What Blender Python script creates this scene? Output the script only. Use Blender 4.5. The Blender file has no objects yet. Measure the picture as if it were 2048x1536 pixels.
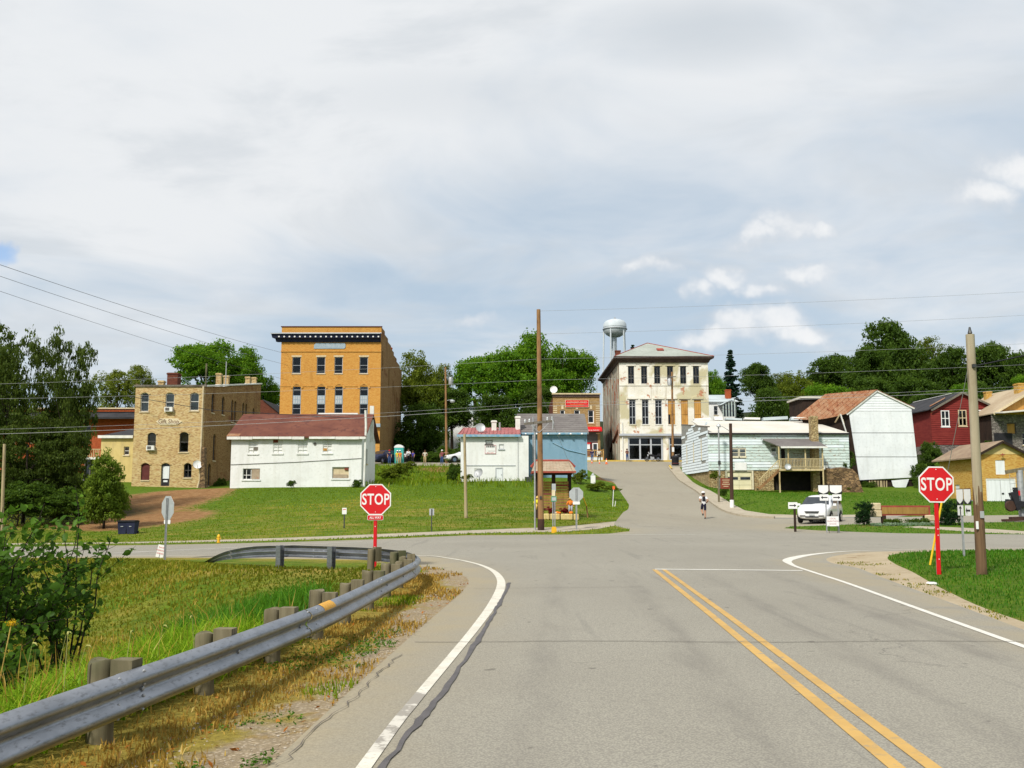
import bpy, bmesh, math, random
import numpy as np
from mathutils import Vector, Matrix, Euler
from mathutils.geometry import delaunay_2d_cdt

# ------------------------------------------------------------------ camera, sky, sun, exposure
SC = bpy.context.scene
COL = SC.collection
FPX, CAMH = 1953.0, 1.6                       # focal length in photo pixels (2048 wide), eye height
PITCH = math.atan(232.0 / FPX)                # horizon sits 232 px below the picture centre
cam_data = bpy.data.cameras.new('camera'); cam = bpy.data.objects.new('camera', cam_data); COL.objects.link(cam)
cam_data.sensor_width = 36.0; cam_data.lens = 36.0 * FPX / 2048.0
cam_data.clip_start = 0.1; cam_data.clip_end = 9000
cam.location = (0, 0, CAMH); cam.rotation_euler = (math.pi / 2 + PITCH, 0, 0)
SC.camera = cam
VS = SC.view_settings
VS.view_transform = 'Standard'; VS.look = 'None'; VS.gamma = 1.0; VS.use_curve_mapping = False
VS.exposure = 0.16
SC.cycles.use_denoising = True
SC.cycles.max_bounces = 6; SC.cycles.diffuse_bounces = 3; SC.cycles.glossy_bounces = 3
SC.cycles.transparent_max_bounces = 12; SC.cycles.transmission_bounces = 4
SC.cycles.caustics_reflective = False; SC.cycles.caustics_refractive = False

SUN_EL, SUN_AZ = math.radians(44), math.radians(212)   # compass-style: 0 = +Y, clockwise; sun stands behind the camera, to the left
sdir = Vector((math.sin(SUN_AZ) * math.cos(SUN_EL), math.cos(SUN_AZ) * math.cos(SUN_EL), math.sin(SUN_EL)))
sun_data = bpy.data.lights.new('sun', 'SUN'); sun = bpy.data.objects.new('sun', sun_data); COL.objects.link(sun)
sun_data.energy = 3.7; sun_data.angle = math.radians(6); sun_data.color = (1.0, 0.95, 0.86)
sun.rotation_euler = (-sdir).to_track_quat('-Z', 'Y').to_euler()

_c, _s = math.cos(PITCH), math.sin(PITCH)
def ray(u, v):
    x = (u - 1024) / FPX; y = (768 - v) / FPX
    return Vector((x, _c - y * _s, _s + y * _c))
def at(u, v, Y):
    r = ray(u, v); d = Y / r.y
    return Vector((r.x * d, Y, CAMH + r.z * d))
def atz(u, v, z=0.0):
    r = ray(u, v); d = (z - CAMH) / r.z
    return Vector((r.x * d, r.y * d, z))

# ------------------------------------------------------------------ node helpers
class NT:
    def __init__(s, tree): s.t = tree; s.n = tree.nodes; s.l = tree.links
    def node(s, typ, **kw):
        n = s.n.new(typ)
        for k, v in kw.items(): setattr(n, k, v)
        return n
    def put(s, sock, v):
        if isinstance(v, bpy.types.NodeSocket): s.l.new(v, sock)
        elif v is not None:
            if hasattr(sock.default_value, '__len__') and not hasattr(v, '__len__'): v = (v, v, v, 1)[:len(sock.default_value)]
            if hasattr(v, '__len__') and hasattr(sock.default_value, '__len__') and len(sock.default_value) == 4 and len(v) == 3: v = (*v, 1)
            sock.default_value = v
    def m(s, op, a, b=None, c=None, clamp=False):
        n = s.node('ShaderNodeMath', operation=op, use_clamp=clamp)
        for i, v in enumerate((a, b, c)):
            if v is not None: s.put(n.inputs[i], v)
        return n.outputs[0]
    def mix(s, f, a, b, blend='MIX'):
        n = s.node('ShaderNodeMix', data_type='RGBA', blend_type=blend); n.clamp_factor = True
        s.put(n.inputs[0], f); s.put(n.inputs[6], a); s.put(n.inputs[7], b); return n.outputs[2]
    def noise(s, vec, scale, detail=4, rough=.55, dist=0.0, out=0):
        n = s.node('ShaderNodeTexNoise'); s.put(n.inputs['Vector'], vec); s.put(n.inputs['Scale'], scale)
        s.put(n.inputs['Detail'], detail); s.put(n.inputs['Roughness'], rough); s.put(n.inputs['Distortion'], dist); return n.outputs[out]
    def ss(s, x, a, b):
        n = s.node('ShaderNodeMapRange', interpolation_type='SMOOTHSTEP'); s.put(n.inputs[0], x)
        s.put(n.inputs[1], a); s.put(n.inputs[2], b); return n.outputs[0]
    def lin(s, x, a, b, c=0., d=1.):
        n = s.node('ShaderNodeMapRange'); s.put(n.inputs[0], x); s.put(n.inputs[1], a); s.put(n.inputs[2], b)
        s.put(n.inputs[3], c); s.put(n.inputs[4], d); return n.outputs[0]
    def scale(s, vec, k):
        n = s.node('ShaderNodeVectorMath', operation='MULTIPLY'); s.put(n.inputs[0], vec); s.put(n.inputs[1], k); return n.outputs[0]
    def sep(s, vec):
        n = s.node('ShaderNodeSeparateXYZ'); s.put(n.inputs[0], vec); return n.outputs
    def comb(s, x, y, z):
        n = s.node('ShaderNodeCombineXYZ'); s.put(n.inputs[0], x); s.put(n.inputs[1], y); s.put(n.inputs[2], z); return n.outputs[0]

# ------------------------------------------------------------------ sky
world = bpy.data.worlds.new('World'); SC.world = world; world.use_nodes = True
W = NT(world.node_tree); world.node_tree.nodes.clear()
sky = W.node('ShaderNodeTexSky', sky_type='NISHITA', sun_disc=False)
sky.sun_elevation = SUN_EL; sky.sun_rotation = SUN_AZ
dirv = W.node('ShaderNodeTexCoord').outputs['Generated']
dx, dy, dz = W.sep(dirv)
up = W.m('MAXIMUM', dz, 0.0)
k = W.m('DIVIDE', 1.0, W.m('ADD', up, 0.16))
layer = W.comb(W.m('MULTIPLY', dx, k), W.m('MULTIPLY', dy, k), 0.0)
warp = W.noise(layer, 0.9, 2, .5, 0, 1)
layer2 = W.node('ShaderNodeVectorMath', operation='MULTIPLY_ADD'); W.put(layer2.inputs[0], warp); layer2.inputs[1].default_value = (.9, .9, 0); W.put(layer2.inputs[2], layer)
layer2 = layer2.outputs[0]
n_mid = W.noise(layer2, 0.75, 6, .56)
n_fine = W.noise(W.scale(layer2, (1.0, 1.35, 1.0)), 2.2, 5, .58)
# front-plane coordinates for the clouds that can be named in the photograph
fy = W.m('MAXIMUM', dy, 0.08)
fvec = W.comb(W.m('DIVIDE', dx, fy), W.m('DIVIDE', dz, fy), 0.0)
front = W.ss(dy, 0.1, 0.35)
edge = W.noise(fvec, 16, 4, .6)
wn = W.node('ShaderNodeVectorMath', operation='MULTIPLY_ADD'); W.put(wn.inputs[0], W.noise(fvec, 13, 4, .6, 0, 1)); wn.inputs[1].default_value = (.085, .06, 0); W.put(wn.inputs[2], fvec); cvec = wn.outputs[0]
edge2 = W.noise(fvec, 3.0, 3, .5)
EDGE = {}
def blob(px, py, a, b, soft=1.3, rag=1.7, n=None):
    n = n or edge; r = ray(px, py); cum = n is edge; u0, w0 = r.x / r.y + cum * .0425, r.z / r.y + cum * .03; key = (id(n), rag)
    if key not in EDGE: EDGE[key] = W.m('MULTIPLY_ADD', n, rag, 1.0 - .5 * rag)
    q = W.node('ShaderNodeVectorMath', operation='MULTIPLY_ADD'); W.put(q.inputs[0], cvec if cum else fvec); q.inputs[1].default_value = (FPX / a, FPX / b, 0); q.inputs[2].default_value = (-u0 * FPX / a, -w0 * FPX / b, 0)
    d = W.node('ShaderNodeVectorMath', operation='DOT_PRODUCT'); W.l.new(q.outputs[0], d.inputs[0]); W.l.new(q.outputs[0], d.inputs[1])
    return W.ss(W.m('SUBTRACT', EDGE[key], d.outputs['Value']), 0.0, soft)
def addup(l):
    r = l[0]
    for x in l[1:]: r = W.m('MAXIMUM', r, x)
    return r
veil_blue = (4.75, 5.75, 6.75); veil_white = (7.5, 7.7, 7.9); grey = (4.9, 5.4, 5.9)
clear = W.mix(0.80, sky.outputs[0], veil_blue)
# broken high overcast: white where the layer is thin, blue-grey low down
elev = W.ss(dz, 0.10, 0.42)
dens = W.m('ADD', W.m('MULTIPLY_ADD', n_mid, 1.65, W.m('MULTIPLY', n_fine, .3)), W.m('MULTIPLY', elev, .42))
leftglow = W.m('MULTIPLY', blob(200, 430, 560, 480, 1.6, .9, edge2), front)
dens = W.m('MULTIPLY_ADD', leftglow, .40, dens)
cover = W.ss(dens, .88, 1.46)
col = W.mix(cover, clear, veil_white)
shade = W.m('MULTIPLY', W.ss(n_fine, .46, .70), .42)
shade = W.m('MAXIMUM', shade, W.m('MULTIPLY', W.m('MULTIPLY', blob(1430, 60, 330, 120, 1.4, 1.6, edge2), front), .75))
shade = W.m('MAXIMUM', shade, W.m('MULTIPLY', W.m('MULTIPLY', blob(900, 190, 420, 90, 1.6, 1.6, edge2), front), .35))
col = W.mix(shade, col, grey)
col = W.mix(W.m('MULTIPLY', W.m('MULTIPLY', blob(0, 508, 55, 28, 1.2, 1.5), front), .75), col, (2.8, 4.8, 8.0))
# fair-weather cumulus low over the town and all round the horizon
cu = addup([blob(1430, 682, 119, 32), blob(1490, 660, 106, 53), blob(1545, 645, 87, 50), blob(1605, 668, 79, 34), blob(1520, 473, 82, 34), blob(1575, 452, 74, 45), blob(1625, 462, 58, 26), blob(1395, 580, 55, 37), blob(1440, 552, 77, 37), blob(1515, 575, 74, 32), blob(1630, 548, 77, 26),
            blob(2040, 345, 123, 69), blob(1965, 395, 119, 48), blob(1305, 530, 61, 24, 1.4), blob(950, 650, 67, 20, 1.8), blob(1990, 70, 168, 67, 2.2), blob(2010, 700, 146, 49, 1.4), blob(640, 560, 146, 67, 3.0), blob(440, 585, 78, 40, 2.4)])
cu = W.m('MULTIPLY', cu, front)
band = W.m('MULTIPLY', W.ss(W.noise(W.scale(dirv, (1, 1, 2.6)), 5.0, 4, .6), .60, .72), W.m('MULTIPLY', W.ss(dz, .03, .1), W.m('SUBTRACT', 1.0, W.ss(dz, .2, .36))))
cu = W.m('MAXIMUM', cu, W.m('MULTIPLY', band, .5))
cucol = W.mix(W.ss(cu, .25, .95), (6.5, 6.8, 7.2), (8.3, 8.35, 8.4))
col = W.mix(W.m('MULTIPLY', cu, .95), col, cucol)
col = W.mix(W.ss(dz, -0.02, 0.0), (3.0, 3.0, 2.6), col)
bg = W.node('ShaderNodeBackground'); W.put(bg.inputs[0], col); bg.inputs[1].default_value = 0.1
world.cycles.sampling_method = 'MANUAL'; world.cycles.sample_map_resolution = 512
wo = W.node('ShaderNodeOutputWorld'); W.l.new(bg.outputs[0], wo.inputs[0])

# ------------------------------------------------------------------ object helpers
def link(o, parent=None):
    COL.objects.link(o)
    if parent is not None: o.parent = parent; KIDS.setdefault(parent.name, []).append(o)
    return o
KIDS = {}
def tag(o, label=None, cat=None, group=None, kind=None):
    if label: o['label'] = label
    if cat: o['category'] = cat
    if group: o['group'] = group
    if kind: o['kind'] = kind
    return o
def thing(name, label, cat, loc=(0, 0, 0), rz=0.0, group=None, rot=None):
    o = bpy.data.objects.new(name, None); o.empty_display_size = .2
    o.location = loc; o.rotation_euler = rot if rot else (0, 0, rz)
    return tag(link(o), label, cat, group)
def copy_tree(o, parent=None):
    c = o.copy(); COL.objects.link(c); c.parent = parent
    for ch in KIDS.get(o.name, []): copy_tree(ch, c)
    return c

class MB:
    def __init__(s): s.v = []; s.f = []; s.uv = {}; s.mi = {}
    def add(s, vs, fs, uv=None, mi=0):
        b = len(s.v); s.v += [tuple(x) for x in vs]
        for i, f in enumerate(fs):
            if uv: s.uv[len(s.f)] = uv[i]
            if mi: s.mi[len(s.f)] = mi
            s.f.append(tuple(b + j for j in f))
        return s
    def box(s, c, d, rot=None, taper=1.0, mi=0):
        hx, hy, hz = d[0] / 2, d[1] / 2, d[2] / 2
        vs = [Vector((x * (taper if z > 0 else 1), y * (taper if z > 0 else 1), z)) for z in (-hz, hz) for x, y in ((-hx, -hy), (hx, -hy), (hx, hy), (-hx, hy))]
        if rot is not None: vs = [rot @ q for q in vs]
        c = Vector(c)
        return s.add([q + c for q in vs], [(3, 2, 1, 0), (4, 5, 6, 7), (0, 1, 5, 4), (1, 2, 6, 5), (2, 3, 7, 6), (3, 0, 4, 7)], mi=mi)
    def bx(s, x0, x1, y0, y1, z0, z1): return s.box(((x0 + x1) / 2, (y0 + y1) / 2, (z0 + z1) / 2), (x1 - x0, y1 - y0, z1 - z0))
    def bar(s, p, q, w, h=None, up=Vector((0, 0, 1))):
        p, q = Vector(p), Vector(q); d = (q - p); L = d.length; d.normalize(); h = h or w
        if abs(d.dot(up)) > .98: up = Vector((0, 1, 0))
        a = d.cross(up).normalized(); b = a.cross(d).normalized()
        R = Matrix((a, d, b)).transposed()
        return s.box((p + q) / 2, (w, L, h), R)
    def tube(s, pts, rad, n=8, cap=True):
        pts = [Vector(p) for p in pts]; m = len(pts)
        if not hasattr(rad, '__len__'): rad = [rad] * m
        vs = []; fs = []; ref = None
        for i, p in enumerate(pts):
            d = (pts[min(i + 1, m - 1)] - pts[max(i - 1, 0)])
            if d.length < 1e-9: d = Vector((0, 0, 1))
            d.normalize()
            if ref is None: ref = Vector((1, 0, 0)) if abs(d.x) < .9 else Vector((0, 1, 0))
            a = (ref - d * ref.dot(d)).normalized(); b = d.cross(a); ref = a
            for j in range(n):
                t = 2 * math.pi * j / n; vs.append(p + (a * math.cos(t) + b * math.sin(t)) * rad[i])
        for i in range(m - 1):
            for j in range(n): fs.append((i * n + j, i * n + (j + 1) % n, (i + 1) * n + (j + 1) % n, (i + 1) * n + j))
        if cap: fs += [tuple(range(n - 1, -1, -1)), tuple(range((m - 1) * n, m * n))]
        return s.add(vs, fs)
    def lathe(s, prof, n=16, c=(0, 0, 0), axis='z'):
        vs = []; fs = []; c = Vector(c)
        for r, z in prof:
            for j in range(n):
                t = 2 * math.pi * j / n
                q = (r * math.cos(t), r * math.sin(t), z)
                if axis == 'x': q = (z, r * math.cos(t), r * math.sin(t))
                if axis == 'y': q = (r * math.cos(t), z, -r * math.sin(t))
                vs.append(c + Vector(q))
        m = len(prof)
        for i in range(m - 1):
            for j in range(n): fs.append((i * n + j, i * n + (j + 1) % n, (i + 1) * n + (j + 1) % n, (i + 1) * n + j))
        fs += [tuple(range(n - 1, -1, -1)), tuple(range((m - 1) * n, m * n))]
        return s.add(vs, fs)
    def prism(s, poly, f0, f1):           # poly in 2D; f0, f1 map (a, b) to the two end faces
        n = len(poly)
        vs = [f0(*p) for p in poly] + [f1(*p) for p in poly]
        return s.add(vs, [tuple(range(n - 1, -1, -1)), tuple(range(n, 2 * n))] + [(i, (i + 1) % n, n + (i + 1) % n, n + i) for i in range(n)])
    def quad(s, *p, uv=None): return s.add(p, [tuple(range(len(p)))], [uv] if uv else None)
    def build(s, name, mat, parent=None, smooth=False, loc=None):
        me = bpy.data.meshes.new(name); me.from_pydata(s.v, [], s.f)
        for m_ in (mat if isinstance(mat, (list, tuple)) else [mat]): me.materials.append(M[m_] if isinstance(m_, str) else m_)
        if s.uv:
            ul = me.uv_layers.new(name='UVMap').data
            for p in me.polygons:
                if p.index in s.uv:
                    for li, c in zip(p.loop_indices, s.uv[p.index]): ul[li].uv = c
        else:
            ul = me.uv_layers.new(name='UVMap').data; co = s.v
            for p in me.polygons:
                n = p.normal; ax = max(range(3), key=lambda i: abs(n[i]))
                for li, vi in zip(p.loop_indices, p.vertices):
                    c = co[vi]; ul[li].uv = (c[1], c[2]) if ax == 0 else (c[0], c[2]) if ax == 1 else (c[0], c[1])
        for fi, mi in s.mi.items(): me.polygons[fi].material_index = mi
        if smooth:
            me.polygons.foreach_set('use_smooth', [True] * len(me.polygons))
            if smooth != True: me.set_sharp_from_angle(angle=math.radians(smooth))
        me.update()
        o = bpy.data.objects.new(name, me); link(o, parent)
        if loc is not None: o.location = loc
        return o

def np_mesh(name, V, F, mat, attrs=None, smooth=False):
    V = np.asarray(V, dtype=np.float32); F = np.asarray(F, dtype=np.int32); k_ = F.shape[1]
    me = bpy.data.meshes.new(name); me.vertices.add(len(V)); me.vertices.foreach_set('co', V.ravel())
    me.loops.add(F.size); me.loops.foreach_set('vertex_index', F.ravel())
    me.polygons.add(len(F)); me.polygons.foreach_set('loop_start', np.arange(0, F.size, k_, dtype=np.int32))
    for an, a in (attrs or {}).items():
        at_ = me.attributes.new(an, 'FLOAT', 'POINT'); at_.data.foreach_set('value', np.asarray(a, dtype=np.float32))
    me.materials.append(M[mat] if isinstance(mat, str) else mat)
    me.update(calc_edges=True)
    if smooth: me.polygons.foreach_set('use_smooth', np.ones(len(F), dtype=bool))
    return me

def text(parent, name, body, size, mat, loc, rot, extrude=.004, sx=1.0, bold=0.0, space=1.0, shear=0.0):
    cu = bpy.data.curves.new('lettering', 'FONT'); cu.body = body; cu.size = size; cu.align_x = 'CENTER'; cu.align_y = 'CENTER'
    cu.extrude = extrude; cu.offset = bold; cu.space_character = space; cu.shear = shear; cu.resolution_u = 3
    tmp = bpy.data.objects.new('lettering', cu); COL.objects.link(tmp)
    me = bpy.data.meshes.new_from_object(tmp.evaluated_get(bpy.context.evaluated_depsgraph_get()))
    bpy.data.objects.remove(tmp); bpy.data.curves.remove(cu)
    me.transform(Matrix.Diagonal((sx, 1, 1, 1))); me.materials.clear(); me.materials.append(M[mat])
    o = bpy.data.objects.new(name, me); link(o, parent); o.location = loc; o.rotation_euler = rot
    return o
FACE = (math.pi / 2, 0, 0)      # upright, facing -Y (towards the camera)
# ------------------------------------------------------------------ materials
M = {}
def base(name):
    m = bpy.data.materials.new(name); m.use_nodes = True; m.node_tree.nodes.clear(); M[name] = m
    t = NT(m.node_tree); p = t.node('ShaderNodeBsdfPrincipled'); o = t.node('ShaderNodeOutputMaterial'); t.l.new(p.outputs[0], o.inputs[0])
    t.p = p; t.out = o; t.co = t.node('ShaderNodeTexCoord')
    return t
def bump(t, h, strength=.3, dist=.02):
    b = t.node('ShaderNodeBump'); b.inputs['Strength'].default_value = strength; b.inputs['Distance'].default_value = dist
    t.put(b.inputs['Height'], h); t.l.new(b.outputs[0], t.p.inputs['Normal'])
def pm(name, c1, c2=None, scale=3.0, rough=.8, metal=0.0, spec=.3, detail=5, stretch=(1, 1, 1), bmp=0.0, bd=.02, c3=None, wear=None, coord='Object', lo=.35, hi=.65, runs=None):
    """painted / plain surface whose colour drifts between c1 and c2 with noise; wear=(colour, scale, threshold) adds ragged patches"""
    t = base(name); co = t.scale(t.co.outputs[coord], stretch)
    n = t.noise(co, scale, detail, .6)
    col = t.mix(t.ss(n, lo, hi), c1, c2 or c1)
    if c3: col = t.mix(t.ss(t.noise(co, scale * 6, 4, .65), .5, .72), col, c3)
    if runs:
        f = t.ss(t.noise(t.scale(t.co.outputs[coord], (2.2, 2.2, .22)), 1.0, 6, .62), .46, .74); col = t.mix(t.m('MULTIPLY', f, runs[1]), col, runs[0])
        f = t.ss(t.noise(t.co.outputs[coord], .55, 5, .6), .5, .72); col = t.mix(t.m('MULTIPLY', f, runs[1] * .8), col, runs[0])
    if wear:
        n2 = t.noise(co, wear[1], 8, .68)
        f = t.ss(n2, wear[2], wear[2] + .06); col = t.mix(f, col, wear[0])
    t.put(t.p.inputs['Base Color'], col); t.p.inputs['Roughness'].default_value = rough; t.p.inputs['Metallic'].default_value = metal
    t.p.inputs['Specular IOR Level'].default_value = spec
    if bmp: bump(t, t.noise(co, scale * 5, 6, .65), bmp, bd)
    return t

def brick(name, cols, mortar, bw=.21, bh=.072, stain=None, bmp=.5, patch=None):
    t = base(name); uv = t.co.outputs['UV']
    wob = t.noise(uv, 3.0, 2, .5, 0, 1)
    vm = t.node('ShaderNodeVectorMath', operation='MULTIPLY_ADD'); t.put(vm.inputs[0], wob); vm.inputs[1].default_value = (.02, .015, 0); t.put(vm.inputs[2], uv)
    b = t.node('ShaderNodeTexBrick'); t.put(b.inputs['Vector'], vm.outputs[0])
    b.inputs['Scale'].default_value = 1.0; b.inputs['Brick Width'].default_value = bw; b.inputs['Row Height'].default_value = bh
    b.inputs['Mortar Size'].default_value = .009; b.inputs['Bias'].default_value = 0.0
    t.put(b.inputs['Color1'], (0, 0, 0)); t.put(b.inputs['Color2'], (1, 1, 1)); t.put(b.inputs['Mortar'], (.5, .5, .5))
    r = t.node('ShaderNodeValToRGB'); t.put(r.inputs[0], t.m('ADD', t.m('MULTIPLY', b.outputs[0], .55), t.m('MULTIPLY', t.noise(t.scale(uv, (1, 2.2, 1)), 1.1, 6, .65), .45)))
    el = r.color_ramp.elements
    while len(el) < len(cols): el.new(.5)
    for i, c in enumerate(cols): el[i].position = .22 + .56 * i / (len(cols) - 1); el[i].color = (*c, 1)
    col = t.mix(b.outputs[1], r.outputs[0], mortar)
    if patch:
        f = t.ss(t.noise(t.scale(uv, (.6, 1.6, 1)), patch[1], 5, .6), patch[2], patch[2] + .12); col = t.mix(t.m('MULTIPLY', f, .75), col, patch[0])
    if stain:
        f = t.ss(t.noise(t.scale(uv, (1.0, .22, 1)), stain[1], 6, .6), stain[2], stain[2] + .16); col = t.mix(t.m('MULTIPLY', f, .6), col, stain[0])
    t.put(t.p.inputs['Base Color'], col); t.p.inputs['Roughness'].default_value = .9; t.p.inputs['Specular IOR Level'].default_value = .2
    bump(t, t.m('SUBTRACT', t.noise(uv, 9, 4), b.outputs[1]), bmp, .02)

# --- ground
t = base('asphalt'); g = t.co.outputs['Object']
big = t.noise(g, .12, 5, .6); mid = t.noise(t.scale(g, (1.4, .5, 1)), .9, 5, .6); grit = t.noise(g, 38, 3, .7)
agg = t.node('ShaderNodeTexVoronoi'); t.put(agg.inputs['Vector'], g); agg.inputs['Scale'].default_value = 62
col = t.mix(t.ss(big, .35, .65), (.262, .245, .198), (.312, .294, .240))
col = t.mix(t.m('MULTIPLY', t.ss(mid, .55, .75), .45), col, (.222, .206, .165))
col = t.mix(t.m('MULTIPLY', t.ss(grit, .3, .75), .5), col, (.385, .362, .298))
col = t.mix(t.m('MULTIPLY', t.ss(agg.outputs[0], .40, .62), .55), col, (.175, .16, .14))
spot = t.ss(t.noise(g, 3.3, 2, .5), .705, .74); col = t.mix(t.m('MULTIPLY', spot, .55), col, (.06, .052, .046))
tread = t.m('MULTIPLY', t.ss(t.noise(t.scale(g, (3.4, .16, 1)), .7, 6, .6), .58, .70), .22); col = t.mix(tread, col, (.10, .095, .09))
gx, gy, _ = t.sep(g); lx_ = t.m('MULTIPLY_ADD', gy, -.057, gx)
for c0, wd, k0 in ((-.25, .30, .45), (1.25, .32, .5), (2.95, .3, .5), (4.35, .32, .65)):
    band = t.m('SUBTRACT', 1.0, t.ss(t.m('ABSOLUTE', t.m('SUBTRACT', t.m('MULTIPLY_ADD', t.noise(t.scale(g, (1, .25, 1)), 1.2, 3), .35, lx_), c0 + .17)), 0.0, wd)); band = t.m('MULTIPLY', t.m('MULTIPLY', band, t.m('SUBTRACT', 1.0, t.ss(gy, 17, 27))), t.m('MULTIPLY', t.ss(t.noise(t.scale(g, (2.5, .5, 1)), 1.1, 5, .65), .3, .75), k0)); col = t.mix(band, col, (.15, .138, .12))
stain = t.ss(t.noise(t.scale(g, (1.2, .5, 1)), .55, 6, .66), .60, .74); col = t.mix(t.m('MULTIPLY', stain, .6), col, (.16, .145, .125))
at_ = t.node('ShaderNodeAttribute', attribute_name='dust')
dn = t.m('MULTIPLY', at_.outputs['Fac'], t.lin(t.noise(g, 1.6, 6, .65), .25, .75, .55, 1.25))
col = t.mix(dn, col, t.mix(t.ss(grit, .3, .7), (.275, .235, .16), (.35, .30, .205)))
ck = t.node('ShaderNodeTexVoronoi', feature='DISTANCE_TO_EDGE'); wv = t.node('ShaderNodeVectorMath', operation='MULTIPLY_ADD'); t.put(wv.inputs[0], t.noise(g, 1.2, 6, .6, 0, 1)); wv.inputs[1].default_value = (1.6, 1.6, 0); t.put(wv.inputs[2], g)
t.put(ck.inputs['Vector'], wv.outputs[0]); ck.inputs['Scale'].default_value = .16
crack = t.m('MULTIPLY', t.m('SUBTRACT', 1.0, t.ss(ck.outputs[0], .0, .004)), t.m('MULTIPLY', t.ss(t.noise(g, .3, 3), .52, .6), .6))
col = t.mix(crack, col, (.07, .064, .058))
t.put(t.p.inputs['Base Color'], col); t.p.inputs['Roughness'].default_value = .82; t.p.inputs['Specular IOR Level'].default_value = .25
bump(t, t.m('ADD', t.m('MULTIPLY', agg.outputs[0], .7), grit), .35, .008)

t = base('ground'); g = t.co.outputs['Object']
def A(n): return t.node('ShaderNodeAttribute', attribute_name=n).outputs['Fac']
n1 = t.noise(g, .35, 6, .6); n2 = t.noise(g, 2.2, 6, .65); n3 = t.noise(g, 14, 5, .7); streak = t.noise(t.scale(g, (.5, 1.9, 1)), .8, 6, .6)
green = t.mix(t.ss(n2, .35, .65), (.075, .14, .008), (.135, .205, .012))
green = t.mix(t.ss(n3, .35, .7), green, (.05, .10, .008))
dryc = t.mix(t.ss(n3, .35, .7), (.37, .27, .06), (.26, .19, .042))
fdry = t.m('ADD', A('dry'), t.m('ADD', t.m('MULTIPLY', t.m('SUBTRACT', streak, .5), 1.3), t.m('MULTIPLY', t.m('SUBTRACT', n1, .5), .9)))
col = t.mix(t.m('MULTIPLY', t.ss(fdry, .22, .85), .82), green, dryc)
dirtc = t.mix(t.ss(n2, .35, .65), (.235, .115, .045), (.33, .19, .085)); dirtc = t.mix(t.ss(n3, .45, .75), dirtc, (.10, .055, .026))
fd = t.m('ADD', A('dirt'), t.m('MULTIPLY', t.m('SUBTRACT', n2, .5), .9)); col = t.mix(t.ss(fd, .38, .62), col, dirtc)
peb = t.node('ShaderNodeTexVoronoi'); t.put(peb.inputs['Vector'], g); peb.inputs['Scale'].default_value = 26
grav = t.mix(t.ss(peb.outputs[0], .1, .5), (.52, .43, .31), (.31, .245, .16)); grav = t.mix(t.ss(t.noise(g, 5, 5), .5, .68), grav, (.31, .22, .10))
fg = t.m('ADD', A('gravel'), t.m('MULTIPLY', t.m('SUBTRACT', t.noise(g, 1.7, 6, .65), .5), 1.0)); col = t.mix(t.ss(fg, .40, .62), col, grav)
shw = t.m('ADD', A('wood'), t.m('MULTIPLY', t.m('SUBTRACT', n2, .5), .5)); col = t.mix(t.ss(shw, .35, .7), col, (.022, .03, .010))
t.put(t.p.inputs['Base Color'], col); t.p.inputs['Roughness'].default_value = .95; t.p.inputs['Specular IOR Level'].default_value = .1
bump(t, t.m('ADD', n3, t.m('MULTIPLY', n2, .6)), .9, .06)

pm('concrete', (.40, .35, .265), (.33, .285, .21), 1.2, .9, bmp=.3, c3=(.46, .41, .32))
pm('concrete_tan', (.40, .325, .215), (.34, .27, .17), 1.0, .9, bmp=.4, c3=(.44, .37, .26), wear=((.19, .115, .04), 1.1, .60))
t = pm('paint_white', (.68, .65, .56), (.60, .565, .475), 3.0, .7, c3=(.5, .465, .39), wear=((.30, .27, .23), 5.0, .62))
pm('paint_worn', (.60, .57, .50), (.5, .47, .41), 3.0, .7, wear=((.31, .285, .245), 3.0, .47))
t = pm('paint_white_fresh', (.70, .68, .62), (.62, .595, .53), 3.0, .7, c3=(.52, .5, .44), wear=((.30, .28, .25), 6.0, .64))
pm('paint_yellow', (.56, .35, .105), (.47, .29, .09), 1.4, .75, c3=(.40, .28, .13), wear=((.28, .25, .20), 7.0, .59))
pm('kerb_yellow', (.62, .42, .06), (.5, .36, .09), 2.0, .8)
pm('tar', (.085, .078, .078), (.11, .10, .10), 5.0, .6)
pm('joint', (.10, .088, .075), (.14, .12, .10), 5.0, .9)
# --- metals, glass, paint
t = pm('galvanised', (.25, .265, .29), (.34, .355, .385), 2.2, .36, .85, .5, stretch=(1, 1, 4), c3=(.18, .185, .195), wear=((.16, .12, .09), 1.8, .68)); bump(t, t.noise(t.co.outputs['Object'], 30, 4), .08, .004)
pm('galv_dull', (.34, .35, .36), (.44, .45, .46), 6.0, .55, .5)
pm('steel_dark', (.06, .065, .065), (.09, .09, .09), 6.0, .5, .6)
pm('sign_back', (.50, .53, .54), (.44, .46, .47), 4.0, .5, .4)
pm('sign_red', (.62, .006, .012), (.58, .006, .012), 2.0, .38, spec=.5)
pm('sign_white', (.80, .80, .79), (.74, .74, .73), 4.0, .45)
pm('sign_cream', (.72, .64, .45), (.62, .52, .33), 4.0, .7)
pm('sign_green', (.10, .33, .20), (.08, .28, .17), 4.0, .5)
pm('sign_brown', (.17, .035, .02), (.22, .06, .03), 4.0, .8)
pm('black', (.008, .008, .010), (.014, .014, .016), 4.0, .5)
pm('black_soft', (.012, .012, .016), (.02, .02, .025), 4.0, .75)
pm('red_text', (.62, .08, .08), (.5, .06, .06), 4.0, .8)
pm('brown_text', (.20, .10, .06), (.16, .08, .05), 4.0, .8)
pm('orange', (.82, .16, .03), (.75, .13, .03), 4.0, .5)
pm('reflector_yellow', (.80, .42, .03), (.62, .30, .03), 30.0, .5)
pm('yellow_plastic', (.75, .48, .02), (.70, .44, .02), 4.0, .45)
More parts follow.
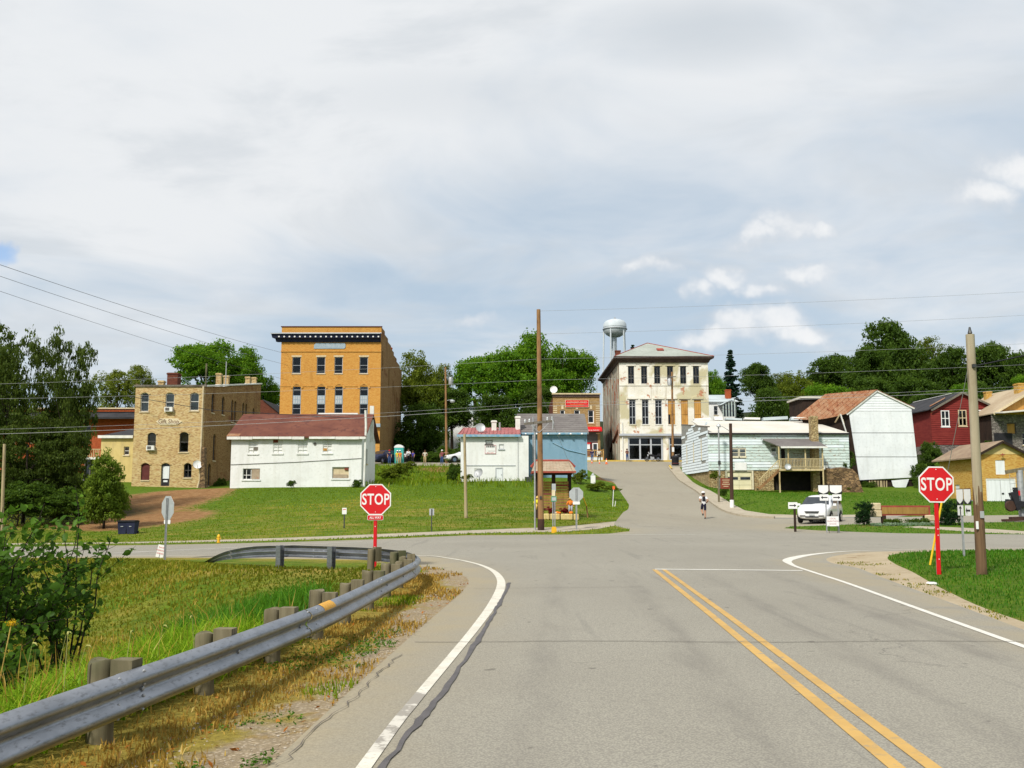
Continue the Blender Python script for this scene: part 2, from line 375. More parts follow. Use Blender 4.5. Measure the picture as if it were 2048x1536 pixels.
pm('hydrant_yellow', (.80, .45, .02), (.7, .36, .02), 4.0, .5)
pm('porta_teal', (.07, .46, .40), (.06, .40, .36), 2.0, .5)
pm('awning_red', (.66, .008, .014), (.55, .008, .012), 2.0, .7)
t = base('glass'); t.n.remove(t.p)
gl = t.node('ShaderNodeBsdfGlossy'); gl.inputs['Roughness'].default_value = .06; gl.inputs['Color'].default_value = (.9, .95, 1, 1)
tr = t.node('ShaderNodeBsdfTransparent'); tr.inputs[0].default_value = (.62, .66, .66, 1)
fr = t.node('ShaderNodeFresnel'); fr.inputs['IOR'].default_value = 1.5
mx = t.node('ShaderNodeMixShader'); t.put(mx.inputs[0], fr.outputs[0]); t.l.new(tr.outputs[0], mx.inputs[1]); t.l.new(gl.outputs[0], mx.inputs[2]); t.l.new(mx.outputs[0], t.out.inputs[0])
pm('car_glass', (.012, .018, .024), (.02, .028, .036), 3.0, .08, spec=.6)
t = pm('car_white', (.76, .77, .78), (.74, .75, .76), 1.0, .3, spec=.5); t.p.inputs['Coat Weight'].default_value = .6
pm('tyre', (.012, .012, .012), (.02, .02, .02), 6.0, .85)
pm('chrome', (.6, .6, .62), (.5, .5, .52), 4.0, .2, 1.0)
pm('lamp_lens', (.55, .57, .6), (.62, .63, .66), 4.0, .15, spec=.6)
pm('interior', (.018, .016, .014), (.03, .025, .02), 2.0, .95)
# --- timber
def wood(name, a, b, c, ringscale=1.0, rough=.9):
    t = base(name); g = t.scale(t.co.outputs['Object'], (9, 9, .7)); n = t.noise(g, 1.0 * ringscale, 6, .65, .4); n2 = t.noise(t.scale(t.co.outputs['Object'], (1, 1, .6)), .9, 5, .6)
    col = t.mix(t.ss(n, .3, .7), a, b); col = t.mix(t.ss(n2, .48, .68), col, c)
    ck = t.ss(t.noise(t.scale(t.co.outputs['Object'], (26, 26, .8)), 1.0, 3, .5), .66, .70); col = t.mix(t.m('MULTIPLY', ck, .8), col, (.02, .014, .01))
    t.put(t.p.inputs['Base Color'], col); t.p.inputs['Roughness'].default_value = rough; t.p.inputs['Specular IOR Level'].default_value = .2
    bump(t, n, .5, .012)
wood('post_wood', (.125, .105, .062), (.215, .185, .118), (.07, .078, .036))
wood('pole_brown', (.235, .125, .055), (.33, .19, .085), (.10, .055, .03))
wood('pole_pale', (.34, .27, .155), (.42, .345, .21), (.20, .14, .075))
wood('pole_grey', (.31, .265, .18), (.39, .34, .24), (.24, .19, .115))
wood('pole_stain', (.11, .066, .036), (.18, .11, .06), (.06, .036, .022))
wood('pole_dark', (.05, .028, .022), (.075, .04, .028), (.03, .018, .016))
wood('deck_wood', (.50, .40, .22), (.58, .48, .28), (.40, .30, .15))
wood('deck_orange', (.52, .30, .10), (.60, .38, .14), (.40, .22, .07))
wood('board_gold', (.27, .155, .042), (.36, .22, .065), (.16, .08, .026))
wood('timber_dark', (.028, .018, .014), (.045, .028, .02), (.02, .014, .012))
wood('plywood', (.46, .24, .06), (.56, .31, .09), (.36, .17, .04))
wood('timber_grey', (.14, .125, .10), (.20, .18, .15), (.09, .08, .065))
# --- house paints
pm('white_paint', (.78, .79, .775), (.72, .735, .72), .7, .8, c3=(.65, .66, .635), bmp=.1, wear=((.44, .41, .34), 1.3, .69), runs=((.56, .55, .49), .36))
pm('white_sheet', (.78, .81, .835), (.72, .755, .785), .6, .75, c3=(.66, .69, .71), wear=((.40, .38, .34), 1.1, .70), runs=((.55, .565, .565), .34))
pm('white_trim', (.78, .78, .75), (.66, .65, .6), 2.0, .75, wear=((.3, .26, .2), 3.0, .64))
pm('trim_grey', (.40, .43, .47), (.46, .48, .51), 2.0, .7)
pm('trim_dark', (.09, .085, .08), (.12, .11, .10), 2.0, .7)
pm('blue_paint', (.19, .32, .42), (.215, .35, .455), .5, .85, c3=(.165, .30, .41), runs=((.14, .25, .34), .5), wear=((.30, .38, .42), 1.6, .70))
pm('blue_trim', (.15, .33, .47), (.3, .42, .5), 3.0, .8)
pm('teal_board', (.56, .67, .64), (.47, .58, .55), 1.0, .85, stretch=(1, 1, 3), wear=((.34, .315, .26), 2.2, .54), c3=(.66, .72, .69))
pm('pale_board', (.72, .79, .82), (.63, .71, .75), 1.2, .85, stretch=(1, 1, 3), wear=((.30, .28, .25), 2.0, .66))
pm('grey_board', (.22, .225, .21), (.30, .30, .27), 1.2, .9, stretch=(1, 1, 3))
pm('red_board', (.165, .018, .016), (.21, .028, .022), .9, .85, stretch=(1, 1, 4), wear=((.10, .04, .03), 2.0, .66))
pm('cream_paint', (.66, .52, .22), (.58, .45, .18), 1.0, .85, runs=((.42, .33, .16), .5), wear=((.42, .32, .14), 2.0, .68))
pm('cream_door', (.72, .68, .47), (.66, .61, .40), 1.0, .7)
pm('window_cream', (.72, .67, .50), (.6, .54, .38), 2.0, .7)
pm('curtain', (.62, .66, .70), (.72, .75, .78), 2.0, .9, stretch=(8, 8, .3))
pm('blind_tan', (.30, .22, .10), (.36, .27, .13), 2.0, .9)
pm('door_white', (.74, .77, .79), (.66, .69, .70), 1.0, .7, stretch=(6, 6, .5), wear=((.33, .31, .28), 1.6, .68))
pm('maroon', (.085, .020, .018), (.12, .03, .026), 2.0, .8)
pm('navy', (.012, .016, .045), (.02, .026, .06), 2.0, .7)
pm('stone_trim', (.62, .52, .34), (.52, .42, .26), 3.0, .85)
pm('plaque_blue', (.33, .41, .47), (.28, .36, .42), 3.0, .7)
pm('tank_white', (.56, .61, .64), (.47, .52, .55), .3, .6, stretch=(1, 1, .3))
# --- roofs
pm('roof_rust', (.25, .095, .04), (.30, .165, .09), .7, .8, stretch=(3, .4, 1), c3=(.34, .235, .155), wear=((.16, .048, .02), 1.3, .56))
t = pm('roof_brown', (.125, .042, .028), (.175, .066, .042), .35, .9, bmp=.4, c3=(.085, .03, .026), wear=((.30, .10, .03), .12, .66))
pm('roof_red_metal', (.30, .065, .06), (.38, .115, .11), .8, .55, spec=.3, stretch=(2, .5, 1), c3=(.42, .19, .18))
pm('roof_grey', (.145, .13, .125), (.19, .175, .165), .5, .95, bmp=.4, c3=(.12, .11, .105))
pm('roof_green_grey', (.30, .33, .29), (.36, .39, .35), .4, .9, bmp=.3, c3=(.26, .28, .25))
pm('roof_tar', (.022, .022, .026), (.04, .04, .045), .6, .85, bmp=.3)
pm('roof_white', (.64, .615, .55), (.56, .53, .46), .4, .7, c3=(.58, .54, .46))
pm('roof_taupe', (.24, .165, .11), (.32, .24, .16), .4, .95, bmp=.4, c3=(.20, .14, .10))
pm('roof_tan', (.36, .28, .185), (.43, .35, .24), .4, .95, bmp=.4)
pm('roof_slate', (.40, .46, .48), (.47, .53, .55), .4, .85)
pm('kiosk_shake', (.33, .265, .185), (.40, .33, .24), 2.4, .9, bmp=.4, c3=(.40, .22, .15), wear=((.36, .16, .11), 1.4, .60))
pm('ridge_red', (.34, .07, .045), (.26, .05, .035), 2.0, .8)
# --- masonry
brick('brick_tan', [(.30, .13, .045), (.46, .29, .11), (.55, .39, .17), (.60, .47, .25)], (.56, .46, .26), stain=((.20, .13, .06), .55, .60), patch=((.48, .19, .07), .9, .62))
brick('brick_orange', [(.47, .19, .03), (.56, .275, .055), (.61, .33, .08)], (.52, .28, .08), stain=((.37, .165, .035), .5, .56), bmp=.25)
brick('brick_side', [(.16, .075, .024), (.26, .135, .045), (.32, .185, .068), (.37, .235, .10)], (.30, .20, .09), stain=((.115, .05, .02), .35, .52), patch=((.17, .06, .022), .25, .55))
brick('brick_shop', [(.22, .12, .045), (.34, .21, .08), (.41, .27, .12)], (.38, .27, .13), stain=((.13, .08, .04), .5, .6))
brick('brick_red', [(.30, .045, .014), (.40, .07, .02), (.46, .10, .03)], (.33, .11, .05), stain=((.16, .03, .012), .5, .6))
brick('brick_dark', [(.10, .028, .018), (.14, .04, .025), (.18, .055, .03)], (.14, .06, .04))
brick('brick_yellow', [(.42, .18, .03), (.52, .29, .06), (.57, .35, .085), (.60, .40, .12)], (.50, .33, .10), stain=((.36, .16, .04), .6, .6), patch=((.42, .15, .03), .7, .66))
def rubble(name, a, b, c, sc=2.6):
    t = base(name); uv = t.scale(t.co.outputs['UV'], (1, 1.7, 1)); wv = t.node('ShaderNodeVectorMath', operation='MULTIPLY_ADD'); t.put(wv.inputs[0], t.noise(uv, 2.0, 4, .6, 0, 1)); wv.inputs[1].default_value = (.5, .4, 0); t.put(wv.inputs[2], uv)
    v = t.node('ShaderNodeTexVoronoi'); t.put(v.inputs['Vector'], wv.outputs[0]); v.inputs['Scale'].default_value = sc; e = t.node('ShaderNodeTexVoronoi', feature='DISTANCE_TO_EDGE'); t.put(e.inputs['Vector'], wv.outputs[0]); e.inputs['Scale'].default_value = sc
    col = t.mix(t.sep(v.outputs['Color'])[0], a, b); col = t.mix(t.ss(t.noise(uv, 4, 6, .65), .5, .7), col, c); col = t.mix(t.m('SUBTRACT', 1.0, t.ss(e.outputs[0], .0, .07)), col, tuple(x * .45 for x in a)); t.put(t.p.inputs['Base Color'], col); t.p.inputs['Roughness'].default_value = .95; bump(t, t.ss(e.outputs[0], 0, .12), .8, .05)
rubble('stone_tan', (.30, .20, .085), (.50, .40, .21), (.36, .27, .13), 3.2); rubble('stone_brown', (.10, .06, .03), (.30, .19, .09), (.19, .13, .07)); rubble('stone_grey', (.14, .12, .11), (.27, .24, .215), (.19, .17, .16))
# peeling stucco of the tall white building: plaster, bare brick where it has come off, olive patches
t = base('stucco'); uv = t.co.outputs['UV']
pl = t.mix(t.ss(t.noise(uv, .55, 6, .6), .35, .65), (.70, .67, .57), (.78, .76, .69)); pl = t.mix(t.ss(t.noise(uv, 3.5, 6, .65), .55, .75), pl, (.62, .50, .30))
runs = t.ss(t.noise(t.scale(uv, (1.6, .12, 1)), 1.2, 6, .6), .56, .74); pl = t.mix(t.m('MULTIPLY', runs, .7), pl, (.40, .34, .24))
olive = t.ss(t.noise(t.scale(uv, (1, .8, 1)), .20, 4, .55, .3), .50, .56); pl = t.mix(t.m('MULTIPLY', olive, .75), pl, (.44, .39, .20))
bk = t.mix(t.ss(t.noise(uv, 5, 5, .6), .4, .6), (.42, .16, .085), (.50, .27, .17))
off = t.ss(t.m('ADD', t.noise(uv, .62, 8, .68), t.m('MULTIPLY', t.node('ShaderNodeAttribute', attribute_name='decay').outputs['Fac'], .0)), .585, .615)
t.put(t.p.inputs['Base Color'], t.mix(off, pl, bk)); t.p.inputs['Roughness'].default_value = .9; t.p.inputs['Specular IOR Level'].default_value = .2
bump(t, t.m('SUBTRACT', t.noise(uv, 6, 5), off), .5, .03)
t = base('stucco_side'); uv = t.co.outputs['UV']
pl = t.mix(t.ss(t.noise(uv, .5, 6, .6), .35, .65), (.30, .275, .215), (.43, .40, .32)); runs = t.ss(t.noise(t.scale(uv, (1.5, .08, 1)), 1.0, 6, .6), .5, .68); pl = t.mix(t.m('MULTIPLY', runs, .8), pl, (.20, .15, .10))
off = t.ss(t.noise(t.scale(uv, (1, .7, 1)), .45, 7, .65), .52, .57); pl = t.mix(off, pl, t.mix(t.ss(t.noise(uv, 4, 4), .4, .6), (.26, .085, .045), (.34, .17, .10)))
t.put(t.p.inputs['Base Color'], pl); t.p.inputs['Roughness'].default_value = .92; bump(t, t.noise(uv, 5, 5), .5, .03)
pm('cornice_old', (.04, .027, .024), (.075, .05, .04), 2.0, .85, c3=(.16, .11, .085))
# --- foliage
def leafy(name, dark, mid, light, accent=None, trans=.38):
    t = base(name); t.n.remove(t.p)
    f = t.node('ShaderNodeAttribute', attribute_name='tint').outputs['Fac']
    r = t.node('ShaderNodeValToRGB'); t.put(r.inputs[0], f); e = r.color_ramp.elements
    e[0].position = .0; e[0].color = (*dark, 1); e[1].position = .55; e[1].color = (*mid, 1); q = e.new(.85); q.color = (*light, 1)
    if accent: q = e.new(.97); q.color = (*accent, 1)
    d = t.node('ShaderNodeBsdfDiffuse'); t.l.new(r.outputs[0], d.inputs[0])
    tl = t.node('ShaderNodeBsdfTranslucent'); t.put(tl.inputs[0], t.mix(.5, r.outputs[0], (light[0] * 1.2, light[1] * 1.25, light[2])))
    g_ = t.node('ShaderNodeBsdfGlossy'); g_.inputs['Roughness'].default_value = .45; g_.inputs[0].default_value = (.8, .9, .8, 1)
    m1 = t.node('ShaderNodeMixShader'); m1.inputs[0].default_value = trans; t.l.new(d.outputs[0], m1.inputs[1]); t.l.new(tl.outputs[0], m1.inputs[2])
    m2 = t.node('ShaderNodeMixShader'); m2.inputs[0].default_value = .006; t.l.new(m1.outputs[0], m2.inputs[1]); t.l.new(g_.outputs[0], m2.inputs[2]); t.l.new(m2.outputs[0], t.out.inputs[0])
leafy('leaf_maple', (.035, .10, .008), (.10, .22, .012), (.22, .36, .022), (.34, .40, .03), .42)
leafy('leaf_dark', (.024, .05, .009), (.062, .115, .014), (.12, .19, .022), (.18, .22, .03), .42)
leafy('leaf_locust', (.028, .05, .010), (.07, .105, .016), (.13, .17, .03), (.20, .19, .045), .4)
leafy('leaf_yellow', (0.075, 0.106, 0.015), (0.163, 0.206, 0.025), (0.288, 0.312, 0.044), (0.425, 0.338, 0.050))
leafy('leaf_young', (.06, .10, .012), (.13, .20, .02), (.24, .30, .035), (.34, .33, .04))
leafy('leaf_olive', (.05, .08, .010), (.125, .17, .016), (.23, .26, .026), (.30, .25, .03), .42)
leafy('leaf_conifer', (0.010, 0.026, 0.016), (0.019, 0.048, 0.026), (0.035, 0.080, 0.035))
leafy('leaf_box', (0.009, 0.024, 0.009), (0.018, 0.048, 0.015), (0.039, 0.090, 0.024))
leafy('leaf_shrub', (.018, .045, .008), (.06, .13, .015), (.15, .28, .026), (.25, .36, .035), .34)
leafy('leaf_silver', (.10, .17, .09), (.20, .30, .18), (.38, .46, .34))
leafy('blade', (.085, .145, .006), (.15, .235, .010), (.26, .31, .018), (.44, .33, .05), .38)
leafy('blade_lush', (.03, .105, .008), (.065, .185, .012), (.14, .30, .018), (.28, .38, .03), .36)
leafy('blade_dry', (.20, .11, .022), (.37, .225, .042), (.52, .36, .085), (.60, .46, .16), .32)
leafy('blade_field', (.08, .105, .008), (.165, .19, .014), (.28, .25, .026), (.42, .30, .06), .38)
leafy('weed_bright', (.07, .16, .008), (.17, .31, .012), (.30, .44, .025), (.46, .44, .06), .4)
leafy('clover', (.03, .085, .008), (.06, .15, .012), (.12, .24, .02), (.2, .3, .03), .3)
leafy('litter', (.16, .055, .012), (.34, .12, .02), (.48, .22, .06), (.50, .33, .14), .1)
leafy('mum_red', (.10, .008, .012), (.18, .014, .02), (.26, .03, .03))
leafy('goldenrod', (.40, .24, .01), (.62, .38, .015), (.75, .50, .03))
pm('bark', (.05, .035, .022), (.085, .06, .038), 3.0, .95, stretch=(3, 3, .5), bmp=.6)
pm('bark_dark', (.018, .014, .010), (.035, .026, .018), 3.0, .95, stretch=(3, 3, .5))
pm('foxtail', (.30, .34, .09), (.38, .36, .12), 5.0, .95)
pm('pebble', (.40, .34, .25), (.26, .20, .13), 3.0, .9, c3=(.5, .45, .38))
pm('hay', (.52, .40, .17), (.60, .48, .22), 6.0, .95, c3=(.40, .29, .10), bmp=.6)
pm('pumpkin', (.72, .17, .01), (.78, .24, .015), 2.0, .5)
pm('straw', (.62, .42, .10), (.7, .5, .16), 8.0, .9)
# --- people
for nm, c in dict(skin=(.42, .24, .16), shirt_white=(.72, .72, .74), shirt_grey=(.40, .42, .46), shirt_blue=(.055, .045, .30), shirt_navy=(.022, .018, .075), shirt_red=(.22, .06, .07), shirt_maroon=(.10, .014, .018), shirt_hivis=(.72, .62, .03), shirt_orange=(.74, .22, .03), shirt_pale=(.55, .52, .42), jeans=(.045, .09, .22), trousers_dark=(.016, .014, .018), shorts_navy=(.012, .012, .035), trousers_tan=(.50, .38, .20), hair_brown=(.06, .03, .015), hair_grey=(.5, .48, .45), shoe=(.015, .012, .012), cap_white=(.8, .8, .8), cap_red=(.55, .02, .03), shirt_pink=(.48, .20, .20)).items():
    pm(nm, c, tuple(x * .8 for x in c), 6.0, .85)
# ------------------------------------------------------------------ terrain: a smooth surface through surveyed heights
_ctl = []
def C(u, v, Y): p = at(u, v, Y); _ctl.append((p.x, p.y, p.z))
for a in [(255, 1074, 56), (100, 1068, 56), (8, 1062, 58), (-300, 1062, 60), (460, 975, 85), (745, 973, 85), (600, 974, 85), (262, 972, 95), (411, 978, 94), (340, 1020, 72), (600, 1030, 62), (800, 1030, 60),
          (920, 963, 90), (1055, 962, 90), (1172, 953, 92), (930, 1036, 58), (1075, 1037, 58), (1145, 1037, 58), (1200, 1015, 66), (1000, 1000, 72), (700, 1000, 73),
          (770, 926, 130), (850, 926, 131), (895, 926, 132), (870, 945, 114), (800, 945, 112), (800, 965, 100), (600, 925, 136), (400, 925, 140),
          (1500, 981, 100), (1420, 981, 100), (1600, 978, 102), (1700, 968, 104), (1760, 976, 105), (1830, 976, 105), (1650, 1000, 84), (1870, 1001, 86), (2048, 1003, 84), (2300, 1000, 84),
          (1850, 908, 118), (1990, 903, 118), (1700, 930, 130), (1700, 1034, 68), (2048, 1029, 67), (2300, 1029, 66), (1560, 1036, 68), (1800, 1018, 74), (2200, 900, 125)]: C(*a)
for Y, z in [(54, .05), (60, .10), (68, .24), (76, 1.0), (82, 1.6), (90, 2.4), (100, 3.4), (115, 4.9), (126, 6.1), (133, 6.8), (138, 6.95)]:
    xc = 12.5 + max(0, Y - 70) * .045; _ctl.append((xc, Y, z)); _ctl.append((xc + 5, Y, z))
    if Y > 76: _ctl.append((xc - 3.2, Y, z))
_ctl += [(0, 50, .15), (-12, 50, -.2), (-26, 50, -.5), (-60, 50, -.8), (15, 52, .05), (28, 52, .1), (45, 52, .1), (80, 52, .1), (28, 59, .27), (45, 59, .3), (20, 59, .2),
         (-60, 138, 6.6), (-30, 150, 7), (0, 150, 7.2), (40, 140, 7.4), (70, 140, 9), (-110, 140, 5), (110, 140, 12), (0, 185, 9), (-60, 190, 9), (60, 190, 14), (120, 190, 19), (-140, 200, 9),
         (0, 260, 18), (90, 260, 26), (-100, 260, 14), (0, 340, 27), (120, 340, 34), (-150, 340, 20), (200, 230, 28), (220, 120, 12), (220, 60, 1), (-220, 60, -1), (-220, 140, 4), (-260, 260, 14), (-100, 60, -.9), (-100, 90, 2)]
_P = np.array(_ctl)
def _U(r2): return np.where(r2 > 1e-9, r2 * np.log(np.maximum(r2, 1e-9)), 0.0)
_n = len(_P); _K = _U(((_P[:, None, :2] - _P[None, :, :2]) ** 2).sum(-1)) + np.eye(_n) * 30.0
_Q = np.c_[np.ones(_n), _P[:, :2]]
_sol = np.linalg.solve(np.block([[_K, _Q], [_Q.T, np.zeros((3, 3))]]), np.r_[_P[:, 2], np.zeros(3)])
def smooth(x, a, b): t_ = np.clip((x - a) / (b - a), 0, 1); return t_ * t_ * (3 - 2 * t_)
def pdist(x, y, path):
    best = np.full(np.shape(x), 1e9)
    for (x0, y0), (x1, y1) in zip(path[:-1], path[1:]):
        dx_, dy_ = x1 - x0, y1 - y0; tt = np.clip(((x - x0) * dx_ + (y - y0) * dy_) / (dx_ * dx_ + dy_ * dy_), 0, 1)
        best = np.minimum(best, np.hypot(x - x0 - tt * dx_, y - y0 - tt * dy_))
    return best
def inpoly(x, y, poly):
    c = np.zeros(np.shape(x), dtype=bool); n = len(poly)
    for i in range(n):
        x0, y0 = poly[i]; x1, y1 = poly[(i + 1) % n]
        if y0 == y1: continue
        k_ = ((y0 > y) != (y1 > y)) & (x < (x1 - x0) * (y - y0) / (y1 - y0) + x0); c ^= k_
    return c
RAIL = [(-3.55, -2.0), (-3.10, 2.0), (-2.74, 5.5), (-2.42, 8.0), (-2.12, 11.0), (-1.98, 14.0), (-1.86, 17.0), (-1.84, 18.6), (-1.96, 20.2), (-2.30, 21.7), (-2.85, 22.9), (-3.6, 23.8), (-4.5, 24.4), (-5.5, 24.95), (-6.6, 25.7), (-7.8, 27.0), (-9.3, 29.6)]
FIELD = [(-3.9, -12)] + [(x - .35, y - (.1 if y > 20 else 0)) for x, y in RAIL] + [(-12.6, 32.4), (-20, 34.6), (-60, 36), (-60, -12)]
def hgt(x, y):
    x = np.asarray(x, float); y = np.asarray(y, float); sh = x.shape; x = x.ravel(); y = y.ravel()
    xx = np.clip(x, -260, 260); yy = np.clip(y, 40, 340)
    r2 = (xx[:, None] - _P[None, :, 0]) ** 2 + (yy[:, None] - _P[None, :, 1]) ** 2
    far = _U(r2) @ _sol[:_n] + _sol[_n] + _sol[_n + 1] * xx + _sol[_n + 2] * yy
    near = -0.58 * (1 - np.exp(-np.maximum(0, -x - 2.2) / 12.0)) * smooth(y, 18, 32)
    # field behind the guardrail falls into a ditch
    d = pdist(x, y, FIELD); ins = inpoly(x, y, FIELD)
    near = near - np.where(ins, 1.25 * smooth(d, .25, 5.5) + .10 * np.sin(x * .9) * np.cos(y * .7) * smooth(d, 1, 4), 0)
    near = near - .07 * np.where(~ins & (x < 0) & (y < 26), smooth(-x, 1.2, 2.0), 0)
    near = near + .10 * smooth(x, 7.5, 11) * smooth(33 - y, 0, 6)
    z = near + (far - near) * smooth(y, 45.5, 53.5)
    # under the house platforms / level
    return z.reshape(sh)
def H(x, y): return float(hgt(np.array([x]), np.array([y]))[0])
def G(u, v, Y):                       # a point on the ground at distance Y below picture position u
    p = at(u, v, Y); return Vector((p.x, Y, H(p.x, Y)))

# ------------------------------------------------------------------ surfaces laid out in plan
def spl(pts, n=6):
    """Catmull-Rom through the points"""
    out = []; P_ = [Vector((*p, 0)) for p in pts]
    for i in range(len(P_) - 1):
        a, b, c, d = P_[max(i - 1, 0)], P_[i], P_[i + 1], P_[min(i + 2, len(P_) - 1)]
        for k_ in range(n):
            t_ = k_ / n; q = .5 * ((2 * b) + (c - a) * t_ + (2 * a - 5 * b + 4 * c - d) * t_ ** 2 + (3 * b - a - 3 * c + d) * t_ ** 3); out.append((q.x, q.y))
    out.append(tuple(pts[-1])); return out
L_EDGE = spl([(-2.15, -14), (-1.75, 0), (-1.50, 6.1), (-1.14, 12.8), (-.86, 18.0), (-.95, 20.6), (-1.55, 23.2), (-2.7, 26.0), (-4.6, 28.2), (-8.2, 31.2), (-13, 33.6), (-24, 35.6), (-60, 37)], 5) + [(-160, 38)]
R_EDGE = spl([(3.6, -14), (5.2, 3), (6.0, 10), (6.95, 16), (7.75, 21), (8.15, 23.4), (8.15, 25.3), (8.8, 27.4), (10.6, 29.4), (13.4, 31.0), (18, 32.3), (30, 33.2), (60, 33.6)], 5) + [(200, 34)]
R_GRASS = spl([(4.2, -14), (5.6, 3), (6.75, 13.1), (7.7, 17.6), (8.75, 21.6), (9.35, 24.2), (10.1, 26.6), (11.4, 28.6), (13.6, 30.4), (18, 31.75), (30, 32.7), (60, 33.2)], 5) + [(200, 33.6)]
FAR_L = [(-160, 43.5), (-60, 43.6), (-24, 44.0), (-10, 44.5), (-2, 45.0), (2.6, 45.9), (4.6, 47.3), (5.9, 49.6), (6.1, 51.2)]      # far edge of the crossroad, left of the side street
STREET_L = spl([(6.1, 51.2), (5.6, 53.5), (6.0, 57.0), (7.0, 63), (8.5, 72), (9.2, 78), (9.6, 86), (9.75, 96), (9.6, 106), (9.2, 116), (8.4, 121.5), (6.0, 123.5)], 4)
STREET_R = spl([(19.3, 121.5), (18.7, 115), (17.6, 101), (16.7, 88), (16.0, 78.5), (15.9, 73), (17.0, 69.5), (20, 67.6), (26, 66.6)], 4)
asphalt_poly = (L_EDGE[::-1] + [(-2.15, -14)][:0] + R_EDGE + [(200, 45.5), (60, 45.6), (40, 45.7), (24, 46.3), (19.0, 48.2), (16.0, 51.5), (15.0, 54.5), (16.2, 57.2), (19.5, 58.4), (26, 59.0), (60, 59.5), (120, 59.5), (120, 66), (60, 66.2)]
                + STREET_R[::-1] + [(22, 122.6), (40, 123), (90, 124), (90, 136.6), (-40, 136.6), (-40, 124.5)] + STREET_L[::-1] + FAR_L[::-1])
apron_poly = R_EDGE + R_GRASS[::-1]
SW = [(-24, 46.4), (-10, 46.9), (-2, 47.7), (2.5, 49.0), (4.4, 51.0), (5.6, 53.5)]
walk_poly = [(-90, 45.6)] + SW + [(6.0, 57.0), (3.8, 53.4), (2.0, 51.6), (-2, 50.0), (-10, 49.1), (-24, 48.4), (-90, 47.4)]
walk2_poly = STREET_R + [(28, 68.6), (21, 69.6), (18.6, 71.2), (17.5, 74), (17.6, 79), (18.2, 88), (19.0, 101), (20.0, 115), (20.8, 121.5)]
path_poly = [(24.5, 46.3), (21.6, 54.5), (22.8, 55.4), (25.4, 52.0), (27.8, 46.2)]
town_walk = [(-40, 136.6), (90, 136.6), (90, 139.2), (-40, 139.2)]
REG = [('walkway', 'concrete', path_poly), ('kerb_apron', 'concrete_tan', apron_poly), ('road', 'asphalt', asphalt_poly), ('pavement', 'concrete', walk2_poly), ('sidewalk', 'concrete', walk_poly), ('town_pavement', 'concrete', town_walk)]
def dens_poly(p, step):
    out = []
    for (x0, y0), (x1, y1) in zip(p, p[1:] + p[:1]):
        k_ = max(1, int(math.hypot(x1 - x0, y1 - y0) / (step * max(1, min(abs(y0), abs(y1)) / 30)))); out += [(x0 + (x1 - x0) * i / k_, y0 + (y1 - y0) * i / k_) for i in range(k_)]
    return out
pts = []; edges = []
for _, _, pl_ in REG:
    pl_ = dens_poly(pl_, 1.0); b = len(pts); pts += pl_; edges += [(b + i, b + (i + 1) % len(pl_)) for i in range(len(pl_))]
rng = np.random.default_rng(5)
y = -16.0
while y < 440:
    st = .8 if y < 40 else 1.3 if y < 70 else 2.4 if y < 145 else 7.0 if y < 220 else 14.0
    hw = min(30 + .85 * max(y, 0), 330); xs = np.arange(-hw, hw, st) + rng.uniform(-.2, .2) * st
    pts += [(float(a), float(y + rng.uniform(-.12, .12) * st)) for a in xs]; y += st
for gx in np.arange(-4200, 4201, 600):
    for gy in np.arange(-1500, 6001, 600):
        if not (-420 < gx < 420 and -20 < gy < 450): pts.append((float(gx), float(gy)))
for q in [(-400, -40), (400, -40), (-420, 200), (420, 200), (-420, 460), (420, 460), (-60, -40), (60, -40), (0, 520), (-100, -25), (100, -25)]: pts.append(q)
cv, _, cf, *_ = delaunay_2d_cdt([Vector(p) for p in pts], edges, [], 0, 1e-4)
V2 = np.array([(v.x, v.y) for v in cv]); F3 = np.array([f for f in cf if len(f) == 3])
cen = V2[F3].mean(1)
zz = hgt(V2[:, 0], V2[:, 1])
owner = np.full(len(F3), len(REG))
for i in range(len(REG) - 1, -1, -1): owner[inpoly(cen[:, 0], cen[:, 1], REG[i][2])] = i
WL = [(-.88, 5.9)]
def gauss(d, s): return np.exp(-(d / s) ** 2)
EDGE_LINE_L = spl([(-1.22, -2)] + [tuple(atz(*q).xy) for q in ((728, 1536), (830, 1402), (900, 1318), (950, 1257), (985, 1209), (1001, 1177), (1000, 1157), (983, 1140), (950, 1127), (900, 1117), (836, 1110))] + [(-5.4, 31.0), (-12.0, 34.4), (-24, 36.4)], 6)
EDGE_LINE_R = spl([(4.2, -2), (5.05, 5), (5.62, 11), (6.1, 15.6), (6.5, 19.4), (6.72, 22.2), (6.95, 24.6), (7.5, 26.8), (8.9, 29.0), (11.6, 31.2), (15, 32.6), (22, 33.6), (45, 34.4)], 6)
X, Y_ = V2[:, 0], V2[:, 1]
dL = pdist(X, Y_, EDGE_LINE_L); dR = pdist(X, Y_, EDGE_LINE_R); dEL = pdist(X, Y_, L_EDGE[:-1]); dER = pdist(X, Y_, R_EDGE[:-1])
dust = np.maximum(np.where(inpoly(X, Y_, EDGE_LINE_L + L_EDGE[:-1][::-1]), .75 * smooth(dL, .0, .35) + .25, .25 * gauss(dL, .5)), .55 * gauss(dEL, .8))
dust = np.maximum(dust, np.where(inpoly(X, Y_, EDGE_LINE_R + R_EDGE[:-1][::-1]), .75, .12 * gauss(dR, .5)))
dust = np.maximum(dust, .55 * gauss(pdist(X, Y_, FAR_L), 1.2)); dust = np.maximum(dust, .35 * smooth(Y_, 46, 60)); dust = np.maximum(dust, .75 * gauss(pdist(X, Y_, [(16, 52), (15, 55), (17, 60)]), 3.0))
drail = pdist(X, Y_, RAIL)
gravel = np.clip(.70 * smooth(1.3 - dEL, 0, 1.1) * (Y_ < 27) * (X < 3), 0, 1)
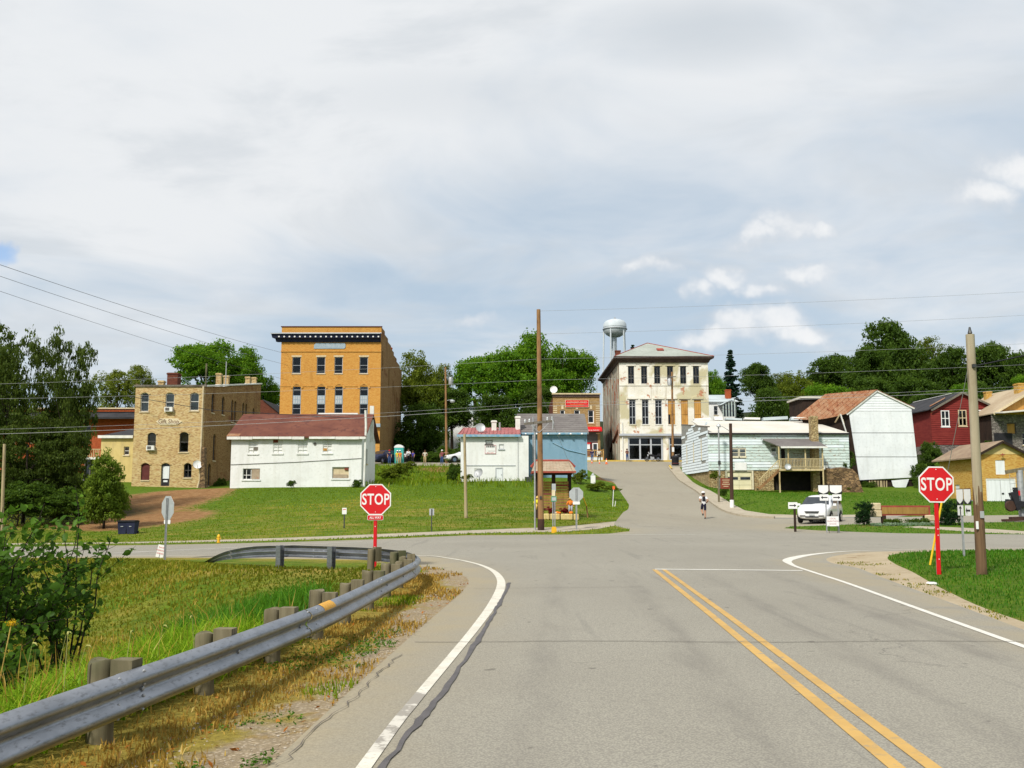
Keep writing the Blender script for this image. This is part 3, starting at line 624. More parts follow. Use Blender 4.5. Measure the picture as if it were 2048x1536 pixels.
gravel = np.maximum(gravel, .8 * gauss(np.hypot(X + 1.9, (Y_ - 23.5) * .6), 1.3))
dry = np.where(X < 1.5, .30, .05) + .55 * gauss(drail, 1.1) * (Y_ < 25) + np.where(inpoly(X, Y_, FIELD), .12, 0) + .35 * gauss(dEL, 1.2)
dry = np.where((Y_ > 45) & (X < 8), .42 - .35 * smooth(Y_, 66, 82), dry); dry = np.where((X > 12) & (Y_ > 62), -.3, dry); dry = np.where((X > 6) & (Y_ < 34), -.25 + .5 * gauss(pdist(X, Y_, R_GRASS[:-1]), .5), dry)
dry = np.where((X > 12) & (Y_ > 45) & (Y_ < 60), .15, dry)
def spotpx(u, v, Yc, sx, sy): p = at(u, v, Yc); return gauss(np.hypot((X - p.x) / sx, (Y_ - Yc) / sy), 1.0)
dirt = np.maximum.reduce([1.05 * spotpx(335, 1005, 79, 5.2, 13), 1.0 * spotpx(290, 1040, 66, 5.2, 6.5), .8 * spotpx(215, 1050, 61, 4, 3.5), .95 * spotpx(880, 935, 118, 3.2, 5), .8 * spotpx(860, 955, 106, 1.8, 2.5), .9 * spotpx(1215, 950, 100, 1.6, 9), .6 * spotpx(100, 1050, 62, 7, 5), .6 * spotpx(1740, 1052, 56, 3, 1.5)])
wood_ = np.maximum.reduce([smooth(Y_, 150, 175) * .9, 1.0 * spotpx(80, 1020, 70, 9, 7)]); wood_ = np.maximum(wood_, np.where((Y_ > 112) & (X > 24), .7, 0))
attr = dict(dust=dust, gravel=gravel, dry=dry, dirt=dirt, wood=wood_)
names = [r[0] for r in REG] + ['ground']; mats = [r[1] for r in REG] + ['ground']
SURF = {}
for i, nm in enumerate(names):
    F = F3[owner == i]
    if not len(F): continue
    ids, inv = np.unique(F, return_inverse=True); inv = inv.reshape(F.shape)
    lift = {'pavement': .05, 'sidewalk': .01, 'town_pavement': .14, 'walkway': .0}.get(nm, 0)
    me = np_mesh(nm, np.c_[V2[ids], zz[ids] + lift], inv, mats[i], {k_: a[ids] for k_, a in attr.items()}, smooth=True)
    SURF[nm] = tag(link(bpy.data.objects.new(nm, me)), kind='structure')

def ribbon(name, mat, path, w, lift=.006, parent='road', wfun=None, close=None):
    P_ = [Vector((*p, 0)) for p in path]; vs = []; fs = []
    for i, p in enumerate(P_):
        d = (P_[min(i + 1, len(P_) - 1)] - P_[max(i - 1, 0)]).normalized(); nrm = Vector((-d.y, d.x, 0)); ww = w if wfun is None else wfun(i / (len(P_) - 1))
        for s_ in (-.5, .5):
            q = p + nrm * s_ * ww; vs.append((q.x, q.y, H(q.x, q.y) + lift))
    fs = [(2 * i, 2 * i + 2, 2 * i + 3, 2 * i + 1) for i in range(len(P_) - 1)]
    return MB().add(vs, fs).build(name, mat, SURF[parent] if parent else None)
def redense(p, step=.5):
    out = []
    for (x0, y0), (x1, y1) in zip(p[:-1], p[1:]):
        k_ = max(1, int(math.hypot(x1 - x0, y1 - y0) / step)); out += [(x0 + (x1 - x0) * i / k_, y0 + (y1 - y0) * i / k_) for i in range(k_)]
    return out + [p[-1]]
EL = redense(EDGE_LINE_L, .3); wid = lambda y_: .095 + .07 * math.exp(-((y_ - 18) / 5) ** 2)
for lo, hi, mt in ((-9, 6.35, 'paint_white'), (6.35, 8.1, 'paint_worn'), (8.1, 99, 'paint_white')):
    seg = [p for p in EL if lo <= p[1] < hi]; nx = [p for p in EL if p[1] >= hi][:1]; seg += nx; ribbon('edge_line', mt, seg, .11, wfun=lambda t_: wid(seg[min(int(t_ * len(seg)), len(seg) - 1)][1]))
ribbon('edge_line', 'paint_white_fresh', redense(EDGE_LINE_R), .14, wfun=lambda t_: .10 + .24 * math.exp(-((t_ - .425) / .05) ** 2))
ribbon('stop_line', 'paint_white_fresh', redense([(3.32, 23.05), (6.62, 22.6)]), .20)
yl = lambda off: redense([(1.88 + off, -2), (2.40 + off, 6.1), (2.88 + off, 14), (3.38 + off, 22.9)], .6)
ribbon('centre_line', 'paint_yellow', yl(-.09), .105); ribbon('centre_line', 'paint_yellow', yl(.13), .10)
tarpath = []; rr = random.Random(3)
for i, (x_, y_) in enumerate(redense(spl([tuple(atz(*q).xy) for q in ((735, 1575), (768, 1536), (830, 1452), (870, 1406), (912, 1347), (949, 1292), (968, 1258), (987, 1228), (1006, 1194), (1018, 1166))], 5), .2)): tarpath.append((x_ + rr.uniform(-.015, .015), y_))
ribbon('tar_seam', 'tar', tarpath, .07, .009, wfun=lambda t_: .052 + .02 * math.sin(t_ * 37) * math.sin(t_ * 11))
ribbon('crack', 'joint', [(x_, 11.35 + .05 * math.sin(x_ * 1.7) + rr.uniform(-.012, .012)) for x_ in np.arange(-1.1, 5.9, .15)], .018, .008)
ribbon('crack', 'joint', [(x_, 18.1 + .12 * x_ + rr.uniform(-.015, .015)) for x_ in np.arange(-.7, 2.6, .15)], .015, .008)
ck = redense(spl([tuple(atz(*q).xy) for q in ((560, 1528), (590, 1498), (645, 1443), (702, 1403), (758, 1347), (800, 1310))], 5), .1)
ribbon('crack', 'joint', [(x_ + rr.uniform(-.03, .03), y_) for x_, y_ in ck], .016, .008, wfun=lambda t_: .003 + .011 * rr.random())
ribbon('edge_line', 'paint_white_fresh', [(-6.4 + .3 * i, 42.2 + .02 * i) for i in range(0, 1)] + redense([(-15, 37.2), (-10.5, 39.0)], .5), .12)
ribbon('stop_line', 'paint_white_fresh', redense([(.5, 45.6), (8.6, 46.2)], .5), .13)
# kerb of the side street
def kerb(name, mat, path, w=.16, h=.13, label=None):
    mb = MB(); vs = []
    P_ = [Vector((*p, 0)) for p in path]
    for i, p in enumerate(P_):
        d = (P_[min(i + 1, len(P_) - 1)] - P_[max(i - 1, 0)]).normalized(); nrm = Vector((-d.y, d.x, 0))
        for s_, zz_ in ((0, -.1), (0, h), (1, h), (1, -.1)):
            q = p + nrm * w * s_; vs.append((q.x, q.y, H(q.x, q.y) + zz_))
    fs = [(4 * i + a, 4 * i + b, 4 * i + 4 + b, 4 * i + 4 + a) for i in range(len(P_) - 1) for a, b in ((0, 1), (1, 2), (2, 3))]
    return tag(mb.add(vs, fs).build(name, mat), kind='structure')
kerb('kerb', 'concrete', redense(STREET_R[:-6], 1.0))
kerb('kerb', 'kerb_yellow', [(x_, 136.55) for x_ in np.arange(40, -5, -1.5)], .5, .20)
kerb('kerb', 'kerb_yellow', redense([(19.75, 123.4), (19.1, 118.0)], 1.0), .22, .16)
# ------------------------------------------------------------------ building kit
Z = Vector((0, 0, 1)); XD = Vector((1, 0, 0)); YD = Vector((0, 1, 0))
def opn(s, t_, w, h, arch=0.0, n=8):
    p = [(s, t_), (s + w, t_), (s + w, t_ + h - arch)]
    if arch > 0:
        R_ = (w * w / 4 + arch * arch) / (2 * arch); cy = t_ + h - R_; a0 = math.asin(min(1, (w / 2) / R_))
        if arch > w / 2 - 1e-6: a0 = math.pi / 2
        p += [(s + w / 2 + R_ * math.sin(a0 - 2 * a0 * i / n), cy + R_ * math.cos(a0 - 2 * a0 * i / n)) for i in range(1, n)]
    return p + [(s, t_ + h - arch)]
class Wl:
    """a wall plane: origin, along, inward"""
    def __init__(s, O, S, N): s.O, s.S, s.N = Vector(O), Vector(S), Vector(N)
    def p(s, a, b, d=0.0): return s.O + s.S * a + Z * b + s.N * d
def panel(par, name, mat, wl, outline, holes=(), depth=.3):
    co = [Vector(q) for q in outline]; ed = [(i, (i + 1) % len(outline)) for i in range(len(outline))]
    for h_ in holes:
        b = len(co); co += [Vector(q) for q in h_]; ed += [(b + i, b + (i + 1) % len(h_)) for i in range(len(h_))]
    v, _, f, *_ = delaunay_2d_cdt(co, ed, [], 0, 1e-5)
    c = np.array([[sum(v[i].x for i in q) / len(q), sum(v[i].y for i in q) / len(q)] for q in f])
    ok = inpoly(c[:, 0], c[:, 1], list(outline))
    for h_ in holes: ok &= ~inpoly(c[:, 0], c[:, 1], list(h_))
    mb = MB()
    for q, k_ in zip(f, ok):
        if k_: mb.add([wl.p(v[i].x, v[i].y) for i in q], [tuple(range(len(q)))], [[(v[i].x, v[i].y) for i in q]])
    for h_ in holes:
        for (a, b), (c_, d) in zip(h_, list(h_[1:]) + [h_[0]]):
            mb.add([wl.p(a, b), wl.p(c_, d), wl.p(c_, d, depth), wl.p(a, b, depth)], [(0, 1, 2, 3)], [[(a, b), (c_, d), (c_ + depth, d), (a + depth, b)]])
    return mb.build(name, mat, par)
def ring(mb, wl, outer, inner, d0, d1):
    n = len(outer)
    vs = [wl.p(*q, d0) for q in outer] + [wl.p(*q, d0) for q in inner] + [wl.p(*q, d1) for q in inner]
    mb.add(vs, [(i, (i + 1) % n, n + (i + 1) % n, n + i) for i in range(n)] + [(n + i, n + (i + 1) % n, 2 * n + (i + 1) % n, 2 * n + i) for i in range(n)])
def fillp(mb, wl, poly, d): mb.add([wl.p(*q, d) for q in poly], [tuple(range(len(poly)))], [[q for q in poly]])
def wbox(mb, wl, s0, s1, t0, t1, d0, d1):
    vs = [wl.p(a, b, d) for d in (d0, d1) for a, b in ((s0, t0), (s1, t0), (s1, t1), (s0, t1))]
    mb.add(vs, [(0, 1, 2, 3), (7, 6, 5, 4), (0, 4, 5, 1), (1, 5, 6, 2), (2, 6, 7, 3), (3, 7, 4, 0)])
def window(par, wl, s, t_, w, h, arch=0.0, rec=.14, fw=.07, frame='white_trim', vb=(), hb=(.5,), pane='glass', sill='stone_trim', head=None, back=None, backr=(0, 1), ac=False, name='window', bw=.05):
    """one window: sash frame, glass, glazing bars, sill, lintel and whatever hangs behind the glass"""
    o = opn(s, t_, w, h, arch); cx, cy = s + w / 2, t_ + h / 2
    inn = [(cx + (a - cx) * (w - 2 * fw) / w, cy + (b - cy) * (h - 2 * fw) / h) for a, b in o]
    mb = MB(); ring(mb, wl, o, inn, rec, rec + .08); win = mb.build(name, frame, par)
    mb = MB(); fillp(mb, wl, inn, rec + .06); mb.build('pane', pane, win)
    if vb or hb:
        mb = MB()
        for q in vb: wbox(mb, wl, s + w * q - bw / 2, s + w * q + bw / 2, t_ + fw, t_ + h - fw - (arch * .2), rec + .01, rec + .055)
        for q in hb: wbox(mb, wl, s + fw, s + w - fw, t_ + h * q - bw / 2, t_ + h * q + bw / 2, rec + .005, rec + .05)
        mb.build('glazing_bar', frame, win)
    if sill: mb = MB(); wbox(mb, wl, s - .08, s + w + .08, t_ - .12, t_ - .002, -.07, rec); mb.build('sill', sill, win)
    if head: mb = MB(); wbox(mb, wl, s - .12, s + w + .12, t_ + h + .002, t_ + h + .24, -.03, .1); mb.build('lintel', head, win)
    if back:
        mb = MB(); b0, b1 = backr; q = [(a, min(max(b, t_ + h * b0), t_ + h * b1)) for a, b in inn]; fillp(mb, wl, q, rec + .16); mb.build('curtain' if 'curtain' in back or 'blind' in back else 'board', back, win)
    if ac:
        mb = MB(); wbox(mb, wl, s + w * .05, s + w * .95, t_ - .02, t_ + .42, -.35, rec); a = mb.build('air_conditioner', 'white_trim', win)
        # its grille face
        mb = MB(); wbox(mb, wl, s + w * .16, s + w * .62, t_ + .06, t_ + .34, -.362, -.352); mb.build('grille', 'trim_dark', a) if False else mb.build('grille', 'trim_dark', win)
    return win
def arch_head(par, wl, s, t_, w, h, arch, mat, th=.14, proud=.05):
    o = opn(s, t_, w, h, arch); top = o[2:]; cx = s + w / 2; cy = t_ + h - max(arch, .05) - .2
    mb = MB(); out = [(cx + (a - cx) * (1 + 2 * th / w), cy + (b - cy) * (1 + th / max(h * .12, arch + .2))) for a, b in top]
    for i in range(len(top) - 1):
        a, b, c_, d = top[i], top[i + 1], out[i + 1], out[i]
        mb.add([wl.p(*a, -proud), wl.p(*b, -proud), wl.p(*c_, -proud), wl.p(*d, -proud), wl.p(*c_, 0.02), wl.p(*d, .02)], [(0, 1, 2, 3), (3, 2, 4, 5)])
    return mb.build('window_arch', mat, par)
class Fac:
    """facade in the plane Y, measured from photo positions"""
    def __init__(s, root, Y): s.o = root.location; s.Y = Y; s.wl = Wl((0, Y - s.o.y, 0), XD, YD)
    def st(s, u, v): p = at(u, v or 870, s.Y); return (p.x - s.o.x, p.z - s.o.z)
    def rc(s, u0, v0, u1, v1): a, b = s.st(u0, v1); c, d = s.st(u1, v0); c = s.st(u1, v1)[0]; return (a, b, c - a, d - b)
def broot(name, label, cat, u, v, Y, group=None): return thing(name, label, cat, at(u, v, Y), group=group)
def slab(par, name, mat, pts, th=.12, uv=False):
    """a sheet of roof with thickness, from 3D corner points (top face, counter-clockwise from above)"""
    n = len(pts); P_ = [Vector(p) for p in pts]; mb = MB()
    mb.add(P_ + [p - Z * th for p in P_], [tuple(range(n)), tuple(range(2 * n - 1, n - 1, -1))] + [(i, n + i, n + (i + 1) % n, (i + 1) % n) for i in range(n)])
    return mb.build(name, mat, par)
def rect(a, b, c, d): return [(a, b), (c, b), (c, d), (a, d)]
def shell(par, mat_side, x0, x1, y0, y1, z0, z1, skip=(), mat_back=None):
    """plain remaining walls of a block: left, right, back"""
    for nm, wl, L_ in (('left', Wl((x0, y1, 0), -YD, XD), y1 - y0), ('right', Wl((x1, y0, 0), YD, -XD), y1 - y0), ('back', Wl((x1, y1, 0), -XD, -YD), x1 - x0)):
        if nm not in skip: panel(par, 'wall', mat_side, wl, rect(0, z0, L_, z1))
def chimney(par, x, y, z0, z1, w, mat, cap=None, d=None):
    mb = MB(); d = d or w; mb.box((x, y, (z0 + z1) / 2), (w, d, z1 - z0)); mb.box((x, y, z1 - .12), (w + .12, d + .12, .14)); c = mb.build('chimney', mat, par)
    if cap: MB().box((x, y, z0 + .25), (w + .25, d + .25, .5), taper=.8).build('flashing', cap, c)
    return c
def dish(par, loc, r=.4, mat='sign_back', face=(-.4, -1, .35), name='satellite_dish', post=None):
    f = Vector(face).normalized(); R_ = f.to_track_quat('Z', 'Y').to_matrix(); mb = MB(); n = 14
    prof = [(r * .02, .0), (r * .5, .05 * r), (r * .85, .18 * r), (r, .28 * r), (r * .98, .26 * r), (r * .5, .02 * r)]
    sub = MB().lathe(prof, n); mb.add([R_ @ Vector(q) + Vector(loc) for q in sub.v], sub.f)
    o = mb.build(name, mat, par, 40)
    a = MB(); a.tube([Vector(loc) + R_ @ Vector((0, -r * .9, .2 * r)), Vector(loc) + R_ @ Vector((0, -r * .3, r * .95))], .02, 5); a.tube([Vector(loc), Vector(loc) - f * .25], .03, 5)
    if post: a.tube([Vector(loc) - f * .1, Vector(post)], .035, 6)
    a.build('dish_arm', 'galv_dull', o if par else o)
    return o
def planks(par, wl, mat, s0, s1, t0, t1, course, holes=(), th=.02, skip=None, joint=0.0, seed=1, name='plank', jag=0.0, mats=None, shp=None):
    """overlapping boards, one object each, cut round the openings"""
    rr = random.Random(seed); t_ = t0; row = 0
    while t_ < t1 - .02:
        h_ = min(course, t1 - t_); segs = [(s0 + (rr.uniform(0, jag) if jag else 0), s1 - (rr.uniform(0, jag) if jag else 0))]
        if shp: a, b = shp(t_ + h_ / 2); segs = [(max(s0, a), min(s1, b))]
        for (a, b, w, hh) in holes:
            if b < t_ + h_ - .01 and b + hh > t_ + .01:
                ns = []
                for p, q in segs:
                    if a > p: ns.append((p, min(q, a)))
                    if a + w < q: ns.append((max(p, a + w), q))
                segs = [x for x in ns if x[1] - x[0] > .06]
        if joint:
            ns = []
            for p, q in segs:
                c = p
                while c < q - .05:
                    e = min(q, c + rr.uniform(.5, 1.4) * joint)
                    if q - e < .4: e = q
                    ns.append((c, e - .012)); c = e
            segs = ns
        for p, q in segs:
            if skip and skip((p + q) / 2, t_ + h_ / 2, rr): continue
            j = rr.uniform(-.008, .008) if jag or joint else 0; mb = MB()
            vs = [wl.p(a, b, d) for a in (p, q) for b, d in ((t_ + .035 + j, -th - .035), (t_ + h_ + j, -th + .002), (t_ + h_ + j, .02), (t_ + .035 + j, .02))]
            mb.add(vs, [(0, 4, 5, 1), (0, 1, 2, 3), (7, 6, 5, 4), (0, 3, 7, 4), (1, 5, 6, 2)])
            mb.build(name, mat if not mats else rr.choice(mats), par)
        t_ += course; row += 1

# ------------------------------------------------------------------ tan brick building with the painted gift shop board
b = broot('gift_shop', 'three-storey tan brick building with painted gift shop board on its wall', 'building', 262, 985, 95); f = Fac(b, 95)
x1, ztop = f.st(411, 773); zb = -1.0; D = 21.0
top = [(280, 785, 296.6, 823), (330, 785, 347.5, 823), (379, 785, 397, 821)]; mid = [(294, 865, 311, 900), (358, 864, 376, 904)]; bot = [(281, 926, 298.6, 960), (321, 926, 338.6, 972), (367, 926, 382.6, 955)]
R_ = [f.rc(*q) for q in top + mid + bot]; A_ = .22
w = panel(b, 'wall', 'brick_tan', f.wl, rect(0, zb, x1, ztop), [opn(*q, A_) for q in R_])
backs = [('curtain', (0, .8)), ('curtain', (0, 1)), ('curtain', (0, 1)), ('blind_tan', (.3, 1)), ('blind_tan', (.5, 1))]
for i, q in enumerate(R_[:5]): window(b, f.wl, *q, A_, frame='trim_dark' if i > 2 else 'white_trim', hb=(.5,), back=backs[i][0], backr=backs[i][1], ac=i in (1, 3))
mb = MB(); fillp(mb, f.wl, opn(*R_[5], A_), .12); wn = mb.build('window', 'maroon', b); mb = MB(); wbox(mb, f.wl, R_[5][0], R_[5][0] + R_[5][2], R_[5][1] - .12, R_[5][1], -.06, .1); mb.build('sill', 'stone_trim', wn)
s_, t_, w_, h_ = R_[6]; mb = MB(); ring(mb, f.wl, opn(s_, t_, w_, h_, A_), opn(s_ + .1, t_ + .02, w_ - .2, h_ - .13, A_ * .8), .1, .2); dr = mb.build('door', 'trim_dark', b)
mb = MB(); wbox(mb, f.wl, s_ + .1, s_ + w_ - .1, t_ + h_ * .32, t_ + h_ * .86, .16, .2); mb.build('upper_panel', 'door_white', dr); mb = MB(); wbox(mb, f.wl, s_ + .1, s_ + w_ - .1, t_ + .02, t_ + h_ * .30, .16, .2); mb.build('lower_panel', 'black_soft', dr); mb = MB(); wbox(mb, f.wl, s_ + .2, s_ + w_ - .25, t_ + h_ * .17, t_ + h_ * .25, .14, .155); mb.build('patch', 'door_white', dr); mb = MB(); wbox(mb, f.wl, s_ + .1, s_ + w_ - .1, t_ + h_ * .87, t_ + h_ * .95, .17, .2); mb.build('transom', 'glass', dr)
window(b, f.wl, *R_[7], A_, frame='trim_dark', vb=(.5,), hb=(.5,))
for q in R_: arch_head(b, f.wl, *q, A_, 'brick_tan', .16, .06)
# board with pointed ends
s_, t_, w_, h_ = f.rc(314, 837, 361, 849.5); pl_ = [(s_ - .1, t_ + h_ / 2), (s_ + .18, t_ + .12), (s_ + .3, t_), (s_ + w_ - .3, t_), (s_ + w_ - .15, t_ + .12), (s_ + w_ + .15, t_ + h_ / 2), (s_ + w_ - .15, t_ + h_ - .12), (s_ + w_ - .3, t_ + h_), (s_ + .3, t_ + h_), (s_ + .18, t_ + h_ - .12)]
mb = MB(); mb.prism(pl_, lambda a, c: f.wl.p(a, c, -.06), lambda a, c: f.wl.p(a, c, -.001)); sg = mb.build('sign_board', 'sign_cream', b)
text(sg, 'lettering', 'Gift Shop', .58, 'brown_text', f.wl.p(s_ + w_ / 2, t_ + h_ / 2, -.066), FACE, .003, .92, .006)
# right flank with narrow arched windows
sw = Wl((x1, 0, 0), YD, -XD); flank = [(2.1, 12.2, 1.9, .9), (5.6, 12.3, 1.9, .9), (9.0, 12.3, 2.4, .75), (10.1, 12.3, 2.4, .75), (13.3, 12.4, 1.9, .75), (14.5, 12.4, 1.9, .75), (17.6, 12.2, 1.4, .8), (3.1, 8.25, 2.7, .85), (1.8, 5.2, 2.2, .85)]
zo = b.location.z; FR = [(a, tz - zo - hh, ww, hh) for a, tz, hh, ww in flank]
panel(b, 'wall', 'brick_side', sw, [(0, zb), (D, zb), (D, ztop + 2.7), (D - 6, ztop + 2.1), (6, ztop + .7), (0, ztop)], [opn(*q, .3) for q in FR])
for q in FR: window(b, sw, *q, .3, frame='trim_dark', hb=(.5,), sill='stone_trim')
panel(b, 'wall', 'brick_tan', Wl((0, D, 0), -YD, XD), rect(0, zb, D, ztop + .3)); panel(b, 'wall', 'brick_tan', Wl((x1, D, 0), -XD, -YD), rect(0, zb, x1, ztop + 2.6))
slab(b, 'roof', 'roof_tar', [(0, 0.3, ztop - .3), (x1 - .1, .3, ztop - .3), (x1 - .1, D, ztop + 2.3), (0, D, ztop + .3)])
mb = MB(); mb.bx(-.15, x1 + .12, -.12, .3, ztop - .02, ztop + .16); mb.build('coping', 'timber_grey', b)
mb = MB(); mb.bar((x1, 0, ztop + .05), (x1, D, ztop + 2.78), .3, .14); mb.build('coping', 'white_trim', b)
chimney(b, f.st(317, 0)[0] * 1.02 + .2, 3, ztop - .4, ztop + 1.7, 1.05, 'brick_dark'); chimney(b, f.st(308, 0)[0], 1.5, ztop - .4, ztop + .75, .55, 'brick_tan', 'white_trim')
for uu, yy, hh in ((438, 6.5, 1.5), (453, 9.0, 1.2), (496, 17.5, 1.0), (508.5, 20.2, .9)):
    p = at(uu, 760, 95 + yy); zz_ = ztop + .1 + yy * .13; chimney(b, min(p.x - b.location.x, x1 - .5), yy, zz_ - .5, zz_ + hh * .8, .5, 'brick_tan', 'white_trim')
mb = MB(); mb.tube([(x1 - 6.3 + 4.9, 4.5, ztop), (x1 - 1.4, 4.5, ztop + 2.9)], .09, 6); mb.build('vent_pipe', 'post_wood', b); mb = MB(); mb.tube([(x1 - .4, 8, ztop + 1), (x1 - .4, 8, ztop + 3.6)], .05, 6); mb.build('vent_pipe', 'galv_dull', b)
mb = MB(); mb.tube([(x1 - .16, -.12, ztop), (x1 - .2, -.12, 1.2), (x1 - .35, -.2, .4)], .09, 8); mb.build('downspout', 'stone_trim', b)
mb = MB(); mb.prism([(-1.3, -1.2), (1.1, -1.2), (.45, .9), (.12, 4.3), (-.3, 4.4), (-.55, .9)], lambda a, c: (x1 + a * .5 + .2, -.5 - max(0, (1.0 - c)) * .25, c), lambda a, c: (x1 + a * .5 + .2, .25, c)); mb.build('buttress', 'stone_brown', b)
mb = MB(); mb.bar((x1 + .6, 8.4, 9.3 - zo + 0), (x1 + .6, 19, 9.6 - zo), .06); mb.bar((x1 + .6, 8.4, 8.4 - zo), (x1 + .6, 19, 8.7 - zo), .9, .06)
for i in range(8): mb.bar((x1 + .6, 8.5 + i * 1.4, 8.4 - zo), (x1 + .6, 8.5 + i * 1.4, 9.35 - zo), .05)
for yy in (8.6, 12, 16): mb.bar((x1 + .95, yy, 4.5 - zo), (x1 + .95, yy, 9.4 - zo), .08)
mb.build('fire_escape', 'black_soft', b)
q = f.st(398, 930); dish(b, f.wl.p(q[0], q[1], -.55), .42, 'sign_white', (.5, -1, .35), post=f.wl.p(q[0] + .1, q[1] - .6, 0))

# ------------------------------------------------------------------ red brick block and the low cream annex left of it
b = broot('brick_block', 'long orange-red brick building half hidden behind the locust trees', 'building', -80, 1000, 113); f = Fac(b, 113)
x1, zt = f.st(300, 818); wins = [f.rc(u, 850, u + 20, 885) for u in (-40, 10, 60, 110, 160)] + [f.rc(u, 920, u + 22, 958) for u in (-30, 40, 100)]
panel(b, 'wall', 'brick_red', f.wl, rect(0, -2, x1, zt), [opn(*q) for q in wins])
for q in wins: window(b, f.wl, *q, hb=(.5,), vb=(.5,), frame='white_trim')
shell(b, 'brick_red', 0, x1, 0, 16, -2, zt); slab(b, 'roof', 'roof_tar', [(0, 0, zt - .3), (x1, 0, zt - .3), (x1, 16, zt - .3), (0, 16, zt - .3)])
a = f.st(0, 838)[1]; c = f.st(0, 825)[1]; mb = MB(); mb.prism([(0, a), (-1.6, a - .1), (-1.6, a + .1), (0, c)], lambda p, q: (.5, p, q), lambda p, q: (x1 - .5, p, q)); mb.build('canopy', 'roof_tar', b)
mb = MB(); mb.bx(-.1, x1 + .1, -.15, .25, zt, zt + .15); mb.build('coping', 'stone_trim', b)
b = broot('cream_annex', 'low cream annex with dark lean-to roof and glazed porch beside the gift shop', 'building', 165, 985, 100); f = Fac(b, 100)
s0, zt = f.st(203, 873); s1 = f.st(268, 873)[0]; q = f.rc(247, 893, 258, 910)
panel(b, 'wall', 'cream_paint', f.wl, rect(s0, -1.5, s1, zt), [opn(*q)]); window(b, f.wl, *q, hb=(.5,), frame='white_trim'); shell(b, 'cream_paint', s0, s1, 0, 8, -1.5, zt)
slab(b, 'roof', 'roof_tar', [(s0 - .2, -.25, zt + .05), (s1, -.25, zt + .05), (s1, 8, zt + 1.3), (s0 - .2, 8, zt + 1.3)]); mb = MB(); mb.bx(s0 - .25, s1, -.32, -.26, zt - .18, zt + .1); mb.build('fascia', 'white_trim', b)
zp = f.st(0, 917)[1]; zq = f.st(0, 957)[1]; mb = MB(); wbox(mb, f.wl, 0, s0, zp - .1, zp + .12, -.3, 3); mb.build('porch_roof', 'white_trim', b); mb = MB(); wbox(mb, f.wl, 0, s0, zq - .25, zq, -.1, 3); mb.build('porch_floor', 'white_trim', b)
mb = MB(); fillp(mb, f.wl, rect(0, zq, s0, zp - .1), .3); mb.build('pane', 'car_glass', b)
for q in (.0, .33, .66): mb = MB(); wbox(mb, f.wl, s0 * q, s0 * q + .09, zq, zp - .1, .1, .28); mb.build('porch_post', 'trim_dark', b)
for i in range(9): mb = MB(); wbox(mb, f.wl, i * s0 / 9, i * s0 / 9 + .06, zp + .12, zp + .9, -.1, -.04); mb.build('baluster', 'deck_wood', b)
mb = MB(); wbox(mb, f.wl, 0, s0, zp + .9, zp + .98, -.12, -.02); mb.build('rail', 'deck_wood', b)
b = broot('dark_brick_house', 'dark red brick gable end seen between the gift shop and the orange building', 'building', 500, 925, 152); f = Fac(b, 152)
x1, z1 = f.st(566, 838); z0 = f.st(522, 800)[1]; panel(b, 'wall', 'brick_dark', f.wl, [(0, -1), (x1, -1), (x1, z1 + .4), (f.st(524, 0)[0], z0), (0, z0)]); shell(b, 'brick_dark', 0, x1, 0, 12, -1, z1)
slab(b, 'roof', 'roof_tar', [(f.st(524, 0)[0], -.3, z0 + .1), (x1 + .3, -.3, z1 + .3), (x1 + .3, 12, z1 + .3), (f.st(524, 0)[0], 12, z0 + .1)])
mb = MB(); [mb.bar((3 + i * .8, 14, z0 + 1), (3 + i * .8, 14, z0 + 4.2), .05) for i in range(5)]; mb.bar((2.6, 14, z0 + 4.2), (6.6, 14, z0 + 4.2), .06); mb.bar((2.6, 14, z0 + 3.4), (6.6, 14, z0 + 3.4), .05); mb.bar((2.6, 14, z0 + 1.0), (6.8, 14, z0 + 1.0), .9, .1); mb.build('roof_railing', 'black_soft', b)

# ------------------------------------------------------------------ tall orange brick building
b = broot('orange_building', 'tall orange brick building with black cornice and arched windows', 'building', 556, 930, 142); f = Fac(b, 142)
x1, zt = f.st(763, 654); D = 27.0; zb = -1
us = [(584, 601), (633, 650), (668.4, 685), (718.7, 735.6)]
T_ = [f.rc(a, 714, c, 747) for a, c in us]; Ar = [f.rc(a, 769, c, 829) for a, c in us]; Gr = [f.rc(a, 858, c, 905) for a, c in us]
panel(b, 'wall', 'brick_orange', f.wl, rect(0, zb, x1, zt), [opn(*q) for q in T_] + [opn(*q, q[2] / 2, 12) for q in Ar] + [opn(*q) for q in Gr])
for q in T_: window(b, f.wl, *q, frame='trim_grey', head='stone_trim', hb=(.5,), fw=.09)
for q in Gr: window(b, f.wl, *q, frame='trim_grey', hb=(.7,), vb=(.5,))
for q in Ar:
    s_, t_, w_, h_ = q; wn = window(b, f.wl, *q, w_ / 2, frame='trim_grey', hb=(.2, .83), fw=.09, sill='plaque_blue')
    mb = MB(); wbox(mb, f.wl, s_ + .05, s_ + w_ - .05, t_ + h_ * .345, t_ + h_ * .635, .08, .17); sp = mb.build('spandrel', 'plaque_blue', wn)
    mb = MB()
    for i in range(3):
        for j in range(2): wbox(mb, f.wl, s_ + .16 + i * (w_ - .26) / 3, s_ + .06 + (i + 1) * (w_ - .26) / 3, t_ + h_ * (.37 + .13 * j), t_ + h_ * (.475 + .13 * j), .055, .079)
    mb.build('raised_panel', 'sign_back', wn); arch_head(b, f.wl, *q, w_ / 2, 'brick_orange', .30, .10)
zc0, zc1 = f.st(0, 684.5)[1], f.st(0, 668)[1]; xl = f.st(543, 0)[0] * 1.0
xl = f.st(543.5, 670)[0]
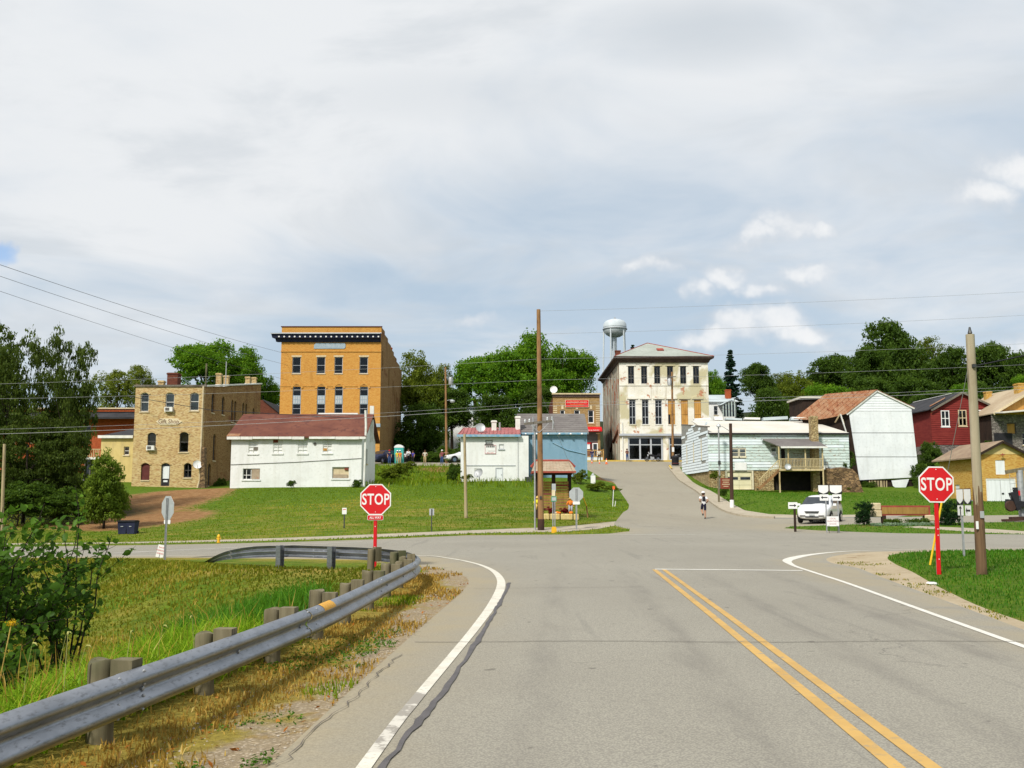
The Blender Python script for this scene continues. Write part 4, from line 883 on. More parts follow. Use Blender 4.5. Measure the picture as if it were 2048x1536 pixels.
mb = MB(); mb.prism([(0, zc0), (-.25, zc0 + .05), (-.35, zc0 + .45), (-.75, zc0 + .55), (-.9, zc1 - .12), (-1.05, zc1 - .1), (-1.05, zc1), (0, zc1 + .1)], lambda p, q: (xl + (1.05 + p) * .9, p, q), lambda p, q: (x1 - .05, p, q)); cor = mb.build('cornice', 'navy', b)
mb = MB(); mb.bx(0, x1, -.02, .12, zc1 + .1, zc1 + .22); mb.build('cornice_flashing', 'sign_white', cor)
mb = MB(); mb.bx(xl + .02, x1 - .05, -1.09, -1.06, zc1 - .13, zc1 - .02); mb.build('cornice_moulding', 'sign_back', cor)
for i in range(20):
    x = -.3 + i * (x1 + .1) / 19.3; MB().bx(x, x + .22, -.86, -.5, zc0 + .62, zc0 + .80).build('bracket', 'sign_white', b)
s_, t_, w_, h_ = f.rc(628, 686, 691, 697.5); pl_ = [(s_, t_), (s_ + w_ - .2, t_), (s_ + w_, t_ + .2), (s_ + w_, t_ + h_ - .2), (s_ + w_ - .2, t_ + h_), (s_ + .3, t_ + h_), (s_, t_ + h_ - .3)]
mb = MB(); mb.prism(pl_, lambda a, c: f.wl.p(a, c, -.08), lambda a, c: f.wl.p(a, c, -.001)); pq = mb.build('name_plaque', 'plaque_blue', b); text(pq, 'lettering', 'I O W E N', .62, 'trim_grey', f.wl.p(s_ + w_ / 2, t_ + h_ / 2, -.085), FACE, .003, 1.05)
for vv, pr in ((702.5, .10), (772, .06)): zc = f.st(0, vv)[1]; MB().bx(-.04, x1 + .02, -pr, -.002, zc - .09, zc + .09).build('string_course', 'brick_orange', b)
MB().bx(-.12, x1 + .1, -.1, .35, zt, zt + .12).build('coping', 'maroon', b); zc = f.st(0, 851)[1]; MB().bx(-.1, x1 + .1, -.5, 0, zc - .25, zc + .25).build('shop_cornice', 'plaque_blue', b)
zo = b.location.z; st = [(0, zt)]; n_ = 7
for i in range(1, n_ + 1): yy = D * i / n_; zq = zt - 3.4 * i / n_; st += [(yy, st[-1][1]), (yy, zq)]
sw = Wl((x1, .01, 0), YD, -XD); slots = [(1.5, 20.6 - zo + 0, 3.0, .9), (9, 19.0 - zo, 3, .8), (14.5, 18.4 - zo, 2.4, .9), (17, 17.2 - zo, 2.6, .9), (19.6, 14.5 - zo, 5.0, .9)]
FR = [(a, z_, w_, h_) for a, z_, h_, w_ in slots]
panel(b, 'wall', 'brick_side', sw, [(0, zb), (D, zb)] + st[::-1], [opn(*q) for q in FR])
for q in FR: window(b, sw, *q, frame='trim_dark', hb=(.5,), sill=None)
panel(b, 'wall', 'brick_side', Wl((0, D, 0), -YD, XD), [(0, zb), (D, zb), (D, zt - .1), (0, zt - 3.4)]); panel(b, 'wall', 'brick_side', Wl((x1, D, 0), -XD, -YD), rect(0, zb, x1, zt - 3.4)); panel(b, 'wall', 'brick_side', Wl((x1, .5, 0), -XD, -YD), rect(0, zt - 3.4, x1, zt))
slab(b, 'roof', 'roof_tar', [(0, .4, zt - .8), (x1 - .2, .4, zt - .8), (x1 - .2, D, zt - 3.8), (0, D, zt - 3.8)]); chimney(b, x1 - .4, 13.2, zt - 3, zt - 1.0, .7, 'brick_red')

# ------------------------------------------------------------------ long white shed below it
b = broot('white_shed', 'long white block building with brown roof and broken windows on the lawn', 'building', 459.5, 985, 85); f = Fac(b, 85)
x1, ze = f.st(724, 871); D = 8.4; zr = at(0, 830, 89.2).z - b.location.z; zb = -1.2
U_ = [f.rc(496, 880, 516, 907), f.rc(545.5, 879.5, 565, 906.5), f.rc(595, 879, 615, 906.5), f.rc(645, 878, 664, 906)]; Lw = [f.rc(485, 937, 519.5, 959), f.rc(664, 934, 698, 957)]
panel(b, 'wall', 'white_paint', f.wl, rect(0, zb, x1, ze), [opn(*q) for q in U_ + Lw], .16)
for i, q in enumerate(U_):
    s_, t_, w_, h_ = q; wn = window(b, f.wl, *q, rec=.02, fw=.05, frame='white_trim', vb=(.5,), hb=(.25, .5, .78), pane='white_paint', sill='white_paint', bw=.035)
    j = [(.56, .25, .44, .22), (0, .78, .5, .22), None, (.05, .17, .42, .17)][i]
    if j: mb = MB(); wbox(mb, f.wl, s_ + w_ * j[0], s_ + w_ * (j[0] + j[2]), t_ + h_ * j[1], t_ + h_ * (j[1] + j[3]), .015, .06); mb.build('broken_pane', ['timber_grey', 'sign_brown', '', 'plywood'][i], wn)
s_, t_, w_, h_ = Lw[0]; wn = window(b, f.wl, *Lw[0], rec=.1, fw=.05, vb=(.2, .47), hb=(.4,), sill='white_paint', pane='glass'); mb = MB(); wbox(mb, f.wl, s_ + w_ * .52, s_ + w_ - .04, t_ + .04, t_ + h_ - .04, .06, .1); mb.build('board', 'kiosk_shake', wn); mb = MB(); wbox(mb, f.wl, s_ + .04, s_ + w_ * .47, t_ + h_ * .42, t_ + h_ - .05, .2, .24); mb.build('board', 'timber_grey', wn)
s_, t_, w_, h_ = Lw[1]; wn = window(b, f.wl, *Lw[1], rec=.1, fw=.05, hb=(), sill='white_paint', pane='stone_trim'); mb = MB(); wbox(mb, f.wl, s_ + .06, s_ + w_ * .9, t_ + .06, t_ + h_ * .35, .06, .1); mb.build('board', 'kiosk_shake', wn); mb = MB(); wbox(mb, f.wl, s_ + w_ * .72, s_ + w_ * .95, t_ + h_ * .72, t_ + h_ - .05, .06, .1); mb.build('broken_pane', 'sign_brown', wn)
s_, t_, w_, h_ = f.rc(524, 875, 537, 887); mb = MB(); wbox(mb, f.wl, s_, s_ + w_, t_, t_ + h_, -.03, 0); mb.build('hatch', 'white_trim', b)
q = f.st(630, 888); mb = MB(); mb.lathe([(.02, -.04), (.13, -.04), (.13, .02)], 10, f.wl.p(*q), 'y'); mb.build('vent', 'trim_dark', b)
gw = Wl((x1, 0, 0), YD, -XD); g1 = (2.6, 2.6, .8, 1.3); panel(b, 'wall', 'white_paint', gw, [(0, zb), (D, zb), (D, ze), (D / 2, zr), (0, ze)], [opn(*g1)]); window(b, gw, *g1, frame='trim_dark')
panel(b, 'wall', 'white_paint', Wl((0, D, 0), -YD, XD), [(0, zb), (D, zb), (D, ze), (D / 2, zr), (0, ze)]); panel(b, 'wall', 'white_paint', Wl((x1, D, 0), -XD, -YD), rect(0, zb, x1, ze))
slab(b, 'roof', 'roof_brown', [(-.35, -.35, ze - .1), (x1 + .4, -.35, ze - .1), (x1 + .4, D / 2, zr + .08), (-.2, D / 2, zr + .08)]); slab(b, 'roof', 'roof_brown', [(-.2, D / 2 + .001, zr + .08), (x1 + .4, D / 2 + .001, zr + .08), (x1 + .4, D + .35, ze - .1), (-.35, D + .35, ze - .1)])
slab(b, 'roof_patch', 'roof_rust', [(-.36, -.37, ze - .08), (.75, -.37, ze - .08), (.75, 1.0, ze + .55), (-.33, 1.0, ze + .55)], .02)
rr = random.Random(4); x = -.3
while x < x1 + .3: L_ = rr.uniform(.8, 2.4); MB().bx(x, min(x + L_ - .03, x1 + .38), -.40, -.352, ze - .34 + rr.uniform(-.03, .03), ze - .12).build('fascia_board', 'white_trim', b); x += L_ + (rr.random() < .25) * .4
s_ = f.st(618, 832)[0]; MB().bx(s_, s_ + 3.6, D / 2 - .12, D / 2 + .12, zr + .06, zr + .18).build('ridge_cap', 'sign_white', b)
mb = MB(); mb.tube([(x1 + .3, -.2, ze + 2.2), (x1 + .35, -.1, ze + .8), (x1 + .25, -.05, 0)], [.10, .10, .09], 7); mb.build('stack_pipe', 'white_trim', b); MB().bx(x1 - .05, x1 + .3, D / 2 + .6, D / 2 + .9, ze - .2, zr + .9).build('chimney', 'white_trim', b)
mb = MB(); zq = f.st(0, 927)[1]; mb.tube([f.wl.p(0, zq - .1, -.04), f.wl.p(x1 * .5, zq + .12, -.04), f.wl.p(x1, zq + .45, -.04)], .02, 5); mb.build('cable', 'trim_dark', b)

# ------------------------------------------------------------------ white house with red metal roof, blue house beside it
b = broot('white_cottage', 'white block house with red metal roof next to the blue house', 'house', 921, 975, 90); f = Fac(b, 90)
x1, ze = f.st(1057, 871.5); xr = f.st(1041, 871.5)[0]; D = 9; zr = at(0, 855.5, 94.5).z - b.location.z; zb = -1.2
H_ = [f.rc(971, 880, 985, 888), f.rc(998 - 7, 935.5, 1006, 962.5), f.rc(948.5, 937, 963, 949), f.rc(998, 888.5, 1008, 898)]
panel(b, 'wall', 'white_paint', f.wl, rect(0, zb, x1, ze), [opn(*q) for q in H_], .12)
window(b, f.wl, *H_[0], rec=.04, fw=.05, hb=(), pane='white_paint', sill='trim_dark', frame='trim_dark'); window(b, f.wl, *H_[2], rec=.03, fw=.05, hb=(.85,), pane='white_paint', sill=None); window(b, f.wl, *H_[3], rec=.02, fw=.04, hb=(), pane='white_paint', frame='sign_back', sill='sign_back')
s_, t_, w_, h_ = H_[1]; mb = MB(); ring(mb, f.wl, opn(s_, t_, w_, h_), opn(s_ + .07, t_ + .02, w_ - .14, h_ - .1), .02, .08); dr = mb.build('door', 'trim_grey', b); mb = MB(); wbox(mb, f.wl, s_ + .07, s_ + w_ - .07, t_ + .02, t_ + h_ - .08, .05, .09); mb.build('door_leaf', 'door_white', dr); mb = MB(); wbox(mb, f.wl, s_ + w_ - .16, s_ + w_ - .11, t_ + h_ * .45, t_ + h_ * .5, .01, .05); mb.build('handle', 'steel_dark', dr)
s_, t_, w_, h_ = f.rc(970, 890, 992, 908); mb = MB(); wbox(mb, f.wl, s_, s_ + w_, t_, t_ + h_, -.05, 0); sg = mb.build('advert_board', 'shirt_pink', b); mb = MB(); wbox(mb, f.wl, s_ + .04, s_ + w_ - .04, t_ + .05, t_ + h_ - .05, -.056, -.051); mb.build('advert_face', 'sign_white', sg)
mb = MB()
for i in range(5): wbox(mb, f.wl, s_ + .12 + i * .16, s_ + .24 + i * .16, t_ + h_ * .72, t_ + h_ * .93, -.062, -.057)
wbox(mb, f.wl, s_ + .3, s_ + w_ - .06, t_ + h_ * .31, t_ + h_ * .34, -.062, -.057); mb.build('print', 'trim_dark', sg); text(sg, 'lettering', 'BAR & GRILL', .12, 'red_text', f.wl.p(s_ + w_ / 2, t_ + h_ * .14, -.058), FACE, .002)
shell(b, 'white_paint', 0, x1, 0, D, zb, ze); slab(b, 'roof', 'roof_red_metal', [(-.3, -.35, ze + .12), (xr, -.35, ze + .12), (xr, D / 2, zr), (0, D / 2, zr)]); slab(b, 'roof', 'roof_red_metal', [(0, D / 2 + .001, zr), (xr, D / 2 + .001, zr), (xr, D + .3, ze), (-.3, D + .3, ze)])
for i in range(17): x = -.2 + i * (xr + .1) / 16; mb = MB(); mb.bar((x, -.35, ze + .16), (x * (xr) / (xr) if i else .05, D / 2, zr + .03), .045, .05); mb.build('roof_seam', 'roof_red_metal', b)
MB().bx(-.35, xr, -.42, -.352, ze - .12, ze + .1).build('gutter', 'blue_trim', b); panel(b, 'wall', 'white_paint', Wl((0, 0, 0), YD, XD), [(0, ze), (D, ze), (D / 2, zr)])
p = f.st(987, 855); chimney(b, p[0], 2.6, zr - .8, zr + .55, .45, 'white_trim'); mb = MB(); mb.tube([(p[0] + .55, 2.4, zr - .8), (p[0] + .55, 2.4, zr + .35)], .09, 8); mb.build('vent_pipe', 'galv_dull', b); q = f.st(960, 861); dish(b, (q[0], .8, zr - .3), .45, 'sign_back', (.2, -1, .4))
p = f.st(1036, 840); chimney(b, p[0], 3.6, ze + .2, f.st(0, 834)[1] + .35, .45, 'white_trim', d=1.0)
zq = f.st(0, 931)[1]; MB().bx(.5, x1 - 1.2, -.05, -.001, zq - .03, zq + .03).build('ledge', 'sign_back', b); q = f.st(1036, 930)[0]; mb = MB(); mb.tube([f.wl.p(q, ze - .1, -.04), f.wl.p(q, zb, -.04)], .025, 5); mb.build('conduit', 'sign_back', b)
mb = MB(); mb.bx(x1 - .35, x1 + .3, -.9, -.15, .35, .95); mb.build('meter_box', 'steel_dark', b)
b = broot('blue_house', 'sky blue painted house with grey shingle roof at the street corner', 'house', 1041, 975, 93); f = Fac(b, 93)
x1, ze = f.st(1174, 866); x0 = -.15; D = 10; zr = at(0, 829, 98).z - b.location.z; zb = -2
panel(b, 'wall', 'blue_paint', f.wl, rect(x0, zb, x1, ze)); gp = [(0, zb), (D, zb), (D, ze), (D / 2, zr), (0, ze)]
panel(b, 'wall', 'blue_paint', Wl((x1, 0, 0), YD, -XD), gp); panel(b, 'wall', 'blue_paint', Wl((x0, D, 0), -YD, XD), gp); panel(b, 'wall', 'blue_paint', Wl((x1, D, 0), -XD, -YD), rect(0, zb, x1 - x0, ze))
slab(b, 'roof', 'roof_grey', [(x0 - .15, -.35, ze - .02), (x1 + .15, -.35, ze - .02), (x1 + .15, D / 2, zr + .08), (x0 - .15, D / 2, zr + .08)]); slab(b, 'roof', 'roof_grey', [(x0 - .15, D / 2 + .001, zr + .08), (x1 + .15, D / 2 + .001, zr + .08), (x1 + .15, D + .3, ze), (x0 - .15, D + .3, ze)])
for i in range(9): zq = ze + .1 + (zr - ze) * (i + .5) / 9; mb = MB(); yq = -.35 + (D / 2 + .35) * (i + .6) / 9.4; MB().bx(x0 - .16, x1 + .16, yq - .02, yq + .55, ze - .02 + (zr + .1 - ze) * (yq + .35) / (D / 2 + .35) - .01, ze + .012 + (zr + .1 - ze) * (yq + .35) / (D / 2 + .35)).build('shingle_course', 'roof_grey', b)
MB().bx(x0, x1, -.42, -.352, ze - .16, ze + .02).build('fascia', 'blue_trim', b); MB().bx(x0, x1 - .1, -.06, -.001, ze - .42, ze - .17).build('frieze', 'blue_trim', b)
for i in range(6): x = .5 + i * (x1 - .8) / 5.2; mb = MB(); mb.lathe([(.03, .06), (.1, .0), (.11, -.05), (.03, -.1)], 8, (x, -.5, ze - .1)); mb.build('floodlight', 'sign_white', b)
mb = MB(); mb.tube([f.wl.p(x1 * .48, ze - .9, -.04), f.wl.p(x1 * .7, ze - 1.6, -.06), f.wl.p(x1 * .97, ze - 2.0, -.04)], .05, 5); mb.build('cable', 'blue_trim', b); mb = MB(); mb.tube([(1.2, -.3, -1), (1.2, -.3, ze + 1.5)], .07, 6); mb.build('service_mast', 'galv_dull', b)

# ------------------------------------------------------------------ small shop with the red awning
b = broot('brick_shop', 'small tan brick shop with red sign and red awning', 'building', 1106.5, 940, 143); f = Fac(b, 143)
x1, zt = f.st(1199.5, 788.5); D = 16; zb = -1.5; Wn = [f.rc(1120, 820, 1130, 846), f.rc(1148, 820, 1160, 846), f.rc(1176, 820, 1188, 846)]; fr = f.rc(1150, 864, 1196, 916)
panel(b, 'wall', 'brick_shop', f.wl, rect(0, zb, x1, zt), [opn(*q) for q in Wn + [fr]])
for q in Wn: window(b, f.wl, *q, frame='sign_white', sill='stone_trim', hb=(.5,), fw=.12); mb = MB(); wbox(mb, f.wl, q[0] + q[2] / 2 - .17, q[0] + q[2] / 2 + .17, q[1] + q[3] + .1, q[1] + q[3] + .75, -.06, 0); mb.build('keystone', 'stone_trim', b)
for side in (0, 1):
    for i in range(14): z_ = f.st(0, 812 + i * 4.2)[1]; MB().bx(x1 - .62 if side else .02, x1 - .02 if side else .62, -.05, -.001, z_ - .11, z_ + .05).build('quoin', 'stone_trim', b)
shell(b, 'brick_dark', 0, x1, 0, D, zb, zt - .3); slab(b, 'roof', 'roof_tar', [(0, .2, zt - .4), (x1, .2, zt - .4), (x1, D, zt - .9), (0, D, zt - .9)]); MB().bx(-.15, x1 + .1, -.3, .2, zt - .05, zt + .14).build('cornice', 'stone_trim', b); MB().bx(-.05, x1, -.15, -.002, zt - .42, zt - .06).build('frieze', 'cornice_old', b)
s_, t_, w_, h_ = f.rc(1131, 800.5, 1177, 814); mb = MB(); wbox(mb, f.wl, s_, s_ + w_, t_, t_ + h_, -.14, -.01); sg = mb.build('sign_board', 'awning_red', b); mb = MB(); ring(mb, f.wl, opn(s_ - .06, t_ - .05, w_ + .12, h_ + .1), opn(s_, t_, w_, h_), -.15, -.1); mb.build('sign_border', 'sign_cream', sg)
text(sg, 'lettering', "SHEPHERD'S DINER", .34, 'sign_cream', f.wl.p(s_ + w_ / 2, t_ + h_ * .66, -.145), FACE, .003); text(sg, 'lettering', 'FOOD & DRINKS', .26, 'reflector_yellow', f.wl.p(s_ + w_ / 2, t_ + h_ * .27, -.145), FACE, .003)
s_, t_, w_, h_ = f.rc(1150, 853.5, 1203, 863.5); mb = MB(); mb.prism([(0, t_ + h_), (-1.1, t_ + .25), (-1.1, t_), (0, t_)], lambda p, q: (s_, p, q), lambda p, q: (s_ + w_, p, q)); aw = mb.build('awning', 'awning_red', b); text(aw, 'lettering', 'HOT MEALS & SNACKS', .26, 'sign_white', (s_ + w_ * .55, -1.11, t_ + .14), FACE, .003)
s_, t_, w_, h_ = fr; mb = MB(); wbox(mb, f.wl, s_, s_ + w_, t_ + h_ * .62, t_ + h_, .1, .2); mb.build('fascia_panel', 'trim_dark', b); mb = MB(); wbox(mb, f.wl, s_, s_ + w_, t_, t_ + h_ * .62, .12, .2); mb.build('shop_front', 'maroon', b)
q = f.rc(1185, 886, 1196, 912); mb = MB(); ring(mb, f.wl, opn(*q), opn(q[0] + .13, q[1], q[2] - .26, q[3] - .13), .04, .11); dr = mb.build('door', 'sign_white', b); mb = MB(); fillp(mb, f.wl, opn(q[0] + .13, q[1], q[2] - .26, q[3] - .13), .1); mb.build('pane', 'car_glass', dr)
q = f.rc(1170, 888, 1180, 898); window(b, f.wl, *q, rec=.02, frame='sign_white', pane='sign_white', hb=(), sill=None); MB().bx(q[0] - .1, q[0] + q[2] + .1, .0, .1, q[1] + q[3], q[1] + q[3] + .2).build('window_head', 'awning_red', b)
zd = f.st(0, 915.5)[1]; zr_ = f.st(0, 901.5)[1]; xa, xb_ = f.st(1150, 0)[0], f.st(1204, 910)[0]; MB().bx(xa, xb_, -2.4, -.01, zb, zd).build('porch_base', 'white_paint', b); MB().bx(xa, xb_, -2.5, -2.4, zr_ - .1, zr_).build('rail', 'deck_orange', b); MB().bx(xa, xb_, -2.48, -2.42, zd + .05, zd + .15).build('rail', 'deck_orange', b)
for i in range(16): x = xa + i * (xb_ - xa) / 15; MB().bx(x - .03, x + .03, -2.47, -2.42, zd + .1, zr_ - .05).build('baluster', 'deck_orange', b)
MB().bx(xb_ - .12, xb_ + .05, -2.5, -2.36, zb, zr_ + .1).build('rail_post', 'deck_orange', b); p = f.st(1108, 776); dish(b, (p[0], .8, zt + .75), .55, 'sign_white', (-.1, -1, .25), post=(p[0] + .1, 1, zt))
mb = MB(); mb.tube([(x1 - .3, 1, zt), (x1 - .3, 1, zt + 3)], .03, 5); mb.bar((x1 - .7, 1, zt + 2.5), (x1 + .1, 1, zt + 2.5), .03); mb.build('aerial', 'galv_dull', b)
# ------------------------------------------------------------------ big peeling three-storey building
b = broot('stucco_building', 'large three-storey building with peeling white stucco and hipped roof', 'building', 1240.5, 935, 138); f = Fac(b, 138)
x1, zt = f.st(1415.5, 722); D = 25; zb = -1; zo = b.location.z
us1 = [(1256.4, 1268.6), (1282.6, 1294.7), (1308.7, 1320.9), (1334.6, 1346.8), (1360.7, 1373), (1386.6, 1398.8)]; us2 = [(1258.9, 1272), (1284.5, 1298), (1311, 1324.6), (1336.5, 1350.8), (1362.7, 1376.7), (1389, 1403)]
T_ = [f.rc(a, 732, c, 767.5) for a, c in us1]; S_ = [f.rc(a, 798.5, c, 849) for a, c in us2]; sh1 = f.rc(1256.5, 873, 1327, 924.5); sh2 = f.rc(1338, 873, 1408, 924.5)
panel(b, 'wall', 'stucco', f.wl, rect(0, zb, x1, zt), [opn(*q) for q in T_ + S_ + [sh1, sh2]], .35)
for q in T_: window(b, f.wl, *q, frame='trim_dark', vb=(.5,), hb=(.48,), sill='stucco', fw=.08, bw=.07)
for i, q in enumerate(S_):
    wn = window(b, f.wl, *q, frame='trim_grey' if i < 3 else 'plywood', vb=(.5,) if i < 3 else (), hb=(.3, .72) if i < 3 else (), sill='stucco', fw=.08, bw=.07, rec=.2)
    if i >= 3:
        for j in range(3): mb = MB(); wbox(mb, f.wl, q[0] + .03 + j * (q[2] - .06) / 3, q[0] + .015 + (j + 1) * (q[2] - .06) / 3, q[1] + .05 + (1.5 if i == 3 and j == 0 else 0), q[1] + q[3] - .05, .12 + .01 * j, .16 + .01 * j); mb.build('board', 'plywood', wn)
        mb = MB(); wbox(mb, f.wl, q[0] + .02, q[0] + q[2] - .02, q[1] + q[3] * .4, q[1] + q[3] * .4 + .15, .08, .115); mb.build('batten', 'plywood', wn)
    s_, t_, w_, h_ = q; zt_ = t_ + h_
    mb = MB(); mb.prism([(s_ - .3, zt_ + .02), (s_ + w_ + .3, zt_ + .02), (s_ + w_ + .3, zt_ + .22), (s_ + w_ / 2, zt_ + .5), (s_ - .3, zt_ + .22)], lambda a, c: f.wl.p(a, c, -.14), lambda a, c: f.wl.p(a, c, -.001)); mb.build('window_hood', 'stucco', wn)
for q in T_: mb = MB(); wbox(mb, f.wl, q[0] - .25, q[0] + q[2] + .25, q[1] + q[3] + .02, q[1] + q[3] + .2, -.1, -.001); mb.build('window_hood', 'stucco', b)
zc = f.st(0, 768.8)[1]; MB().bx(0, x1, -.08, -.002, zc - .2, zc - .05).build('string_course', 'stucco', b)
for q, mull in ((sh1, (.02, .345, .655, .97)), (sh2, (.02, .5, .97))):
    s_, t_, w_, h_ = q; sf = MB(); wbox(sf, f.wl, s_, s_ + w_, t_ + h_ - .25, t_ + h_, .1, .3); sf = sf.build('shop_front', 'trim_grey', b)
    for m_ in mull: mb = MB(); wbox(mb, f.wl, s_ + w_ * m_ - .11, s_ + w_ * m_ + .11, t_, t_ + h_ - .25, .1, .28); mb.build('mullion', 'trim_grey', sf)
    mb = MB(); wbox(mb, f.wl, s_, s_ + w_, t_ + h_ * .66, t_ + h_ * .70, .12, .26); mb.build('transom_bar', 'sign_back', sf); mb = MB(); wbox(mb, f.wl, s_, s_ + w_, t_, t_ + .45, .12, .26); mb.build('stall_riser', 'trim_grey', sf)
    for m0, m1 in zip(mull[:-1], mull[1:]):
        mb = MB(); fillp(mb, f.wl, rect(s_ + w_ * m0 + .11, t_ + .45, s_ + w_ * m1 - .11, t_ + h_ * .66), .22); mb.build('pane', 'glass', sf); mb = MB(); fillp(mb, f.wl, rect(s_ + w_ * m0 + .11, t_ + h_ * .70, s_ + w_ * m1 - .11, t_ + h_ - .25), .22); mb.build('pane', 'glass', sf)
zc = f.st(0, 872)[1]; MB().bx(-.1, x1 + .05, -.35, -.002, zc + .02, zc + .32).build('shop_cornice', 'trim_grey', b)
MB().bx(.15, x1 - .15, 4, 4.2, 0, zt - .5).build('inner_partition', 'interior', b)
sw = Wl((0, D, 0), -YD, XD)         # left flank; s runs from the back to the front
FR = []
for i, yy in enumerate((2.2, 6.2, 10.2, 14.2, 18.2, 22.0)): FR += [(D - yy - .45, zt - 4.2, .9, 2.7)]
for i, yy in enumerate((3.0, 10.2, 15.0, 20.0)): FR += [(D - yy - .45, zt - 9.4, .9, 2.8)]
FR += [(D - 5.5, 2.2, 1.2, 1.8)]
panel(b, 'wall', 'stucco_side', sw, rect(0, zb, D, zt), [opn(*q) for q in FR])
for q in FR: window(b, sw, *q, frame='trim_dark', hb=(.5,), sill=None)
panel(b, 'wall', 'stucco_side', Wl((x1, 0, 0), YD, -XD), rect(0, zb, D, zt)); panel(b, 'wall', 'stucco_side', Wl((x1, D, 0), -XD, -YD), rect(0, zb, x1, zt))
mb = MB(); [mb.tube([(-.1, yy, zb), (-.1, yy, zt - .5)], .09, 6) for yy in (.35, 8.3, 12.6)]; mb.build('downspout', 'stucco_side', b)
mb = MB(); mb.tube([(-.06, .8, 5.4), (-.06, 8, 4.2), (-.06, 13, 2.9)], [.18, .24, .16], 6); mb.build('broken_ledge', 'brick_dark', b)
oh = .75; e0 = zt + .55; pk = f.st(1310, 684)[1] + 1.1; xm = f.st(1310, 684)[0]
mb = MB(); mb.prism([(0, zt - .25), (-.12, zt - .25), (-.3, zt + .1), (-oh, zt + .3), (-oh, e0), (0, e0)], lambda p, q: (p, p, q), lambda p, q: (x1 - p, p, q)); mb.prism([(0, zt - .25), (-.12, zt - .25), (-.3, zt + .1), (-oh, zt + .3), (-oh, e0), (0, e0)], lambda p, q: (p, D - p, q), lambda p, q: (p, p, q)); cor = mb.build('cornice', 'cornice_old', b)
MB().bx(-oh - .03, x1 + oh + .03, -oh - .05, -oh - .002, e0 - .1, e0 + .05).build('gutter', 'cornice_old', cor)
yk = 8.0; A0, B0, C0, D0 = (-oh, -oh, e0), (x1 + oh, -oh, e0), (x1 + oh, D + oh, e0), (-oh, D + oh, e0); P1, P2 = (xm, yk, pk), (xm, D - 8, pk)
for pts_ in ((A0, B0, P1), (B0, C0, P2, P1), (C0, D0, P2), (D0, A0, P1, P2)): MB().add([Vector(q) + Z * .02 for q in pts_], [tuple(range(len(pts_)))]).build('roof_slope', 'roof_green_grey', b)
mb = MB(); [mb.tube([Vector(a) + Z * .04, Vector(c) + Z * .04], .07, 5) for a, c in ((A0, P1), (B0, P1), (P1, P2))]; mb.build('ridge_tiles', 'ridge_red', b)
p = f.st(1323, 703); yq = 3.2; MB().box((p[0] + .3, yq, e0 + (pk - e0) * (yq + oh) / (yk + oh) + .12), (.95, 1.1, .16), Euler((math.atan2(pk - e0, yk + oh), 0, 0)).to_matrix()).build('roof_hatch', 'ridge_red', b)
chimney(b, 1.4, 14, e0, pk - .2, .8, 'brick_dark')
mb = MB(); mb.tube([(.35, -.12, zb), (.35, -.12, zt * .42)], .07, 6); mb.build('downspout', 'white_trim', b)
# ------------------------------------------------------------------ white house and porch behind, far slate-roofed house
b = broot('white_house', 'white clapboard house with brick chimney behind the stucco building', 'house', 1412, 880, 168); f = Fac(b, 168)
x1, ze = f.st(1472, 803); zr = f.st(0, 789)[1] + .4; q1 = f.rc(1428, 812, 1436, 830); panel(b, 'wall', 'white_paint', f.wl, rect(0, -4, x1, ze), [opn(*q1)]); window(b, f.wl, *q1, frame='trim_grey'); shell(b, 'white_paint', 0, x1, 0, 9, -4, ze)
slab(b, 'roof', 'roof_slate', [(-.4, -.4, ze), (x1 + .4, -.4, ze), (x1 - .8, 4.5, zr), (.5, 4.5, zr)]); slab(b, 'roof', 'roof_slate', [(.5, 4.501, zr), (x1 - .8, 4.501, zr), (x1 + .4, 9.4, ze), (-.4, 9.4, ze)]); chimney(b, f.st(1463, 0)[0] + 11.2 - 11.2 + 0, 2, ze - .3, f.st(0, 777)[1], .9, 'brick_red')
f2 = Fac(b, 165); a, c = f2.st(1447, 838)[0], f2.st(1470, 838)[0]; z0, z1 = f2.st(0, 838)[1], f2.st(0, 812)[1]
mb = MB(); mb.add([(a - .3, -3.2, z1 + .2), (c + .3, -3.2, z1 + 1.5), (c + .3, 0, z1 + 1.7), (a - .3, 0, z1 + .4)], [(0, 1, 2, 3)]); mb.build('porch_roof', 'roof_slate', b); MB().bx(a, c, -3, -.01, z0 - 3, z0 + .4).build('porch_base', 'white_paint', b)
for i in range(5): x = a + i * (c - a) / 4; MB().bx(x - .07, x + .07, -3, -2.86, z0 + .4, z1 + .25 + i * .25).build('porch_post', 'teal_board', b)
MB().bx(a, c, -2.9, -2.88, z0 + .4, z1 + .2).build('pane', 'car_glass', b)
b = broot('slate_roof_house', 'far white house with pale slate roof between the trees', 'house', 899, 870, 185); f = Fac(b, 185)
x1, ze = f.st(962, 828); zr = f.st(0, 813)[1] + .6; Q = [f.rc(u, 833, u + 6, 842) for u in (912, 926, 946)]; panel(b, 'wall', 'white_paint', f.wl, rect(0, -3, x1, ze), [opn(*q) for q in Q]); [window(b, f.wl, *q, frame='trim_dark') for q in Q]; shell(b, 'white_paint', 0, x1, 0, 8, -3, ze)
slab(b, 'roof', 'roof_slate', [(-.4, -.5, ze), (x1 + .4, -.5, ze), (x1 + .4, 4, zr), (-.4, 4, zr)]); slab(b, 'roof', 'roof_slate', [(-.4, 4.001, zr), (x1 + .4, 4.001, zr), (x1 + .4, 8.4, ze), (-.4, 8.4, ze)]); chimney(b, x1 - 1.2, 4, zr - .5, zr + 1.2, .7, 'brick_red')

